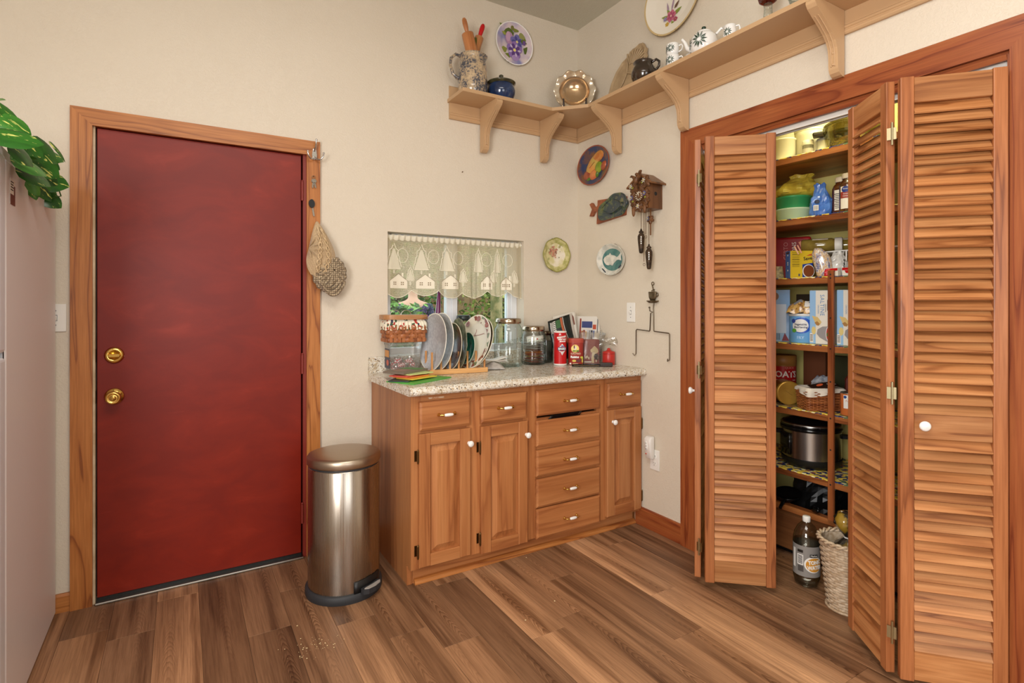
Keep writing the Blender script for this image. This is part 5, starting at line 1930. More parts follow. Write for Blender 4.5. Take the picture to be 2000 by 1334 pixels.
rows = 4
per = rrect(1, 1, .2, 6)
for k in range(rows):
    z = .012 + k * .0215
    w, d = BW + .10 * z, BD + .10 * z
    ring = rrect(w, d, .025, 6)
    # resample ring to 44 points
    segs = [(Vector(ring[i]), Vector(ring[(i + 1) % len(ring)])) for i in range(len(ring))]
    tot = sum((b - a).length for a, b in segs)
    N = 72
    pts = []
    for i in range(N):
        dd = tot * i / N
        for a, b in segs:
            L = (b - a).length
            if dd <= L:
                pts.append(a + (b - a) * (dd / L) if L > 0 else a)
                break
            dd -= L
    bb = MB()
    vs = []
    for i, p in enumerate(pts):
        nrm = p.normalized()
        off = .0048 * sin(2 * PI * i / 6 + PI * k)
        for zz, oo in ((z - .0104, off - .0010), (z - .004, off + .0022), (z + .004, off + .0022), (z + .0104, off - .0010)):
            vs.append((p.x + nrm.x * oo, p.y + nrm.y * oo, zz))
    fs = []
    for i in range(N):
        j = (i + 1) % N
        for q in range(3):
            fs.append((i * 4 + q, j * 4 + q, j * 4 + q + 1, i * 4 + q + 1))
    bb.add(vs, fs, 0, True)
    bb.build('splint', spl, bk)
for i in range(-4, 5):
    for s_ in (-1, 1):
        x = i * BW / 9.5
        MB().box(x - .008, x + .008, s_ * (BD / 2 + .003) - .001, s_ * (BD / 2 + .003) + .001, .002, BH).build('upright_splint', spl, bk)
MB().prism(rrect(BW - .004, BD - .004, .024), .0008, .006, 'z').build('basket_floor', spl, bk)
cloth = NT('berry_print_cloth')
_v = cloth.coords((1, 1, 1), False)
vo = cloth.n('ShaderNodeTexVoronoi')
vo.inputs['Scale'].default_value = 85
cloth.l(_v, vo.inputs['Vector'])
sp_ = cloth.n('ShaderNodeSeparateColor')
cloth.l(vo.outputs['Color'], sp_.inputs[0])
cloth.bsdf(cloth.ramp(sp_.outputs[0], [(0, (236, 228, 206)), (.62, (70, 92, 60)), (.74, (236, 228, 206)), (.82, (176, 52, 44)), (.90, (60, 62, 84)), (.95, (236, 228, 206))], 'CONSTANT'), .8)
cl = MB()


def ruffle(u, v):
    ring = around(0, BW + .012, BD + .012, .03)
    n = len(ring)
    p = u * n
    i = int(p) % n
    f = p - int(p)
    a, b = Vector(ring[i]), Vector(ring[(i + 1) % n])
    q = a + (b - a) * f
    nr = q.normalized()
    o = .010 * sin(u * 2 * PI * 34) * v + .012 * sin(PI * min(1, v * 1.3))
    return (q.x + nr.x * o, q.y + nr.y * o, BH + .030 - .052 * v + .003 * sin(u * 2 * PI * 17 + 1))


ringL = rrect(BW + .012, BD + .012, .03, 6)
# even arc-length table for the ruffle
segs = [(Vector(ringL[i]), Vector(ringL[(i + 1) % len(ringL)])) for i in range(len(ringL))]
tot = sum((b - a).length for a, b in segs)
tab = []
for i in range(240):
    dd = tot * i / 240
    for a, b in segs:
        L = (b - a).length
        if dd <= L and L > 0:
            tab.append(a + (b - a) * (dd / L))
            break
        dd -= L


def ruffle2(u, v):
    q = tab[int(round(u * 240)) % 240]
    nr = q.normalized()
    o = .007 * sin(u * 2 * PI * 40) * v + .010 * sin(PI * min(1, v * 1.2)) - .016 * (1 - v)
    return (q.x + nr.x * o, q.y + nr.y * o, BH + .034 - .058 * v + .003 * sin(u * 2 * PI * 17 + 1) * v)


cl.grid(ruffle2, 240, 6, cu=True)
cl.build('cloth_ruffle', cloth.m, bk)
lidw = wood('basket_lid', (190, 142, 98), (174, 124, 80), (146, 98, 58), axis=0, ring=4, vary=.05)
MB().prism(rrect(BW + .034, BD + .030, .055, 8), BH + .030, BH + .054, 'z').build('lid', lidw, bk, bev=.009, seg=4)
for s_ in (-1, 1):
    MB().tube([(s_ * .03 + .030 * cos(a) * 1.0, .052, BH + .046 + .032 * sin(a)) for a in (PI * i / 12 for i in range(13))], .0022, 6).build('wire_handle', M['chrome'], bk)

# seed packets fanned on the counter corner
def packet(label, loc, rz_, col, top=None, w=.095, h=.135, th=.003, tilt=0, words=None, wc=None, extra=None):
    t_ = thing('seed_packet', label, 'packet', loc, (0, tilt, rz_), 'seed packets on the counter corner')
    MB().box(-w / 2, w / 2, -h / 2, h / 2, 0, th).build('envelope', mat(col, .4), t_, bev=.0006)
    up = lambda u, v, w_: Vector((u, v, th + .0003 + w_))
    if top:
        poly_patch(rect(w * .86, h * .32, 0, h * .28), up, mat(top, .4), t_, 'title_panel')
    if extra:
        poly_patch(oval(w * .34, h * .22, 0, -h * .16, 16), up, mat(extra, .4), t_, 'picture')
    if words:
        lettering(words, .015, lambda u, v, w_: Vector((u, h * .28 + v, th + .0012 + w_)), M['white'] if wc is None else mat(wc, .4), t_)
    return t_


zz = ZC
for args in (('large bright green packet at the bottom of the fan, pointing right', (-1.300, -0.415, zz), R(-62), (86, 168, 70), None, .17, .285, .003),
             ('dark green packet under the fan at its left side', (-1.370, -0.395, zz + .0056), R(-38), (40, 60, 58), None, .10, .19, .003),
             ('packet with a yellow stripe and white edge in the fan', (-1.310, -0.403, zz + .0112), R(-66), (226, 196, 70), None, .11, .17, .003),
             ('orange packet in the middle of the fan', (-1.335, -0.393, zz + .0168), R(-60), (226, 132, 62), None, .105, .15, .003),
             ('pink and red packet in the fan', (-1.357, -0.380, zz + .0224), R(-52), (206, 82, 72), None, .10, .14, .003),
             ('pale packet with light green edge in the fan', (-1.307, -0.373, zz + .0280), R(-70), (196, 214, 140), None, .10, .15, .003)):
    packet(*args[:5], w=args[5], h=args[6], th=.0052)
packet('grey-brown packet with a green title panel on top of the fan', (-1.338, -0.327, zz + .0336), R(-58), (122, 110, 96), (82, 132, 50), .125, .200, .010, extra=(150, 116, 100))

# plate rack and plates
RK = (-1.022, -.232)
RA = R(-6)
rk = thing('plate_rack', 'light wooden dowel rack holding a row of plates', 'rack', (RK[0], RK[1], ZC), RA)
for y in (-.056, .056):
    MB().box(-.165, .165, y - .011, y + .011, .0004, .027).build('base_rail', M['palewood'], rk, bev=.003, seg=2)
for x in (-.15, .15):
    MB().box(x - .009, x + .009, -.045, .045, .004, .020).build('cross_bar', M['palewood'], rk)
dsrc = None
for i in range(7):
    for y in (-.056, .056):
        if dsrc is None:
            dsrc = MB().cyl((0, 0, .02), (0, 0, .118), .0058, n=12).build('dowel', M['palewoodz'], rk, bev=.0015)
            o = dsrc
        else:
            o = dup(dsrc, rk)
        o.location = (-.148 + .0493 * i, y, 0)


def rack_plate(label, u, a, b, mats, lean=0, depth=.022, turn=0, zoff=.020, wave=None, v=0.0, flip=False):
    """a plate standing on edge in the rack, its face towards the left end"""
    x = RK[0] + u * cos(RA) - v * sin(RA)
    y = RK[1] + u * sin(RA) + v * cos(RA)
    t_ = thing('plate', label, 'plate', (x, y, ZC + zoff + b * cos(lean)), (lean, 0, RA - PI / 2 + turn), 'plates in the wooden rack')
    p = MB()
    T = PF
    p.lathe([(0, -.002), (.55, -.002), (.60, .10 * depth), (.985, .85 * depth), (1.0, .95 * depth), (.992, depth)], 48, 0, T, True, a, b, wave, cap=False)
    p.lathe([(.992, depth), (.965, .97 * depth)], 48, 0, T, True, a, b, wave, cap=False)
    p.lathe([(.965, .97 * depth), (.70, .42 * depth)], 48, 1, T, True, a, b, wave, cap=False)
    p.lathe([(.70, .42 * depth), (.64, .22 * depth), (0, .2 * depth)], 48, 2, T, True, a, b, wave, cap=False)
    p.build('dish', mats, t_)
    return t_


wrim = mat((240, 236, 224), .25)
gpl = mat((190, 190, 192), .3, c2=(172, 172, 176), ns=70)
TN = R(11)
rack_plate('large grey-white speckled plate at the left front of the rack', -.104, .150, .155, [wrim, gpl, gpl], R(-7), turn=TN, zoff=.012, depth=.03)
rack_plate('second grey-white speckled plate, just behind the front one in the rack', -.062, .146, .155, [wrim, gpl, gpl], R(-6), turn=TN, zoff=.014, depth=.03)
bm = mat((112, 64, 28), .2, c2=(44, 40, 20), ns=14)
rack_plate('brown and olive glazed plate with cream rim, third in the rack', -.004, .118, .128, [mat((236, 226, 200), .3), bm, bm], R(-6), turn=TN * .8, zoff=.014)
og = mat((108, 112, 88), .14, c2=(146, 142, 118), ns=30)
rack_plate('olive grey pressed glass plate in the middle of the rack', .034, .120, .140, [og, og, og], R(-2), turn=TN * .4, zoff=.014, wave=lambda a, j: .02 * cos(16 * a))
gm = mat((36, 110, 88), .16, c2=(28, 84, 70), ns=26, coat=.4)
rack_plate('small green leaf plate in front of the flowered plate', .078, .080, .088, [mat((206, 214, 190), .2), gm, gm], R(-10), turn=TN * 1.1, zoff=.040, v=-.012)
fw = mat((226, 218, 202), .22)
fpb = NT('transfer_border')
_v = fpb.coords((1, 1, 1), False)
vo = fpb.n('ShaderNodeTexVoronoi')
vo.inputs['Scale'].default_value = 46
fpb.l(_v, vo.inputs['Vector'])
_s = fpb.n('ShaderNodeSeparateColor')
fpb.l(vo.outputs['Color'], _s.inputs[0])
fpb.bsdf(fpb.ramp(_s.outputs[0], [(0, (226, 216, 196)), (.70, (122, 130, 92)), (.8, (226, 216, 196)), (.88, (136, 78, 62))], 'CONSTANT'), .22)
fp = rack_plate('cream plate with flowered border and a thin brown twig, right of the rack', .122, .142, .152, [mat((240, 232, 216), .25), fpb.m, fw], R(-16), turn=TN * 1.5, zoff=.014)
tw = MB()
tw.tube([(-.05, -.0075, .03), (-.02, -.0075, .034), (.02, -.0075, .040), (.06, -.0075, .05)], .0014, 5).tube([(-.02, -.0075, .034), (-.01, -.0075, .055), (-.012, -.0075, .07)], .0012, 5)
tw.build('painted_twig', mat((150, 84, 84), .4), fp)
for cx_, cz_ in ((.0, .132), (-.085, .098), (.085, .098)):
    b_ = MB()
    for i in range(8):
        a = 2 * PI * i / 8
        b_.add([(p[0] * 1, -.0205 - .0002 * i, p[1]) for p in oval(.0075, .006, cx_ + .010 * cos(a), cz_ * .98 + .010 * sin(a), 8)], [tuple(range(8))])
    b_.build('border_rosette', mat((152, 92, 84), .3), fp)
brm = mat((104, 58, 26), .2, c2=(84, 72, 26), ns=10)
rack_plate('brown plate with cream rim, last at the right end of the rack', .140, .138, .146, [mat((240, 234, 214), .25), brm, brm], R(-20), turn=TN * 1.35, zoff=.014)


# glass storage jars
def jar(label, x, y, r, h, lidm, band=None, lid_h=.028, neck=.82, rot=0):
    t_ = thing('glass_jar', label, 'jar', (x, y, ZC), rot)
    hb = h - lid_h
    MB().lathe([(0, .006), (r * .6, .003), (r * .84, .0005), (r * .96, .006), (r, .02), (r, hb * .80), (r * .97, hb * .87), (r * .88, hb * .92), (r * neck, hb * .95), (r * neck, hb)], 44, cap=False).build('glass_body', M['jarglass'], t_)
    MB().lathe([(0, .012), (r * .78, .009), (r * .90, .014)], 36, cap=False).build('glass_base', M['jarglass'], t_)
    MB().lathe([(r * neck + .004, hb - .004), (r * neck + .006, hb), (r * neck + .006, h - .008), (r * neck + .003, h - .001), (r * neck - .004, h), (r * neck - .02, h - .003), (0, h - .003)], 44, cap=False).build('lid', lidm, t_)
    MB().lathe([(r * neck + .0065, hb + .004), (r * neck + .0085, hb + .008), (r * neck + .0065, hb + .012)], 44, cap=False).build('lid_bead', lidm, t_)
    return t_


tin = mat((176, 160, 140), .16, 1.0)
j1 = jar('tallest empty glass jar with metal lid and raised lettering, left of the packet jar', -.618, -.118, .086, .286, tin, rot=R(-10))
lettering('Regener', .052, round_can(.0862, .158, R(2), up=R(9)), M['jarglass'], j1, 'raised_lettering', sx=.85, thick=.003, bold=.001)
MB().tube([Vector(round_can(.0862, .130, R(2), up=R(9))(-.05 + .10 * u, .008 * sin(PI * u), 0)) for u in (i / 12 for i in range(13))], .0022, 6).build('raised_flourish', M['jarglass'], j1)
j2 = jar('middle-sized glass jar filled with orange and white packets', -.432, -.110, .074, .236, tin, neck=.86, rot=R(-12))
lettering('Regener', .046, round_can(.0742, .150, R(4), up=R(9)), M['jarglass'], j2, 'raised_lettering', sx=.85, thick=.003, bold=.001)
j3 = jar('small dark glass jar with metal lid half hidden by the red can', -.312, -.062, .049, .200, mat((92, 80, 66), .2, 1.0), neck=.72, lid_h=.022, rot=0)
MB().lathe([(0, .015), (.044, .016), (.046, .135), (0, .140)], 28).build('dark_filling', mat((78, 80, 70), .5, c2=(56, 58, 50), ns=40), j3)
random.seed(5)
for i in range(11):
    white = i >= 7
    z = ZC + .016 + .0118 * i
    c = (232, 228, 222) if white else [(206, 96, 40), (226, 140, 52), (190, 74, 36), (232, 190, 70)][i % 4]
    lab = ('white paper packet lying on top of the orange ones in the jar' if white else 'orange tea packet in the layers at the bottom of the jar')
    a = thing('drink_packet', lab, 'packet', (-.432 + random.uniform(-.004, .004), -.110 + random.uniform(-.004, .004), z), (random.uniform(-.07, .07), random.uniform(-.08, .08), R(-12) + random.uniform(-.7, .7)), 'white packets in the jar' if white else 'orange packets in the jar')
    g = MB()
    g.grid(lambda u, v: ((u - .5) * .108, (v - .5) * .086, .0034 * sin(PI * u) * sin(PI * v)), 6, 4)
    g.grid(lambda u, v: ((u - .5) * .108, (.5 - v) * .086, -.0034 * sin(PI * u) * sin(PI * v)), 6, 4)
    g.build('sachet', mat(c, .3, c2=tuple(int(q * .86) for q in c), ns=60), a)
wp = thing('drink_packet', 'white packet with a red mark standing upright against the glass in the jar', 'packet', (-.440, -.140, ZC + .158), (R(-30), R(-6), R(-24)))
MB().grid(lambda u, v: ((u - .5) * .105, -.004 * sin(PI * u), (v - .5) * .040 + .003 * sin(6 * u)), 8, 4).build('sachet', M['paper'], wp, solid=.002)
poly_patch(oval(.006, .004, .012, -.006, 10), lambda u, v, w: Vector((u, -.0060 - w, v)), M['red'], wp, 'red_mark')

# jar behind the plates on the window side
jb_ = jar('small jar with dark lid standing on the window sill behind the plates', -.842, .034, .040, .218, mat((40, 50, 48), .3), neck=.9)
jb_.location.z = VZ0 + .0062

# clear zip bags beside the jars
zb = thing('zip_bag', 'crumpled grey clear plastic bag of papers between rack and tall jar', 'bag', (-.772, -.205, ZC), R(-20))
random.seed(9)
cb = [[random.uniform(-1, 1) for _ in range(8)] for _ in range(8)]


def crump(u, v, k=6):
    x, y = u * k, v * k
    i, j = min(int(x), 6), min(int(y), 6)
    fx, fy = x - i, y - j
    return (cb[j][i] * (1 - fx) + cb[j][i + 1] * fx) * (1 - fy) + (cb[j + 1][i] * (1 - fx) + cb[j + 1][i + 1] * fx) * fy


bagm = mat((186, 180, 172), .28, c2=(160, 152, 146), ns=40, coat=.4)
MB().grid(lambda u, v: ((u - .5) * .13, (v - .5) * .10, .003 + .036 * sin(PI * u) ** .7 * sin(PI * v) ** .7 + .008 * abs(crump(u, v)) * sin(PI * u) * sin(PI * v)), 18, 16).build('bag_body', bagm, zb, solid=.001)
g = MB()
for k, (a, zz_) in enumerate(((R(8), .044), (R(-6), .050), (R(14), .056))):
    g.grid(lambda u, v: ((u - .5) * .15 * cos(a) - (v - .5) * .08 * sin(a) + .005, (u - .5) * .15 * sin(a) + (v - .5) * .08 * cos(a) + .015, zz_ + .010 * (u - .5) * k + .005 * sin(5 * u + k)), 6, 3)
g.build('folded_paper', M['paper'], zb, solid=.0012)

# red cardboard can
can = thing('red_can', 'tall red cardboard can with white lettering and mountain badge next to the raisin canister', 'can', (-.318, -.232, ZC), R(-31))
rc = .0385
MB().lathe([(rc, .008), (rc, .200)], 44, cap=False).build('can_body', M['red'], can)
MB().lathe([(0, .0004), (rc + .001, .0004), (rc + .0015, .009), (rc, .0095)], 44, cap=False).build('bottom_rim', M['white'], can)
MB().lathe([(rc, .198), (rc + .001, .200), (rc + .001, .205), (rc - .003, .206), (rc - .005, .202), (0, .202)], 44, cap=False).build('top_rim', M['white'], can)
poly_patch(drect(.006, .190, -.058, .104), round_can(rc, 0), M['white'], can, 'white_seam')
lettering('A', .016, round_can(rc, .188, R(-6)), M['white'], can, bold=.0006)
lettering('SEASONED', .0125, round_can(rc, .171, R(12), up=R(8)), M['white'], can, bold=.0008)
lettering('NEW WAY', .0115, round_can(rc, .157, R(18)), M['white'], can, bold=.0008)
lettering('SNACKS', .0105, round_can(rc, .145, R(20)), M['white'], can, bold=.0008)
f_ = round_can(rc, 0, R(14))
poly_patch([(0, .132), (-.016, .112), (.016, .112)], f_, M['white'], can, 'mountain_badge', div=3)
poly_patch([(-.004, .124), (-.022, .106), (-.006, .112), (.004, .118), (.020, .108), (.008, .121)], round_can(rc + .0004, 0, R(14)), mat((128, 140, 176), .4), can, 'mountain_shade', div=3)
poly_patch(drect(.056, .019, 0, .1005), round_can(rc + .0006, 0, R(14)), mat((38, 44, 92), .4), can, 'name_band', div=3)
lettering('BAGELS', .0165, round_can(rc + .0014, .1005, R(14)), M['white'], can, bold=.0008, sx=.86)
poly_patch([(-.021, .090), (.021, .090), (0, .062)], f_, mat((216, 212, 210), .4), can, 'pointed_badge', div=3)

# raisin canister
ra = thing('raisin_canister', 'red-brown plastic raisin canister with ridged lid and yellow sun badge', 'canister', (-.222, -.262, ZC), R(-31))
rm = mat((158, 50, 40), .4)
b_ = MB()
loft(b_, [[(x * k, y * k, z) for x, y in rrect(.092, .078, .030, 6)] for z, k in ((.0005, .95), (.004, .98), (.136, 1.0))], cap=(True, True))
b_.build('canister_body', rm, ra)
b_ = MB()
loft(b_, [[(x * k, y * k, z) for x, y in rrect(.092, .078, .030, 6)] for z, k in ((.135, 1.0), (.136, 1.05), (.144, 1.05), (.145, 1.03), (.147, 1.05), (.158, 1.05), (.1605, 1.02))], cap=(False, True), sm=False)
b_.build('lid', mat((176, 70, 54), .4), ra)


def fr(z, x=0, off=0, a=0):
    """front of the canister (slightly bowed)"""
    def f(u, v, w):
        X = x + u
        return Vector((X, -.0392 - off - w + max(0, abs(X) - .020) ** 2 * 14, z + v))
    return f


poly_patch(oval(.024, .024, 0, 0, 24), fr(.100, -.008), mat((240, 214, 120), .4), ra, 'sun_badge')
for (x, z, a, b2, c) in ((-.014, .086, .010, .005, (96, 130, 50)), (-.002, .085, .010, .006, (170, 176, 70)), (.009, .086, .008, .005, (96, 130, 50)), (-.008, .104, .009, .012, (236, 226, 210)), (-.013, .110, .004, .011, (120, 40, 34))):
    poly_patch(oval(a, b2, 0, 0, 12), fr(z, x, .0012), mat(c, .4), ra, 'badge_picture')
lettering('SUN-MAID', .0145, fr(.069, -.004), mat((240, 222, 190), .4), ra, sx=.9)
lettering('Raisins', .0185, fr(.049, -.010), M['white'], ra, bold=.0010)
for i in range(16):
    c = [(96, 30, 34), (110, 40, 44), (84, 24, 30)][i % 3]
for (x, z, a, b2, c) in ((-.014, .026, .012, .007, (214, 196, 90)), (.032, .047, .009, .006, (206, 200, 84)), (.036, .038, .007, .005, (170, 170, 60)), (.012, .026, .014, .010, (92, 30, 34)), (.022, .030, .008, .007, (112, 44, 46)), (.036, .024, .004, .010, (214, 196, 90))):
    poly_patch(oval(a, b2, 0, 0, 12), fr(z, x, .0005), mat(c, .4), ra, 'fruit_print')
poly_patch(rect(.010, .009), fr(.009, -.036, .0), M['paper'], ra, 'small_print')
poly_patch(rect(.034, .005), fr(.008, -.006), mat((226, 190, 160), .4), ra, 'small_print')

# boxed cocoa in a clear bag
co_ = thing('cocoa_box', 'dark red box with a pale hooded figure print inside a clear bag', 'box', (-.104, -.262, ZC), R(-31))
MB().box(-.050, .050, -.030, .030, .0008, .150).build('carton', mat((140, 46, 38), .4), co_, bev=.002)
fa = lambda u, v, w: Vector((u, -.0304 - w, v))
fb2 = lambda u, v, w: Vector((u, -.0312 - w, v))
poly_patch([(.020, .112), (-.006, .086), (-.002, .070), (.016, .076), (.034, .066), (.044, .074), (.040, .092)], fa, mat((226, 206, 160), .4), co_, 'pale_hood')
poly_patch([(.006, .074), (.030, .072), (.034, .050), (.016, .030), (.018, .006), (.004, .006), (.000, .030)], fa, mat((230, 212, 172), .4), co_, 'pale_apron')
poly_patch(oval(.016, .020, .032, .044, 14, .3), fb2, mat((64, 36, 26), .4), co_, 'brown_tray')
for x, z in ((-.034, .040), (-.026, .044), (-.016, .036), (.040, .036), (.030, .018)):
    poly_patch(rect(.008, .014, x, z), fb2, mat((226, 210, 180), .4), co_, 'pale_cup')
poly_patch(rect(.046, .008, -.022, .012), fa, M['paper'], co_, 'small_print')
cbg = thing('clear_bag', 'clear plastic bag standing open round the dark red box', 'bag', (-.104, -.262, ZC), R(-31))


def bagw(u, v):
    x, y = rrect(.118, .076, .014, 5)[int(round(u * 24)) % 24]
    k = 1 + .10 * sin(v * 5 + u * 9) * v + .25 * v * v
    return (x * k + .012 * v, y * (1 + .35 * v * v) + .004 * sin(u * 40) * v, .0012 + .192 * v + .016 * sin(u * 13) * v)


MB().grid(bagw, 24, 8, cu=True).build('bag_wall', M['film'], cbg)
rcn = thing('red_canister', 'small plain red canister with a knobbed lid at the right wall', 'canister', (-.052, -.372, ZC))
MB().lathe([(0, .0005), (.036, .0005), (.038, .004), (.038, .076), (.035, .080), (.020, .084), (.010, .090), (.010, .097), (.006, .101), (0, .102)], 36).build('canister_body', mat((184, 44, 36), .32), rcn)
MB().lathe([(.0383, .066), (.0392, .068), (.0383, .070)], 36, cap=False).build('lid_seam', mat((150, 32, 28), .35), rcn)
cb2 = thing('clear_bag', 'loose clear plastic bag crumpled above the small red canister', 'bag', (-.055, -.360, ZC + .103), R(-40))
MB().grid(lambda u, v: ((u - .5) * .105 + .02 * v, (v - .5) * .030 + .008 * crump(u, v), .0012 + .012 * abs(crump(u, v)) + .040 * v + .014 * sin(3 * u)), 12, 10).build('bag_wall', M['film'], cb2)
bt = thing('knife_sharpener', 'long black handled tool lying in front of the canisters', 'tool', (-.208, -.402, ZC), R(-34))
MB().box(-.120, .080, -.014, .014, .0006, .014).build('blade_guard', M['blackgloss'], bt, bev=.003)
MB().box(.045, .120, -.018, .018, .0006, .024).build('grip', mat((40, 26, 18), .35), bt, bev=.004, seg=2)
MB().box(-.110, .040, -.0150, -.0142, .006, .0075).build('edge_line', mat((150, 120, 80), .3, .8), bt)

# magazines and cook book leaning in the corner
for i, (lab, c, x, y, a, tl_, h) in enumerate((('glossy dark magazine with orange stripe, front of the leaning pile', (28, 34, 30), -.195, -.150, -4, 18, .262), ('pale magazine behind the dark one in the leaning pile', (206, 196, 184), -.170, -.136, -6, 17, .270), ('white paper booklet with brown picture, rear of the leaning pile', (226, 220, 208), -.150, -.122, -10, 14, .283))):
    mg = thing('magazine', lab, 'magazine', (x, y, ZC + .027), (R(-9), R(-tl_), R(-16 + a)))
    b_ = MB()
    b_.grid(lambda u, v: ((u - .5) * .150 + .03 * v * v, -.003 * sin(PI * u), h * v), 8, 8)
    b_.build('cover', mat(c, .25), mg, solid=.006)
    if i == 0:
        on = lambda u, v, w: Vector((u + .03 * (v / h) ** 2, -.0052 - w - .003, v))
        st = [(.022 + .020 * t * t - .004, .27 * (1 - t) - .008) for t in (q / 8 for q in range(9))]
        poly_patch([(.006 + .026 * t * t, .258 - .20 * t) for t in (q / 8 for q in range(9))] + [(.020 + .026 * t * t, .258 - .20 * t) for t in (q / 8 for q in range(8, -1, -1))], on, mat((176, 88, 46), .3), mg, 'orange_stripe')
        poly_patch([(.024 + .026 * t * t, .258 - .20 * t) for t in (q / 8 for q in range(9))] + [(.027 + .026 * t * t, .258 - .20 * t) for t in (q / 8 for q in range(8, -1, -1))], on, M['paper'], mg, 'pale_stripe')
        poly_patch(rect(.030, .050, -.010, .225), on, mat((52, 96, 48), .3), mg, 'green_panel')
        for k in range(3):
            poly_patch(rect(.003, .070, -.062 + .007 * k, .212), on, M['paper'], mg, 'print_line')
        for k in range(6):
            poly_patch(rect(.016, .006, -.036, .246 - .011 * k), on, M['paper'], mg, 'title_stroke')
        poly_patch(oval(.020, .010, -.004, .160, 14), on, mat((196, 196, 200), .3), mg, 'pale_picture')
    if i == 2:
        on = lambda u, v, w: Vector((u + .03 * (v / h) ** 2, -.0052 - w - .003, v))
        for k in range(5):
            poly_patch(oval(.0035, .005, -.028 + .011 * k, .270, 8), on, M['ink'], mg, 'title_stroke')
        poly_patch([(.030, .262), (.050, .272), (.062, .250), (.066, .200), (.058, .200), (.052, .240)], on, mat((118, 62, 40), .3), mg, 'brown_picture')
nb = thing('spiral_cookbook', 'white spiral-bound book with a picture of shelved books on its cover', 'book', (-.030, -.135, ZC + .001), (R(-4), 0, WB + R(14)))
MB().box(-.105, .105, -.007, .007, 0, .290).build('cover', M['paper'], nb)
on = lambda u, v, w: Vector((u, -.0073 - w, v))
poly_patch(rect(.012, .15, -.060, .200), on, mat((150, 60, 44), .4), nb, 'picture_spine')
poly_patch(rect(.085, .042, -.006, .236), on, mat((72, 82, 132), .4), nb, 'picture_panel')
poly_patch(rect(.026, .030, .054, .222), on, mat((196, 90, 64), .4), nb, 'picture_panel')
for x, w_, h_, c in ((-.044, .014, .080, (196, 120, 60)), (-.028, .014, .090, (150, 60, 40)), (-.013, .010, .074, (226, 176, 110)), (.003, .012, .090, (206, 206, 210)), (.018, .012, .090, (160, 160, 164)), (.034, .014, .090, (40, 46, 66)), (.050, .012, .086, (90, 110, 170))):
    poly_patch(rect(w_, h_, x, .155), on, mat(c, .4), nb, 'picture_spine')
poly_patch(rect(.008, .09, .078, .23), on, mat((130, 128, 128), .4), nb, 'picture_spine')
sp = MB()
for k in range(24):
    z = .012 + .0117 * k
    sp.tube([(.1035 + .006 * cos(a), .011 * sin(a), z) for a in (2 * PI * q / 10 for q in range(10))], .0016, 5, closed=True)
sp.build('spiral', M['ink'], nb, kind='stuff')

# ---- on the window sill
pot = thing('terracotta_pot', 'small terracotta pot of purple flowers on the window sill between basket and plates', 'plant', (-1.075, -.006 + .040, VZ0 + .0062))
MB().lathe([(0, 0), (.030, 0), (.040, .058), (.044, .058), (.045, .074), (.038, .074), (.036, .06), (0, .06)], 24).build('pot', mat((156, 72, 40), .6), pot)
fl = MB()
random.seed(11)
for i in range(46):
    a, r_, z = random.uniform(0, 6.28), random.uniform(0, .040), random.uniform(.10, .215)
    fl.ell((r_ * cos(a), r_ * sin(a) * .7, z), .008, .006, .009, 6, 4)
fl.build('flower_head', mat((104, 58, 160), .6), pot, kind='stuff')
sm_ = MB()
for i in range(9):
    a = 2 * PI * i / 9
    sm_.tube([(0, 0, .06), (.02 * cos(a), .014 * sin(a), .12), (.034 * cos(a), .022 * sin(a), .19)], .0014, 5)
sm_.build('stem', mat((70, 100, 50), .6), pot)
vs_ = thing('glass_spike', 'tall tapering purple glass spike standing on the window sill', 'ornament', (-1.012, .052, VZ0 + .0062), (0, R(3), 0))
MB().lathe([(0, 0), (.030, 0), (.030, .006), (.016, .018), (.020, .10), (.019, .18), (.010, .34), (.002, .40), (0, .402)], 20).build('spike', mat((96, 20, 76), .12, coat=.5), vs_)

# ================================================================== PANTRY SHELVES
sv = thing('pantry_shelving', 'wooden pantry shelves with flowered liner and a drilled front post', 'shelves')
SX = .33
TOPS = [2.030, 1.716, 1.418, 1.090, .762, .450]
sh0 = None
for z in TOPS:
    if sh0 is None:
        sh0 = MB().box(SX, .775, -2.555, -.905, -.034, -.001).build('shelf_board', M['shelfwood'], sv, bev=.002)
        ln = MB()
        ln.box(SX + .001, .772, -2.55, -.91, -.0008, .0)
        rag = MB()
        n = 120
        pts = [(-2.55 + 1.64 * i / n, -.0015 - .005 * (.5 + .5 * sin(i * 2.3 + .7 * sin(i * 1.1)))) for i in range(n + 1)]
        ln.add([(SX - .0006, p[0], .0) for p in pts] + [(SX - .0012, p[0], p[1]) for p in pts], [(i, i + 1, n + 2 + i, n + 1 + i) for i in range(n)])
        ln.build('shelf_liner', M['liner'], sh0)
        o = sh0
    else:
        o = dup(sh0, sv)
    o.location = (0, 0, z)
ps = MB().box(SX - .017, SX - .0015, -1.524, -1.497, .265, 1.445).build('front_post', M['postwood'], sv, bev=.002)
hb = MB()
for z in (1.425, 1.408, 1.075, .748, .436, 1.22, .92, .60):
    hb.lathe([(.0042, 0), (0, .0006)], 10, T=tl(SX - .0174, -1.511, z) @ ry(-PI / 2))
hb.build('peg_hole', M['ink'], ps)
MB().box(SX - .032, SX - .0015, -2.50, -2.46, .265, 1.445).build('front_post', M['postwood'], sv, bev=.002)
bn = thing('wooden_bin', 'low brown wooden bin with rail edge on the pantry floor under the shelves', 'bin', (0, 0, 0))
bx = wood('bin_board', (134, 88, 52), (114, 70, 40), (86, 50, 28), axis=1, ring=3, vary=.04)
MB().box(.358, .376, -2.4, -.93, .035, .232).build('front_board', bx, bn)
MB().box(.335, .382, -2.4, -.93, .232, .262).build('top_rail', M['shelfwood'], bn, bev=.003)
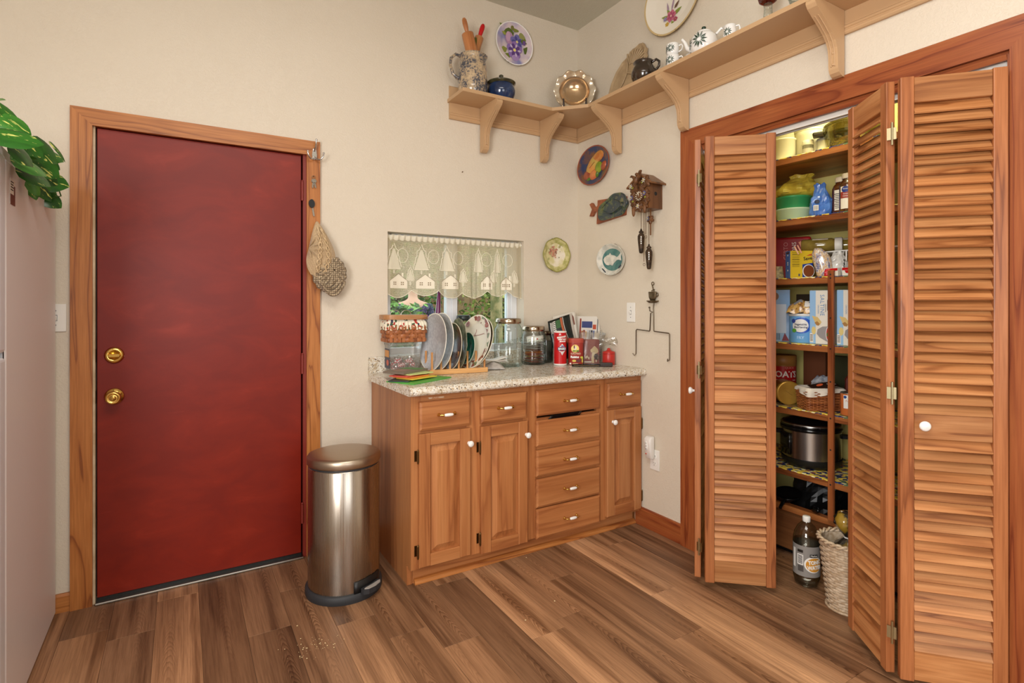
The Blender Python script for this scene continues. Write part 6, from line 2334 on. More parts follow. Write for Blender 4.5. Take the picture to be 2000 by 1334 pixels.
MB().box(.39, .76, -2.4, -.93, .035, .05).build('bin_floor', bx, bn)
MB().box(.376, .76, -2.4, -2.385, .035, .24).build('end_board', bx, bn)
MB().box(.376, .76, -.945, -.93, .035, .24).build('end_board', bx, bn)
MB().box(.40, .74, -2.38, -.95, .0005, .035).build('plinth', M['black'], bn)
E1, E2, E3, E4, E5, E6 = [z + .0004 for z in TOPS]
ca = lambda x, y: math.atan2(y + 2.9246, x + 2.2951) - PI / 2 + PI - PI   # turn so that -y faces the room


def face(x, y, d=0):
    return math.atan2(y + 2.9246, x + 2.2951) - PI / 2 + R(d)


def can_thing(name, label, cat, x, y, z, r, h, body, top, rimc=None, d=0, toph=.012):
    t_ = thing(name, label, cat, (x, y, z), face(x, y, d))
    MB().lathe([(0, .0002), (r - .002, .0002), (r, .003), (r, h - toph)], 36, cap=False).build('can_body', body, t_)
    MB().lathe([(r, h - toph), (r + .0015, h - toph + .001), (r + .0015, h - .002), (r - .003, h), (0, h)], 36, cap=False).build('lid', top, t_)
    return t_


ivory = mat((236, 230, 196), .35)
ivory2 = mat((226, 218, 180), .3)
# top shelf
t = thing('storage_tub', 'tall white plastic tub at the front left of the top pantry shelf', 'tub', (.420, -1.215, E1))
MB().lathe([(0, .0004), (.050, .0004), (.053, .004), (.054, .108), (.057, .110), (.057, .117), (.052, .118), (0, .118)], 32).build('tub', ivory, t)
t = thing('storage_tub', 'white plastic pitcher-like tub behind the front tub on the top pantry shelf', 'tub', (.500, -1.30, E1))
MB().lathe([(0, .0004), (.062, .0004), (.066, .12), (.068, .150), (.0, .150)], 32).build('tub', ivory2, t)
MB().lathe([(.069, .148), (.070, .158), (.064, .160), (0, .160)], 32).build('lid', ivory, t)
t = thing('spice_shaker', 'clear and white shaker jar between the white tub and the glass bowl', 'jar', (.430, -1.335, E1))
MB().lathe([(0, .0004), (.024, .0004), (.025, .004), (.025, .062), (0, .062)], 24).build('jar_body', mat((120, 112, 88), .2), t)
MB().lathe([(.025, .062), (.026, .064), (.026, .086), (0, .088)], 24).build('cap', ivory, t)
MB().lathe([(.0253, .008), (.0253, .044)], 24, cap=False).build('white_contents', mat((190, 180, 150), .3), t)
t = thing('glass_canister', 'small round white canister with flat lid next to the shaker', 'canister', (.480, -1.385, E1))
MB().lathe([(0, .0004), (.026, .0004), (.028, .004), (.028, .080), (0, .080)], 24).build('jar_body', ivory, t)
MB().lathe([(.029, .079), (.030, .082), (.030, .090), (0, .092)], 24).build('lid', M['greyplastic'], t)
t = thing('smoked_glass_bowl', 'big smoky glass casserole with side handle on the top pantry shelf', 'casserole', (.500, -1.520, E1), face(.5, -1.52))
MB().lathe([(0, .003), (.085, .003), (.110, .020), (.122, .070), (.124, .115), (.130, .120), (.128, .124), (.120, .122), (.117, .070), (.104, .024), (0, .010)], 40).build('bowl', M['smoke'], t)
MB().lathe([(.131, .120), (.128, .132), (.10, .150), (.03, .165), (0, .166)], 40, cap=False).build('lid', M['smoke'], t)
MB().box(-.175, -.122, -.030, .030, .092, .112).build('side_handle', mat((58, 52, 34), .3), t, bev=.008, seg=2)
MB().ell((0, 0, .035), .085, .085, .045, 20, 8).build('brown_contents', mat((110, 84, 50), .6), t)
t = thing('smoked_glass_dish', 'dark olive flat lid dish behind the tubs on the top pantry shelf', 'dish', (.665, -1.40, E1))
MB().lathe([(0, .0004), (.06, .0004), (.09, .10), (.10, .135), (.098, .150), (0, .158)], 32).build('dish', mat((74, 74, 44), .25), t)
for i, (x, y, r, h) in enumerate(((.63, -1.10, .070, .20), (.665, -1.25, .075, .22), (.70, -1.72, .06, .19))):
    t = thing('tall_canister', ('tall ivory canister in the back left corner of the top shelf', 'tall ivory canister at the back wall behind the tubs', 'tall ivory canister behind the smoky casserole')[i], 'canister', (x, y, E1))
    MB().lathe([(0, .0004), (r, .0004), (r, h), (r - .004, h + .006), (0, h + .006)], 32).build('canister_body', ivory2, t)
    MB().lathe([(r + .001, h * .78), (r + .003, h * .80), (r + .001, h * .82)], 32, cap=False).build('ridge', ivory, t)

# second shelf
gr1, gr2 = mat((56, 150, 92), .3), mat((196, 220, 184), .35)
t = thing('plastic_bowl', 'pale green plastic bowl with white rim under the darker green one', 'bowl', (.470, -1.235, E2))
MB().lathe([(0, .0004), (.070, .0004), (.078, .006), (.085, .056), (.090, .060), (.090, .067), (0, .067)], 36).build('bowl', gr2, t)
t = thing('plastic_bowl', 'bright green plastic bowl stacked on the pale green one', 'bowl', (.470, -1.235, E2 + .0675))
MB().lathe([(0, .0004), (.070, .0004), (.078, .006), (.083, .050), (.089, .054), (.089, .062), (0, .062)], 36).build('bowl', gr1, t)
random.seed(21)


def sack(name, label, cat, loc, w, d, h, m, rot=0, tw=.35, neck=True, fold=9, extra=None):
    t_ = thing(name, label, cat, loc, rot)
    ph = random.uniform(0, 6)

    def f(u, v):
        a = 2 * PI * u
        k = (1 - .72 * max(0, (v - tw) / (1 - tw)) ** 1.1) if neck else (1 - .2 * v)
        k *= min(1, .78 + v * 2.2)
        wob = 1 + .06 * sin(a * 3 + ph + v * 4) + .05 * sin(a * fold + v * 9 + ph)
        if neck and v > .86:
            k += .25 * (v - .86) / .14
        sup = (abs(cos(a)) ** 4 + abs(sin(a)) ** 4) ** -.25 if v < .6 else 1
        return (w * k * wob * cos(a) * sup + .25 * w * v * v * sin(ph), d * k * wob * sin(a) * sup, .0008 + h * v + .03 * h * sin(a * 5 + ph) * v)
    b_ = MB()
    jit = [[random.uniform(-1, 1) for _ in range(31)] for _ in range(16)]

    def fj(u, v):
        x_, y_, z_ = f(u, v)
        q_ = .040 * jit[int(round(v * 14))][int(round(u * 30)) % 30] * (1 if .05 < v else 0)
        return (x_ * (1 + q_), y_ * (1 + q_), z_ + .10 * q_ * h * (1 if .05 < v < .95 else 0))
    b_.grid(fj, 30, 14, sm=False, cu=True)
    b_.add([f(i / 36, 0) for i in range(36)], [tuple(range(35, -1, -1))])
    b_.build('bag_body', m, t_, solid=.001)
    return t_


yel = mat((206, 186, 70), .3, c2=(186, 160, 56), ns=24, coat=.3)
t = sack('bread_bag', 'crumpled yellow plastic bag lying on the green bowls', 'bag', (.490, -1.245, E2 + .130), .115, .085, .115, yel, R(-40), tw=.3)
t = sack('bag_of_flour', 'tan folded paper bag behind the yellow bag', 'bag', (.690, -1.400, E2), .070, .06, .235, mat((176, 140, 70), .6), R(-30), tw=.75)
blu = mat((86, 132, 206), .22, c2=(66, 108, 186), ns=20, coat=.5)
t = sack('sugar_bag', 'twisted blue plastic bag with a white barcode on the second shelf', 'bag', (.425, -1.405, E2), .048, .040, .165, blu, face(.42, -1.4), tw=.45)
poly_patch(rect(.022, .026, -.022, .042), lambda u, v, w: Vector((u, -.0560 - w + abs(u + .01) * .25, v)), M['paper'], t, 'barcode_label')
for i in range(5):
    poly_patch(rect(.0016, .020, -.030 + .0038 * i, .042), lambda u, v, w: Vector((u, -.0566 - w + abs(u + .01) * .25, v)), M['ink'], t, 'barcode_bar')
poly_patch(oval(.012, .010, -.018, .072, 10), lambda u, v, w: Vector((u, -.0545 - w + abs(u + .01) * .25, v)), mat((24, 34, 60), .4), t, 'printed_mark')
amb = mat((92, 50, 22), .14, c2=(70, 38, 18), ns=8, coat=.5)
for i, (x, y, lab, r) in enumerate(((.455, -1.487, 'brown glass bottle with white cap and printed back label on the second shelf', .040), (.400, -1.545, 'brown bottle with blue and white brand label beside the other brown bottle', .036))):
    t = thing('brown_bottle', lab, 'bottle', (x, y, E2), face(x, y))
    MB().lathe([(0, .0004), (r - .004, .0004), (r, .005), (r, .130), (r * .85, .146), (r * .62, .156), (r * .62, .164), (0, .164)], 32).build('bottle_body', amb, t)
    MB().lathe([(r * .66, .162), (r * .68, .164), (r * .68, .184), (r * .60, .187), (0, .187)], 28).build('cap', mat((220, 206, 178), .4), t)
    if i == 0:
        poly_patch(drect(.052, .098, -.006, .072), round_can(r, 0), mat((226, 220, 206), .5), t, 'back_label', div=3)
        for k in range(9):
            poly_patch(drect(.020 + .004 * (k % 3), .003, -.018, .034 + .0085 * k, 5), round_can(r + .0007, 0), M['ink'], t, 'print_line')
        for k in range(5):
            poly_patch(rect(.0018, .022, .006 + .0034 * k, .098), round_can(r + .0007, 0), M['ink'], t, 'barcode_bar')
    else:
        poly_patch(drect(.060, .105, -.002, .070), round_can(r, 0), mat((232, 224, 206), .5), t, 'front_label', div=3)
        poly_patch(drect(.060, .030, -.002, .082), round_can(r + .0007, 0), mat((150, 56, 44), .5), t, 'label_band', div=3)
        poly_patch(oval(.017, .015, -.010, .108, 16), round_can(r + .0007, 0), mat((34, 52, 120), .5), t, 'brand_oval', div=2)
        lettering('Great', .009, round_can(r + .0012, .111, -.010 / r), M['white'], t)
        lettering('Ground', .0085, round_can(r + .0012, .087, -.006 / r), M['white'], t)
        lettering('Cinnamon', .0085, round_can(r + .0012, .077, -.004 / r), M['white'], t)
MB().cyl((.60, -1.40, E2 + .12), (.595, -1.395, E2 + .195), .003, n=6).build('skewer', mat((120, 60, 40), .5))
tag(bpy.data.objects['skewer'], 'thin reddish stick standing behind the blue bag', 'stick')
bpy.data.objects['skewer'].location = (0, 0, -.1197)

# third shelf: wire rack with jars, boxes
rkx, rky = .49, -1.50
wr = thing('wire_shelf_rack', 'white coated wire rack standing on the third pantry shelf', 'rack', (0, 0, E3))
wm = mat((232, 230, 224), .35)
g = MB()
zt = .128
for y in [-1.30 - .028 * i for i in range(17)]:
    g.tube([(.46, y, zt), (.70, y, zt)], .0022, 6)
g.build('cross_wire', wm, wr)
g = MB()
g.tube([(.46, -1.29, .001), (.46, -1.29, zt), (.46, -1.75, zt), (.46, -1.75, .001)], .0036, 8)
g.build('frame_wire', wm, wr)
g = MB()
g.tube([(.70, -1.29, .001), (.70, -1.29, zt), (.70, -1.75, zt), (.70, -1.75, .001)], .0036, 8)
g.build('frame_wire', wm, wr)
MB().tube([(.458, -1.508, .001), (.458, -1.508, zt)], .0036, 8).build('front_leg', wm, wr)
jm = mat((150, 130, 60), .10, c2=(120, 100, 44), ns=12, coat=.5)
for i, (y, lab) in enumerate(((-1.362, 'spice jar with white lid lying on the wire rack'), (-1.430, 'second jar lying on the wire rack, mostly its white lid showing'))):
    x = (.495, .585)[i]
    t = thing('spice_jar', lab, 'jar', (x, y, E3 + zt + .0365 + .0025), (PI / 2, 0, R(25 if i == 0 else 22)))
    MB(rz(0)).lathe([(0, -.085), (.030, -.085), (.0345, -.078), (.0345, .050), (.030, .060), (.030, .066), (0, .066)], 32).build('jar_body', jm, t)
    MB().lathe([(.035, .064), (.0365, .067), (.0365, .094), (.034, .097), (0, .097)], 32).build('lid', mat((232, 228, 216), .4), t)
    pl = MB().grid(lambda u, v: (.0349 * sin((u - .5) * 1.4), .0349 * cos((u - .5) * 1.4), -.035 + .07 * v), 8, 1)
    pl.build('paper_label', mat((226, 218, 196), .5), t, solid=.0006)
# big red box / bag at the left
t = thing('cereal_bag', 'tall red bag with pale lettering at the left end of the third shelf', 'bag', (.545, -1.160, E3), R(-62))
MB().box(-.11, .11, -.035, .035, .0006, .230).build('bag_body', mat((176, 20, 24), .55, c2=(146, 14, 18), ns=10), t, bev=.012, seg=2)
lettering('CERTO', .030, flat(-.010, -.0355, .155, PI / 2), mat((206, 120, 110), .4), t)
lettering('CROUTONS', .030, flat(.030, -.0355, .12, PI / 2), mat((226, 214, 200), .4), t)
poly_patch([(.050, .20), (.062, .17), (.056, .13), (.068, .10), (.076, .13), (.070, .17), (.062, .205)], flat(0, -.0355, 0), mat((226, 120, 40), .4), t, 'flame_print')


def carton(name, label, cat, x, y, z, w, d, h, m, rot=None, bev=.0012):
    t_ = thing(name, label, cat, (x, y, z), face(x, y) if rot is None else rot)
    MB().box(-w / 2, w / 2, -d / 2, d / 2, .0004, h).build('carton', m, t_, bev=bev)
    return t_


t = carton('coffee_filter_box', 'yellow and blue box with a brown cup picture and nutrition panel on the third shelf', 'box', .425, -1.292, E3, .112, .052, .140, mat((226, 192, 46), .4), R(-34))
sf = lambda u, v, w: Vector((-.0562 - w, -u, v))
poly_patch(rect(.0515, .139, 0, .070), sf, mat((70, 112, 192), .4), t, 'blue_side')
for z in (.118, .080, .070, .040):
    poly_patch(oval(.0048, .0045, 0, z, 10), lambda u, v, w: Vector((-.0568 - w, -u, v)), M['white'], t, 'step_mark')
poly_patch(rect(.032, .008, 0, .130), lambda u, v, w: Vector((-.0568 - w, -u, v)), mat((80, 40, 30), .4), t, 'side_picture')
ff_ = flat(0, -.0264, 0)
ff2 = flat(0, -.0270, 0)
poly_patch([(.004, .001), (.0555, .001), (.0555, .078), (.004, .070)], ff_, mat((34, 64, 150), .4), t, 'blue_front')
poly_patch(oval(.030, .034, .034, .036, 22), ff2, M['white'], t, 'cup_rim')
poly_patch(oval(.0265, .030, .035, .036, 22), flat(0, -.0276, 0), mat((130, 70, 36), .4), t, 'cup_picture')
poly_patch([(.022, .112), (.040, .122), (.055, .124), (.055, .116), (.036, .114)], ff_, mat((206, 84, 40), .4), t, 'red_swoosh')
lettering('Save', .024, flat(.031, -.0264, .100, R(6)), M['ink'], t, bold=.0006)
lettering('Nutrition Facts', .0055, flat(-.030, -.0264, .131), M['ink'], t)
for k in range(8):
    poly_patch(rect(.036, .0012 if k % 3 else .0026, -.029, .122 - .009 * k), ff_, M['ink'], t, 'print_line')
poly_patch(rect(.008, .012, -.012, .016), ff_, mat((90, 90, 110), .4), t, 'small_mark')
ck2 = thing('cookie_bag', 'crinkled clear bag of tan crackers with blue printing, third shelf front', 'bag', (.385, -1.432, E3), face(.385, -1.432))
b_ = MB()


def ckf(u, v):
    a = 2 * PI * u
    k = (.40 + .60 * sin(PI * min(1, v * .62 + .18)) ** .8) * (1 + .05 * sin(a * 7 + v * 6))
    if v > .8:
        k *= 1 - .5 * (v - .8) / .2
    return (.038 * k * cos(a) - .026 * v * v + .008, .030 * k * sin(a) - .004, .0008 + .140 * v)


b_.grid(ckf, 30, 12, cu=True)
pkm = NT('printed_cracker_film')
_v = pkm.coords((60, 60, 26), False)
pkm.bsdf(pkm.ramp(pkm.noise(_v, 1.0, 3, .7), [(.36, (226, 222, 216)), (.46, (196, 152, 92)), (.54, (226, 220, 210)), (.60, (60, 84, 150)), (.66, (214, 170, 110))]), .2, coat=.6)
b_.build('bag_body', pkm.m, ck2, solid=.001)
lettering('CRACKERS', .017, lambda u, v, w: Vector((-.008 + v * .9 - .012 * (u + .07) * 4, -.0335 - w + .010 * abs(v) * 20 * .05, .078 - u * 1.0)), mat((60, 90, 160), .4), ck2)
MB().box(-.050, -.044, -.022, -.019, .142, .185, T=tl(-.01, 0, 0) @ ry(R(-24)) @ tl(.01, 0, 0)).build('wooden_clip', mat((206, 150, 106), .5), ck2)
MB().box(-.036, -.030, -.016, -.013, .142, .185, T=tl(-.01, 0, 0) @ ry(R(-24)) @ tl(.01, 0, 0)).build('wooden_clip', mat((190, 120, 84), .5), ck2)
t = sack('pretzel_bag', 'white bag with black letters behind the cracker bag', 'bag', (.445, -1.470, E3), .044, .034, .120, mat((222, 220, 212), .25, c2=(190, 188, 182), ns=40, coat=.4), face(.445, -1.47), tw=.6)
lettering('PRE', .030, lambda u, v, w: Vector((.030 + v * .3, -.046 - w + v * .6, .058 - u)), M['ink'], t, bold=.001)
t = sack('red_pouch', 'small red packet at the foot of the cracker bag', 'packet', (.372, -1.470, E3), .018, .010, .036, mat((190, 26, 34), .35), face(.37, -1.47), tw=.7)
t = carton('blue_box', 'small dark blue box under the wire rack', 'box', .540, -1.585, E3 + .067, .10, .08, .052, mat((40, 84, 140), .4))
lettering('05', .020, flat(.02, -.0405, .034), mat((150, 190, 220), .4), t)
t = thing('cookie_tub', 'clear tub of tan cookies under the blue box', 'tub', (.530, -1.575, E3), face(.5, -1.575))
b_ = MB()
loft(b_, [[(x * k, y * k, z) for x, y in rrect(.12, .10, .02, 4)] for z, k in ((.0006, .92), (.060, 1.0))], cap=(True, False))
b_.build('tub_wall', M['clearplastic'], t)
MB().prism(rrect(.124, .104, .02, 4), .060, .0665, 'z').build('lid', M['clearplastic'], t)
MB().grid(lambda u, v: ((u - .5) * .10, (v - .5) * .08, .02 + .016 * sin(u * 9) * sin(v * 8) + .012), 10, 8).build('cookies', mat((206, 160, 112), .7, c2=(176, 124, 80), ns=60), t, kind='stuff')
for i, (y, lab) in enumerate(((-1.485, 'small red and white carton left of the drilled post'), (-1.560, 'small red and white carton right of the drilled post'))):
    t = carton('seasoning_carton', lab, 'box', .388, y, E3, .055, .030, .040, M['paper'], WB)
    poly_patch(rect(.054, .012, 0, .033), flat(0, -.0154, 0), M['red'], t, 'red_band')
    poly_patch([(-.016, .026), (.018, .026), (.004, .012), (-.010, .014)], flat(0, -.0154, 0), M['red'], t, 'red_mark')
for i, y in enumerate((-1.165,)):
    t = thing('pasta_bag', 'small clear bag of cream pasta at the left end of the third shelf', 'bag', (.400, -1.195, E3), R(-50))
    MB().grid(lambda u, v: (.028 * cos(2 * PI * u) * (1 - .3 * v), .016 * sin(2 * PI * u) * (1 - .3 * v), .001 + .065 * v), 18, 6, cu=True).build('bag_body', mat((206, 190, 140), .3, c2=(150, 140, 110), ns=80), t)

# fourth shelf
sal = mat((228, 222, 208), .45)
lbl = mat((150, 190, 226), .4)


def saltine(label, x, y):
    t_ = carton('cracker_box', label, 'box', x, y, E4, .104, .062, .262, sal, WB + R(8))
    poly_patch(rect(.027, .260, -.0385, .131), flat(0, -.0314, 0), lbl, t_, 'blue_band')
    poly_patch(rect(.103, .061), lambda u, v, w: Vector((u, v, .2622 + w)), lbl, t_, 'blue_top')
    poly_patch(rect(.061, .260, 0, .131), lambda u, v, w: Vector((-.0524 - w, -u, v)), lbl, t_, 'blue_side')
    tx = flat
    lettering('SALTINE', .027, flat(.004, -.0314, .190, -PI / 2), mat((96, 140, 184), .4), t_, sx=.95, spacing=1.1)
    lettering('ORIGINAL', .009, flat(.020, -.0314, .176, -PI / 2), mat((70, 80, 90), .4), t_)
    lettering('CRACKERS', .009, flat(-.013, -.0314, .170, -PI / 2), mat((96, 140, 184), .4), t_)
    poly_patch(rect(.011, .052, .033, .190), flat(0, -.0314, 0), mat((70, 50, 34), .4), t_, 'brand_block')
    lettering('MARKET', .0075, flat(.033, -.0320, .190, -PI / 2), mat((226, 214, 190), .4), t_)
    poly_patch([(-.042, .138), (-.016, .132), (.002, .108), (-.004, .096), (-.022, .092), (-.030, .110)], flat(0, -.0318, 0), mat((214, 186, 120), .4), t_, 'cracker_picture')
    poly_patch([(-.030, .104), (-.020, .092), (-.010, .090), (-.006, .100), (-.018, .112)], flat(0, -.0322, 0), mat((170, 126, 70), .4), t_, 'cracker_picture')
    poly_patch(oval(.010, .020, -.034, .066, 14), flat(0, -.0318, 0), mat((220, 200, 130), .4), t_, 'cracker_picture')
    poly_patch([(.034, .088), (.006, .086), (-.016, .072), (-.020, .050), (-.006, .032), (.026, .014), (.040, .018), (.044, .060)], flat(0, -.0318, 0), mat((150, 146, 146), .4), t_, 'bowl_picture')
    poly_patch(oval(.012, .036, .033, .052, 18), flat(0, -.0322, 0), mat((226, 222, 218), .4), t_, 'bowl_rim')
    poly_patch(oval(.009, .031, .033, .052, 18), flat(0, -.0326, 0), mat((190, 34, 34), .4), t_, 'soup_picture')
    poly_patch(oval(.005, .010, .030, .048, 10), flat(0, -.0330, 0), mat((60, 120, 50), .4), t_, 'herb_picture')
    poly_patch(rect(.016, .044, -.044, .030), flat(0, -.0318, 0), M['paper'], t_, 'date_label')
    for k in range(5):
        poly_patch(rect(.012, .003, -.044, .016 + .007 * k), flat(0, -.0322, 0), M['ink'], t_, 'print_line')
    return t_


saltine('light blue and cream saltine cracker box just left of the drilled post', .400, -1.432)
saltine('second saltine cracker box in shade right of the drilled post', .405, -1.560)
t = carton('waffle_box', 'tall light blue box with dark red triangle at the left of the fourth shelf', 'box', .400, -1.205, E4, .085, .055, .270, mat((126, 168, 212), .4, c2=(176, 200, 224), ns=4), R(-52))
poly_patch([(.004, .004), (.040, .004), (.018, .046)], flat(0, -.0280, 0), mat((130, 36, 50), .4), t, 'red_triangle')
for k in range(4):
    poly_patch(rect(.0022, .034, -.024 + .006 * k, .026), flat(0, -.0280, 0), M['ink'], t, 'barcode_bar')
poly_patch(rect(.050, .150, 0, .120), flat(0, -.0279, 0), mat((196, 210, 226), .4), t, 'pale_panel')
poly_patch(oval(.016, .020, -.026, .236, 14), flat(0, -.0280, 0), mat((120, 84, 54), .4), t, 'brown_picture')
t = can_thing('shortening_can', 'light blue can of vegetable shortening with white oval label', 'can', .430, -1.312, E4, .066, .148, mat((112, 172, 226), .35), mat((226, 226, 222), .4), d=0, toph=.014)
poly_patch(oval(.046, .040, -.008, .088, 28, .1), round_can(.066, 0), mat((44, 92, 190), .4), t, 'blue_oval', div=4)
poly_patch(oval(.038, .033, -.015, .087, 28, .1), round_can(.0667, 0), M['white'], t, 'white_oval', div=4)
poly_patch(oval(.011, .011, -.048, .110, 14), round_can(.0674, 0), mat((50, 70, 150), .4), t, 'brand_dot', div=2)
poly_patch(oval(.012, .010, -.044, .062, 14), round_can(.0674, 0), mat((90, 160, 60), .4), t, 'leaf_mark', div=2)
lettering('Vegetable', .0145, round_can(.0676, .093, -.014 / .066), mat((60, 66, 90), .4), t, bold=.0004)
lettering('Shortening', .0145, round_can(.0676, .079, -.013 / .066), mat((60, 66, 90), .4), t, bold=.0004)
lettering('FRY', .020, round_can(.066, .026, -.014 / .066), mat((176, 208, 240), .4), t, bold=.0004)
bkf = round_can(.066, .088, .042 / .066)
lettering('BAKING', .025, lambda u, v, w: bkf(v, -u, w), mat((176, 208, 240), .4), t, bold=.0004)
nutm = NT('nut_mix_film')
_v = nutm.coords((1, 1, 1), False)
vo = nutm.n('ShaderNodeTexVoronoi')
vo.inputs['Scale'].default_value = 85
nutm.l(_v, vo.inputs['Vector'])
_s = nutm.n('ShaderNodeSeparateColor')
nutm.l(vo.outputs['Color'], _s.inputs[0])
_c = nutm.ramp(_s.outputs[0], [(0, (196, 150, 78)), (.4, (150, 104, 52)), (.6, (214, 176, 106)), (.85, (96, 62, 34))], 'CONSTANT')
nutm.bsdf(_c, .2, 0, nutm.bump(vo.outputs['Distance'], -.8, .006), coat=.6)
t = thing('nut_bag', 'clear bag of mixed nuts with white label lying on the shortening can', 'bag', (.425, -1.325, E4 + .149), (0, 0, face(.42, -1.32)))
def nutf(u, v, o=0.0):
    return (-.005 + (u - .5) * .165, -.012 + (v - .5) * .09 - o, .001 + (.074 * (max(0, sin(PI * v)) * max(0, sin(PI * u))) ** .55 * (1 - .25 * u) + .004 * sin(u * 20)) * 1.0 + o)


MB().grid(nutf, 22, 14).grid(lambda u, v: (-.005 + (u - .5) * .165, -.012 + (.5 - v) * .09, .001), 2, 2).build('bag_body', nutm.m, t)
for nm_, u0, u1, v0, v1, sk_, m_, o_ in (('white_label', .50, .92, .10, .46, .10, M['paper'], .0015), ('brand_block', .62, .80, .26, .38, .10, M['ink'], .0024), ('silver_panel', .22, .46, .22, .70, -.12, mat((176, 176, 180), .25, .4), .0015), ('print_line', .70, .88, .14, .19, .1, M['ink'], .0024)):
    MB().grid(lambda u, v: nutf(u0 + (u1 - u0) * u + sk_ * v * .3, v0 + (v1 - v0) * v, o_), 8, 6).build(nm_, m_, t)
t = sack('walnut_bag', 'clear bag of walnuts behind the bag of mixed nuts', 'bag', (.560, -1.400, E4), .050, .045, .235, nutm.m, 0, tw=.85)
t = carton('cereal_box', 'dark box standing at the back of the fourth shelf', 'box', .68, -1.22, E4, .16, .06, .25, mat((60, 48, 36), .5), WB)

# fifth shelf
t = can_thing('oats_can', 'tall red oats canister with tan top at the left of the fifth shelf', 'canister', .545, -1.128, E5, .066, .245, mat((176, 24, 24), .35), mat((160, 110, 50), .45), toph=.055)
lettering('OATS', .046, round_can(.066, .142, R(16)), mat((236, 226, 214), .4), t, bold=.0012)
lettering('QUICK', .016, round_can(.066, .178, R(30)), mat((206, 150, 130), .4), t)
poly_patch(drect(.12, .003, .01, .112, 10), round_can(.066, 0), mat((236, 226, 214), .4), t, 'white_line')
poly_patch([(.010, .090), (.026, .098), (.036, .084), (.026, .064), (.016, .056), (.022, .072)], round_can(.066, 0), mat((220, 100, 40), .4), t, 'orange_swirl')
MB().lathe([(.0665, .186), (.0672, .190), (.0665, .194)], 36, cap=False).build('seam', mat((150, 100, 44), .45), t)
gd = mat((206, 164, 74), .3, .55, c2=(190, 146, 60), ns=8)
t = thing('gold_tin', 'round gold lidded tin lying on its side with its lid to the front', 'tin', (.400, -1.250, E5 + .0628), (PI / 2, 0, R(-42)))
MB().lathe([(.058, -.10), (.060, -.098), (.060, -.022), (.062, -.021), (.062, .004), (.060, .008), (.052, .009), (0, .009)], 44).build('tin', gd, t)
MB().box(-.020, .020, -.0006, .0006, .0085, .0095, T=rz(R(-35))).build('scratch', mat((120, 86, 40), .4), t)
t = thing('jar_lying', 'clear glass jar lying at the far left of the fifth shelf', 'jar', (.425, -1.118, E5 + .0462), (PI / 2, 0, R(-40)))
MB().lathe([(0, -.06), (.040, -.06), (.0455, -.05), (.0455, .04), (.036, .055), (.036, .066), (0, .066)], 28).build('jar_body', M['smoke'], t)
t = thing('folded_bag', 'flat shiny printed bag lying at the front left of the fifth shelf', 'bag', (.400, -1.252, E5), R(-60))
t.location = (.362, -1.235, E5)
MB().grid(lambda u, v: ((u - .5) * .16, (v - .5) * .045, .0006 + .0004 * sin(u * 12)), 10, 3).build('bag_body', mat((206, 190, 140), .25, c2=(120, 50, 44), ns=30), t)
wk = thing('wicker_basket', 'brown wicker basket with cream cloth lining on the fifth shelf', 'basket', (.425, -1.400, E5), R(-34))
wkm = wood('wicker_cane', (176, 108, 60), (150, 84, 44), (110, 56, 28), axis=0, ring=3, vary=.12)
w0, d0, hh = .172, .120, .096
ringb = rrect(1, 1, .12, 5)


def resamp(w, d, r, N):
    ring = rrect(w, d, r, 6)
    sg = [(Vector(ring[i]), Vector(ring[(i + 1) % len(ring)])) for i in range(len(ring))]
    tt = sum((b - a).length for a, b in sg)
    out = []
    for i in range(N):
        dd = tt * i / N
        for a, b in sg:
            L = (b - a).length
            if dd <= L and L > 0:
                out.append(a + (b - a) * (dd / L))
                break
            dd -= L
    return out


NW = 96
canes = 15
for k in range(canes):
    z = .005 + (hh - .008) * k / (canes - 1)
    f = 1 + .10 * z / hh
    pts = []
    for i, p in enumerate(resamp(w0 * f, d0 * f, .018, NW)):
        n_ = p.normalized()
        o_ = .0024 * sin(2 * PI * i / 6 + PI * k)
        pts.append((p.x + n_.x * o_, p.y + n_.y * o_, z))
    MB().tube(pts, .0031, 5, closed=True).build('cane', wkm, wk)
st_ = MB()
for i in range(0, NW, 3):
    p, q = resamp(w0, d0, .018, NW)[i], resamp(w0 * 1.1, d0 * 1.1, .018, NW)[i]
    st_.cyl((p.x, p.y, .001), (q.x, q.y, hh), .0022, n=5)
st_.build('upright_cane', wkm, wk)
MB().prism(rrect(w0 - .006, d0 - .006, .016), .001, .006, 'z').build('basket_floor', wkm, wk)
tabw = resamp(w0 * 1.12 + .006, d0 * 1.12 + .006, .024, 120)


def lin2(u, v):
    q = tabw[int(round(u * 120)) % 120]
    n_ = q.normalized()
    o_ = .004 * sin(u * 60) * v + .006 * sin(PI * min(1, v * 1.2)) - .012 * (1 - v)
    return (q.x + n_.x * o_, q.y + n_.y * o_, hh + .016 - (.030 + .012 * sin(u * 14)) * v)


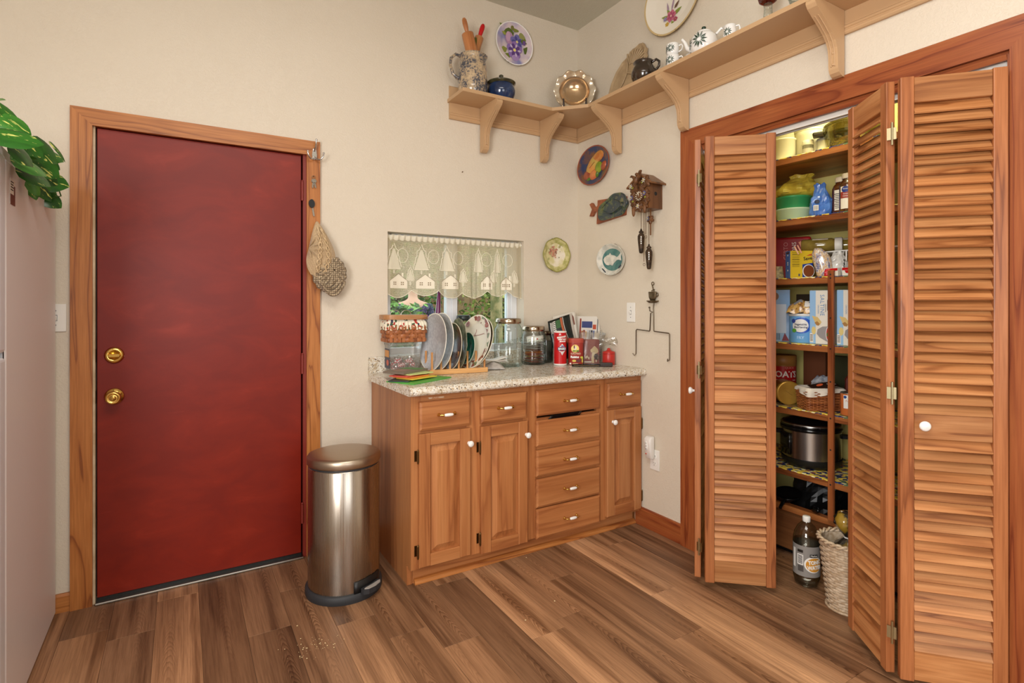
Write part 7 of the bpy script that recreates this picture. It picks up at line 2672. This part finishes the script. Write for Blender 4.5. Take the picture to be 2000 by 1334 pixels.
MB().grid(lin2, 120, 5, cu=True).build('cloth_lining', mat((222, 212, 196), .8, bump=.2, bs=120), wk)
MB().grid(lambda u, v: ((u - .5) * w0 * 1.02, (v - .5) * d0 * 1.02, hh + .004 + .010 * abs(crump(u, v))), 12, 10).build('cloth_inside', mat((222, 212, 196), .8, bump=.2, bs=120), wk)
t = thing('snack_bar', 'dark brown wrapped snack bar with white print on top of the wicker basket', 'packet', (.415, -1.420, E5 + .1215), (R(8), R(-10), R(-34)))
MB().grid(lambda u, v: ((u - .5) * .120, (v - .5) * .075, .001 + .012 * sin(PI * u) * sin(PI * v)), 8, 6).grid(lambda u, v: ((u - .5) * .120, (.5 - v) * .075, 0), 1, 1).build('wrapper', mat((44, 28, 22), .25), t)
upf = lambda u, v, w: Vector((u, v, .0145 + w - 2.2 * u * u - 5 * v * v))
poly_patch(rect(.040, .055, .030, .0), upf, mat((190, 190, 196), .3), t, 'white_print')
poly_patch(oval(.016, .010, -.024, -.016, 12), upf, mat((206, 90, 50), .3), t, 'orange_print')
poly_patch(rect(.045, .012, -.018, .018), upf, mat((150, 150, 150), .3), t, 'pale_print')
t = sack('silver_bag', 'crumpled silvery white bag behind the wicker basket', 'bag', (.570, -1.330, E5), .055, .045, .145, mat((196, 200, 206), .25, c2=(150, 156, 166), ns=40, coat=.4), R(-20), tw=.8)
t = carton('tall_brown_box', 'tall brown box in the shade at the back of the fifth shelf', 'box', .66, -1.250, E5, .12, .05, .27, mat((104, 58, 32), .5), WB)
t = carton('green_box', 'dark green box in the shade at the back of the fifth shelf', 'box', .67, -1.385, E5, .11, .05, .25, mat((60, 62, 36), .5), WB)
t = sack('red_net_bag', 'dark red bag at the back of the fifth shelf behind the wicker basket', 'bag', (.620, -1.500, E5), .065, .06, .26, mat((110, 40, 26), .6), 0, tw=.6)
t = can_thing('pumpkin_can', 'small orange can with white label right of the drilled post', 'can', .400, -1.553, E5, .038, .108, mat((206, 112, 56), .4), mat((190, 186, 180), .25, .9), d=8, toph=.006)
poly_patch(drect(.062, .062, .0, .066), round_can(.038, 0), M['white'], t, 'white_label', div=3)
lettering('Pumpkin', .0125, round_can(.0386, .070), mat((206, 120, 60), .4), t)
poly_patch(oval(.007, .007, -.024, .088, 12), round_can(.0387, 0), mat((40, 80, 150), .4), t, 'brand_dot', div=2)
poly_patch(oval(.010, .008, .002, .048, 12), round_can(.0387, 0), mat((206, 140, 80), .4), t, 'pumpkin_picture', div=2)
t = sack('pickle_pouch', 'green and yellow shiny pouch behind the orange can', 'bag', (.455, -1.585, E5), .040, .030, .215, mat((146, 140, 40), .2, c2=(60, 80, 34), ns=26, coat=.5), face(.45, -1.58), tw=.8)
poly_patch(oval(.014, .013, -.004, .150, 14), lambda u, v, w: Vector((u, -.034 - w, v)), mat((110, 30, 50), .4), t, 'round_label')
poly_patch(rect(.030, .014, -.002, .120), lambda u, v, w: Vector((u, -.036 - w, v)), M['white'], t, 'white_label')

# sixth shelf: pressure cooker
pk = thing('pressure_cooker', 'steel electric pressure cooker with black base and lid on the lowest shelf', 'cooker', (.520, -1.300, E6), face(.52, -1.30))
rp = .138
pk.scale = (1, 1, .895)
MB().lathe([(0, .0006), (rp - .020, .0006), (rp - .012, .006), (rp + .002, .030), (rp + .004, .052)], 48, cap=False).build('base', M['black'], pk)
MB().lathe([(rp, .050), (rp, .210)], 48, cap=False).build('steel_body', M['cooksteel'], pk)
MB().lathe([(rp + .002, .208), (rp + .007, .212), (rp + .007, .226), (rp - .002, .232), (rp - .006, .232)], 48, cap=False).build('black_collar', M['blackgloss'], pk)
MB().lathe([(rp + .004, .232), (rp + .005, .242), (rp - .012, .256), (.09, .272), (.05, .280), (0, .282)], 48, cap=False).build('lid', M['blackgloss'], pk)
MB().lathe([(rp + .0045, .2405), (rp + .0062, .244), (rp - .003, .2515)], 48, cap=False).build('steel_ring', M['cooksteel'], pk)
MB().box(-.055, .055, -.018, .018, .278, .300).build('lid_handle', M['black'], pk, bev=.006, seg=2)
MB().grid(lambda u, v: ((rp + .006) * sin(R(-75) + R(34) * u), -(rp + .006) * cos(R(-75) + R(34) * u), .07 + .12 * v), 8, 1).build('control_panel', M['blackgloss'], pk, solid=.008)
for s_ in (-1, 1):
    MB().prism([(s_ * (rp - .002), -.028), (s_ * (rp + .030), -.020), (s_ * (rp + .030), .020), (s_ * (rp - .002), .028)], .170, .188, 'z').build('side_handle', M['black'], pk, bev=.004)
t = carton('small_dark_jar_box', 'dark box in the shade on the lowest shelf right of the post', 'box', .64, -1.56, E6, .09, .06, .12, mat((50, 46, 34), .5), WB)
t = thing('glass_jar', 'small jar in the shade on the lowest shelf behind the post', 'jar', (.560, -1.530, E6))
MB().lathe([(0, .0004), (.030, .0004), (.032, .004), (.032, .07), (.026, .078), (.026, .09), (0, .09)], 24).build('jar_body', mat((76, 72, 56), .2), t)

# in the bin: dark pots and a black bag
t = sack('black_bag', 'bulky black plastic bag filling the wooden bin', 'bag', (.600, -1.290, .0505), .14, .15, .33, mat((14, 14, 15), .35), 0, tw=.7, neck=False)
t = thing('frying_pan', 'black frying pan handle sticking out over the rail of the bin', 'pan', (.418, -1.235, .275), (0, R(14), R(200)))
MB().lathe([(0, 0), (.055, 0), (.066, .026), (.064, .028), (.053, .004), (0, .004)], 32).build('pan', M['blackgloss'], t)
MB().tube([(.062, 0, .022), (.11, 0, .030), (.16, 0, .034)], [.006, .009, .008], 10).build('handle', M['blackgloss'], t)
t = thing('dark_bottle', 'small dark bottle lying over the rail of the bin', 'bottle', (.360, -1.415, .278), (R(78), 0, R(-40)))
MB().lathe([(0, -.03), (.014, -.028), (.015, .01), (.008, .022), (.008, .036), (0, .036)], 18).build('bottle_body', M['blackgloss'], t)

# bottle of tonic water on the pantry floor
tb = thing('tonic_bottle', 'two litre clear soda bottle with white cap and grey label on the pantry floor', 'bottle', (.150, -1.492, .0005), face(.15, -1.49))
petm = M['jarglass']


def ft(a, j):
    return (-.10 * (.5 + .5 * cos(5 * a)) if j in (1, 2) else 0)


MB().lathe([(0, .012), (.030, .001), (.048, .012), (.0555, .045), (.056, .058), (.056, .200), (.0555, .215), (.050, .244), (.036, .272), (.020, .288), (.0135, .294), (.0135, .300)], 40, wave=ft, cap=False).build('bottle_wall', petm, tb)
MB().lathe([(0, .014), (.045, .016), (.0545, .046), (.0550, .058), (.0550, .207), (0, .207)], 36, cap=False).build('water', thin_glass('water', (246, 244, 240), (200, 194, 184), .02, .02), tb)
MB().lathe([(.0155, .292), (.0165, .294), (.0165, .313), (.015, .316), (0, .316)], 24).build('cap', M['white'], tb)
MB().lathe([(.0563, .060), (.0563, .196)], 40, cap=False).build('wrap_label', mat((140, 136, 132), .35), tb)
lf2 = lambda off: round_can(.0563 + off, 0, R(0))
poly_patch(oval(.040, .036, .030, .118, 26), lf2(.0004), M['white'], tb, 'white_swoosh', div=4)
poly_patch(oval(.036, .031, .033, .117, 26), lf2(.0010), mat((206, 144, 50), .35), tb, 'orange_oval', div=4)
lettering('TONIC', .023, round_can(.0581, .128, R(35), up=R(5)), M['white'], tb, bold=.0012, sx=.8)
lettering('WATER', .023, round_can(.0581, .105, R(35), up=R(5)), M['white'], tb, bold=.0012, sx=.8)
poly_patch(drect(.034, .014, .030, .158), lf2(.0016), M['ink'], tb, 'brand_band', div=3)
lettering('Market', .010, round_can(.0588, .158, R(30)), M['white'], tb)
poly_patch(drect(.026, .046, -.026, .134), lf2(.0004), M['white'], tb, 'barcode_label', div=3)
for k in range(7):
    poly_patch(drect(.020, .003, -.026, .118 + .0055 * k, 4), lf2(.0010), M['ink'], tb, 'barcode_bar')
poly_patch(drect(.024, .012, -.026, .172), lf2(.0004), mat((40, 36, 32), .4), tb, 'dark_panel', div=3)
poly_patch(drect(.024, .026, -.024, .094), lf2(.0004), mat((84, 80, 78), .4), tb, 'grey_panel', div=3)
poly_patch(drect(.014, .086, -.056, .135), lf2(.0004), M['white'], tb, 'nutrition_panel', div=3)

# white wicker waste basket with bag
wb = thing('white_wicker_basket', 'tall white wicker waste basket behind the folded door', 'basket', (.118, -1.690, 0), 0)
wwm = mat((206, 186, 160), .6, c2=(176, 150, 120), ns=60)
H0, r0, r1, NB = .285, .078, .108, 66
for k in range(25):
    z = .006 + (H0 - .02) * k / 24
    r_ = r0 + (r1 - r0) * z / H0
    vs, fs = [], []
    for i in range(NB):
        a = 2 * PI * i / NB
        o_ = .0026 * sin(2 * PI * i / 6 + PI * k)
        for dz, do in ((-.0054, -.0012), (0, .0010), (.0054, -.0012)):
            vs.append(((r_ + o_ + do) * cos(a), (r_ + o_ + do) * sin(a), z + dz))
    for i in range(NB):
        j = (i + 1) % NB
        for q in range(2):
            fs.append((i * 3 + q, j * 3 + q, j * 3 + q + 1, i * 3 + q + 1))
    MB().add(vs, fs, 0, True).build('cane', wwm, wb)
MB().lathe([(r0 - .006, .0005), (r1 - .006, H0 - .004)], 30, cap=False).lathe([(0, .002), (r0 - .004, .002)], 30).build('inner_wall', wwm, wb)
for ph in (0, PI):
    MB().tube([((r1 + .001 + .006 * cos(12 * a + ph)) * cos(a), (r1 + .001 + .006 * cos(12 * a + ph)) * sin(a), H0 + .003 + .006 * sin(12 * a + ph)) for a in (2 * PI * i / 96 for i in range(96))], .0055, 6, closed=True).build('braided_rim', wwm, wb)
MB().tube([((r0 + .003) * cos(a), (r0 + .003) * sin(a), .006) for a in (2 * PI * i / 48 for i in range(48))], .0055, 6, closed=True).build('foot_ring', wwm, wb)
t = thing('tied_bag', 'black and yellow plastic bag tied at the neck standing in the white basket', 'bag', (.118, -1.690, .004), R(20))
b_ = MB()
b_.lathe([(.055, .02), (.066, .10), (.072, .20), (.050, .262), (.018, .290), (.012, .298), (.030, .320), (.050, .345), (.052, .370), (.038, .395), (.012, .405), (0, .404)], 30, wave=lambda a, j: .09 * sin(5 * a + j) + .05 * sin(11 * a + 2 * j))
b_.build('bag_body', mat((34, 32, 28), .15, c2=(150, 120, 40), ns=11, lo=.52, hi=.60, coat=.6), t)
MB().tube([(.014 * cos(a), .014 * sin(a), .294) for a in (2 * PI * i / 16 for i in range(16))], .003, 6, closed=True).build('twist_tie', M['white'], t)

# crumbs on the floor
cm = MB()
random.seed(4)
for i in range(60):
    x, y = -1.875 + random.gauss(0, .045), -.79 + random.gauss(0, .03)
    s_ = random.uniform(.0008, .0030)
    cm.ell((x, y, s_ * .4 + .0002), s_, s_ * .8, s_ * .5, 5, 3)
for x, y, s_ in ((-.915, -1.005, .004), (-1.10, -1.06, .004), (-.80, -.60, .003), (-1.9, -.62, .0035)):
    cm.ell((x, y, s_ * .4 + .0002), s_, s_ * .8, s_ * .5, 5, 3)
o = cm.build('crumbs', mat((226, 206, 160), .8))
tag(o, 'pale crumbs scattered on the floor in front of the trash can', 'crumbs', kind='stuff')

# ================================================================== GARDEN OUTSIDE THE WINDOW
gd_ = MB().box(-9, 8, .15, 14, -.12, -.02).build('ground', mat((76, 92, 44), .9, c2=(104, 110, 60), ns=3))
gd_['kind'] = 'structure'
gd_['label'] = 'grass and soil of the garden outside'
random.seed(31)


def foliage(name, label, n, cx, cy, cz, ax, ay, az, size, cols, cat='hedge'):
    t_ = thing(name, label, cat, (cx, cy, -.02))
    vs, fs, mi = [], [], []
    b_ = MB()
    for i in range(n):
        u, v, w = random.gauss(0, .5), random.gauss(0, .5), random.uniform(-1, 1)
        p = Vector((u * ax, v * ay, cz + .02 + w * az))
        T = Matrix.Translation(p) @ Euler((random.uniform(-1.2, 1.2), random.uniform(-.9, .9), random.uniform(0, 6.28))).to_matrix().to_4x4()
        s_ = size * random.uniform(.6, 1.3)
        b_.add([(-s_, 0, 0), (0, -s_ * .55, s_ * .15), (s_, 0, 0), (0, s_ * .55, s_ * .15)], [(0, 1, 2, 3)], random.randrange(len(cols)), False, T)
    b_.build('leaves', [mat(c, .6) for c in cols], t_, kind='stuff')
    k_ = MB()
    for i in range(5):
        k_.tube([(ax * .3 * (i - 2) * .4, 0, 0), (ax * .35 * (i - 2) * .4, .05, cz), (ax * .5 * (i - 2) * .4, .1, cz + az * .8)], [.03, .022, .01], 6)
    k_.build('stems', mat((90, 74, 52), .8), t_)
    return t_


G1 = [(96, 140, 56), (70, 112, 44), (122, 160, 72), (52, 86, 36), (140, 168, 84)]
G2 = [(150, 160, 78), (122, 140, 62), (96, 116, 50), (176, 170, 92), (80, 100, 44)]
G3 = [(74, 118, 46), (104, 150, 60), (56, 92, 38), (130, 172, 80)]
foliage('garden_shrub', 'green leafy shrub outside behind the basket', 1500, -.42, 2.35, .62, .26, .22, .66, .042, G3, 'shrub')
foliage('garden_hedge', 'tall yellow-green hedge seen through the right window pane', 7000, 2.35, 4.7, 1.75, .95, .30, 1.85, .050, G2)
foliage('garden_hedge', 'darker green hedge seen through the left window pane', 7000, .75, 6.0, 1.8, .90, .30, 1.9, .055, G1)
tr2 = thing('tree_trunk', 'mossy tan tree trunk outside at the right edge of the window', 'tree', (.93, 2.75, -.02))
MB().lathe([(.13, 0), (.085, .3), (.070, 1.2), (.065, 3.2)], 18, wave=lambda a, j: .06 * sin(4 * a + j)).build('trunk', mat((166, 146, 100), .9, c2=(110, 110, 66), ns=9, bump=.5, bs=30), tr2)
fn = thing('garden_fence', 'weathered wooden fence at the back of the garden', 'fence', (0, 7.6, -.02))
bsrc2 = None
for i in range(38):
    if bsrc2 is None:
        bsrc2 = MB().box(-.07, .07, -.01, .01, 0, 3.1).build('board', mat((150, 116, 78), .85, c2=(120, 90, 60), ns=6), fn)
        o = bsrc2
    else:
        o = dup(bsrc2, fn)
    o.location = (-.2 + .15 * i, 0, .02 * (i % 2))

# person bending in the garden, seen from behind the glass
ps_ = thing('person', 'person in a dark blue plaid shirt standing in the garden outside the window', 'person', (.05, 3.2, -.02), R(160))
ps_.scale = (.92, .92, .92)


def skin_body(chain, edges, name, m, parent, sub=2):
    me = bpy.data.meshes.new(name)
    me.from_pydata([c[0] for c in chain], edges, [])
    o = bpy.data.objects.new(name, me)
    COL.objects.link(o)
    o.parent = parent
    sk = o.modifiers.new('skin', 'SKIN')
    sk.use_smooth_shade = True
    if not me.skin_vertices:
        me.skin_vertices.new()
    for i, c in enumerate(chain):
        r_ = c[1] if isinstance(c[1], tuple) else (c[1], c[1])
        me.skin_vertices[0].data[i].radius = r_
    me.skin_vertices[0].data[0].use_root = True
    sb_ = o.modifiers.new('smooth', 'SUBSURF')
    sb_.levels = sb_.render_levels = sub
    me.materials.append(m)
    return o


skinm = mat((206, 156, 126), .5)
# pelvis root, spine, neck, head; legs; arms
B = [((0, 0, .93), (.15, .11)), ((0, -.02, 1.10), (.15, .11)), ((0, -.06, 1.28), (.18, .12)), ((0, -.10, 1.41), (.13, .09)), ((0, -.13, 1.49), .055), ((0, -.17, 1.58), (.075, .09)), ((0, -.19, 1.69), (.070, .085)),
     ((-.10, 0, .86), .10), ((-.11, -.02, .50), .070), ((-.11, .02, .10), .045), ((-.11, -.10, .04), .040), ((-.11, -.18, .03), .030),
     ((.10, 0, .86), .10), ((.11, -.02, .50), .070), ((.11, .02, .10), .045), ((.11, -.10, .04), .040), ((.11, -.18, .03), .030),
     ((-.20, -.09, 1.38), .062), ((-.26, -.10, 1.12), .048), ((-.22, -.30, 1.02), .036), ((-.20, -.38, 1.00), .030),
     ((.20, -.09, 1.38), .062), ((.26, -.10, 1.12), .048), ((.22, -.30, 1.02), .036), ((.20, -.38, 1.00), .030)]
Eg = [(0, 1), (1, 2), (2, 3), (3, 4), (4, 5), (5, 6), (0, 7), (7, 8), (8, 9), (9, 10), (10, 11), (0, 12), (12, 13), (13, 14), (14, 15), (15, 16), (3, 17), (17, 18), (18, 19), (19, 20), (3, 21), (21, 22), (22, 23), (23, 24)]
skin_body(B, Eg, 'body', skinm, ps_)
Sh = [((0, 0, .90), (.17, .13)), ((0, -.02, 1.10), (.168, .126)), ((0, -.06, 1.28), (.196, .138)), ((0, -.10, 1.40), (.148, .108)), ((-.20, -.09, 1.38), .080), ((-.265, -.10, 1.12), .062), ((-.22, -.29, 1.03), .048), ((.20, -.09, 1.38), .080), ((.265, -.10, 1.12), .062), ((.22, -.29, 1.03), .048)]
pl2 = NT('plaid_shirt')
_v = pl2.coords((1, 1, 1), False)
w1 = pl2.n('ShaderNodeTexWave')
w1.inputs['Scale'].default_value = 5
w1.bands_direction = 'X'
pl2.l(_v, w1.inputs['Vector'])
w2 = pl2.n('ShaderNodeTexWave')
w2.inputs['Scale'].default_value = 5
w2.bands_direction = 'Z'
pl2.l(_v, w2.inputs['Vector'])
ad = pl2.n('ShaderNodeMath', operation='ADD')
pl2.l(w1.outputs['Fac'], ad.inputs[0])
pl2.l(w2.outputs['Fac'], ad.inputs[1])
pl2.bsdf(pl2.ramp(ad.outputs[0], [(.2, (60, 64, 84)), (.6, (78, 82, 104)), (.85, (116, 82, 90)), (.95, (56, 54, 78))]), .9)
skin_body(Sh, [(0, 1), (1, 2), (2, 3), (3, 4), (4, 5), (5, 6), (3, 7), (7, 8), (8, 9)], 'shirt', pl2.m, ps_)
Tr = [((0, 0, .95), (.165, .125)), ((-.10, 0, .84), .115), ((-.11, -.02, .50), .085), ((-.11, .02, .13), .065), ((.10, 0, .84), .115), ((.11, -.02, .50), .085), ((.11, .02, .13), .065)]
skin_body(Tr, [(0, 1), (1, 2), (2, 3), (0, 4), (4, 5), (5, 6)], 'trousers', mat((60, 66, 84), .9), ps_)
MB().lathe([(.0, .11), (.05, .105), (.085, .06), (.095, 0), (.085, -.05), (.07, -.07)], 20, ey=1.15).build('hair', mat((90, 64, 44), .8), ps_, (0, -.165, 1.68))
for s_ in (-1, 1):
    MB().ell((s_ * .03, -.275, 1.655), .011, .006, .008, 8, 5).build('eye', M['ink'], ps_)
    MB().ell((s_ * .088, -.18, 1.64), .012, .022, .032, 8, 6).build('ear', skinm, ps_)
    for k in range(5):
        L = (.055, .072, .080, .074, .058)[k]
        x0 = s_ * .20 + (k - 2) * .017
        pts = [(x0, -.40, 1.0), (x0, -.40 - L * .55, .992), (x0, -.40 - L * .9, .965)]
        if k == 0 or False:
            pts = [(s_ * .20 - s_ * .035, -.385, 1.0), (s_ * .20 - s_ * .055, -.415, .995), (s_ * .20 - s_ * .060, -.445, .985)]
        MB().tube(pts, [.009, .008, .006], 7).build('finger', skinm, ps_)
MB().tube([(0, -.275, 1.64), (0, -.292, 1.618), (0, -.278, 1.612)], [.007, .012, .008], 8).build('nose', skinm, ps_)
MB().ell((0, -.268, 1.585), .024, .006, .007, 10, 5).build('mouth', mat((166, 96, 84), .5), ps_)
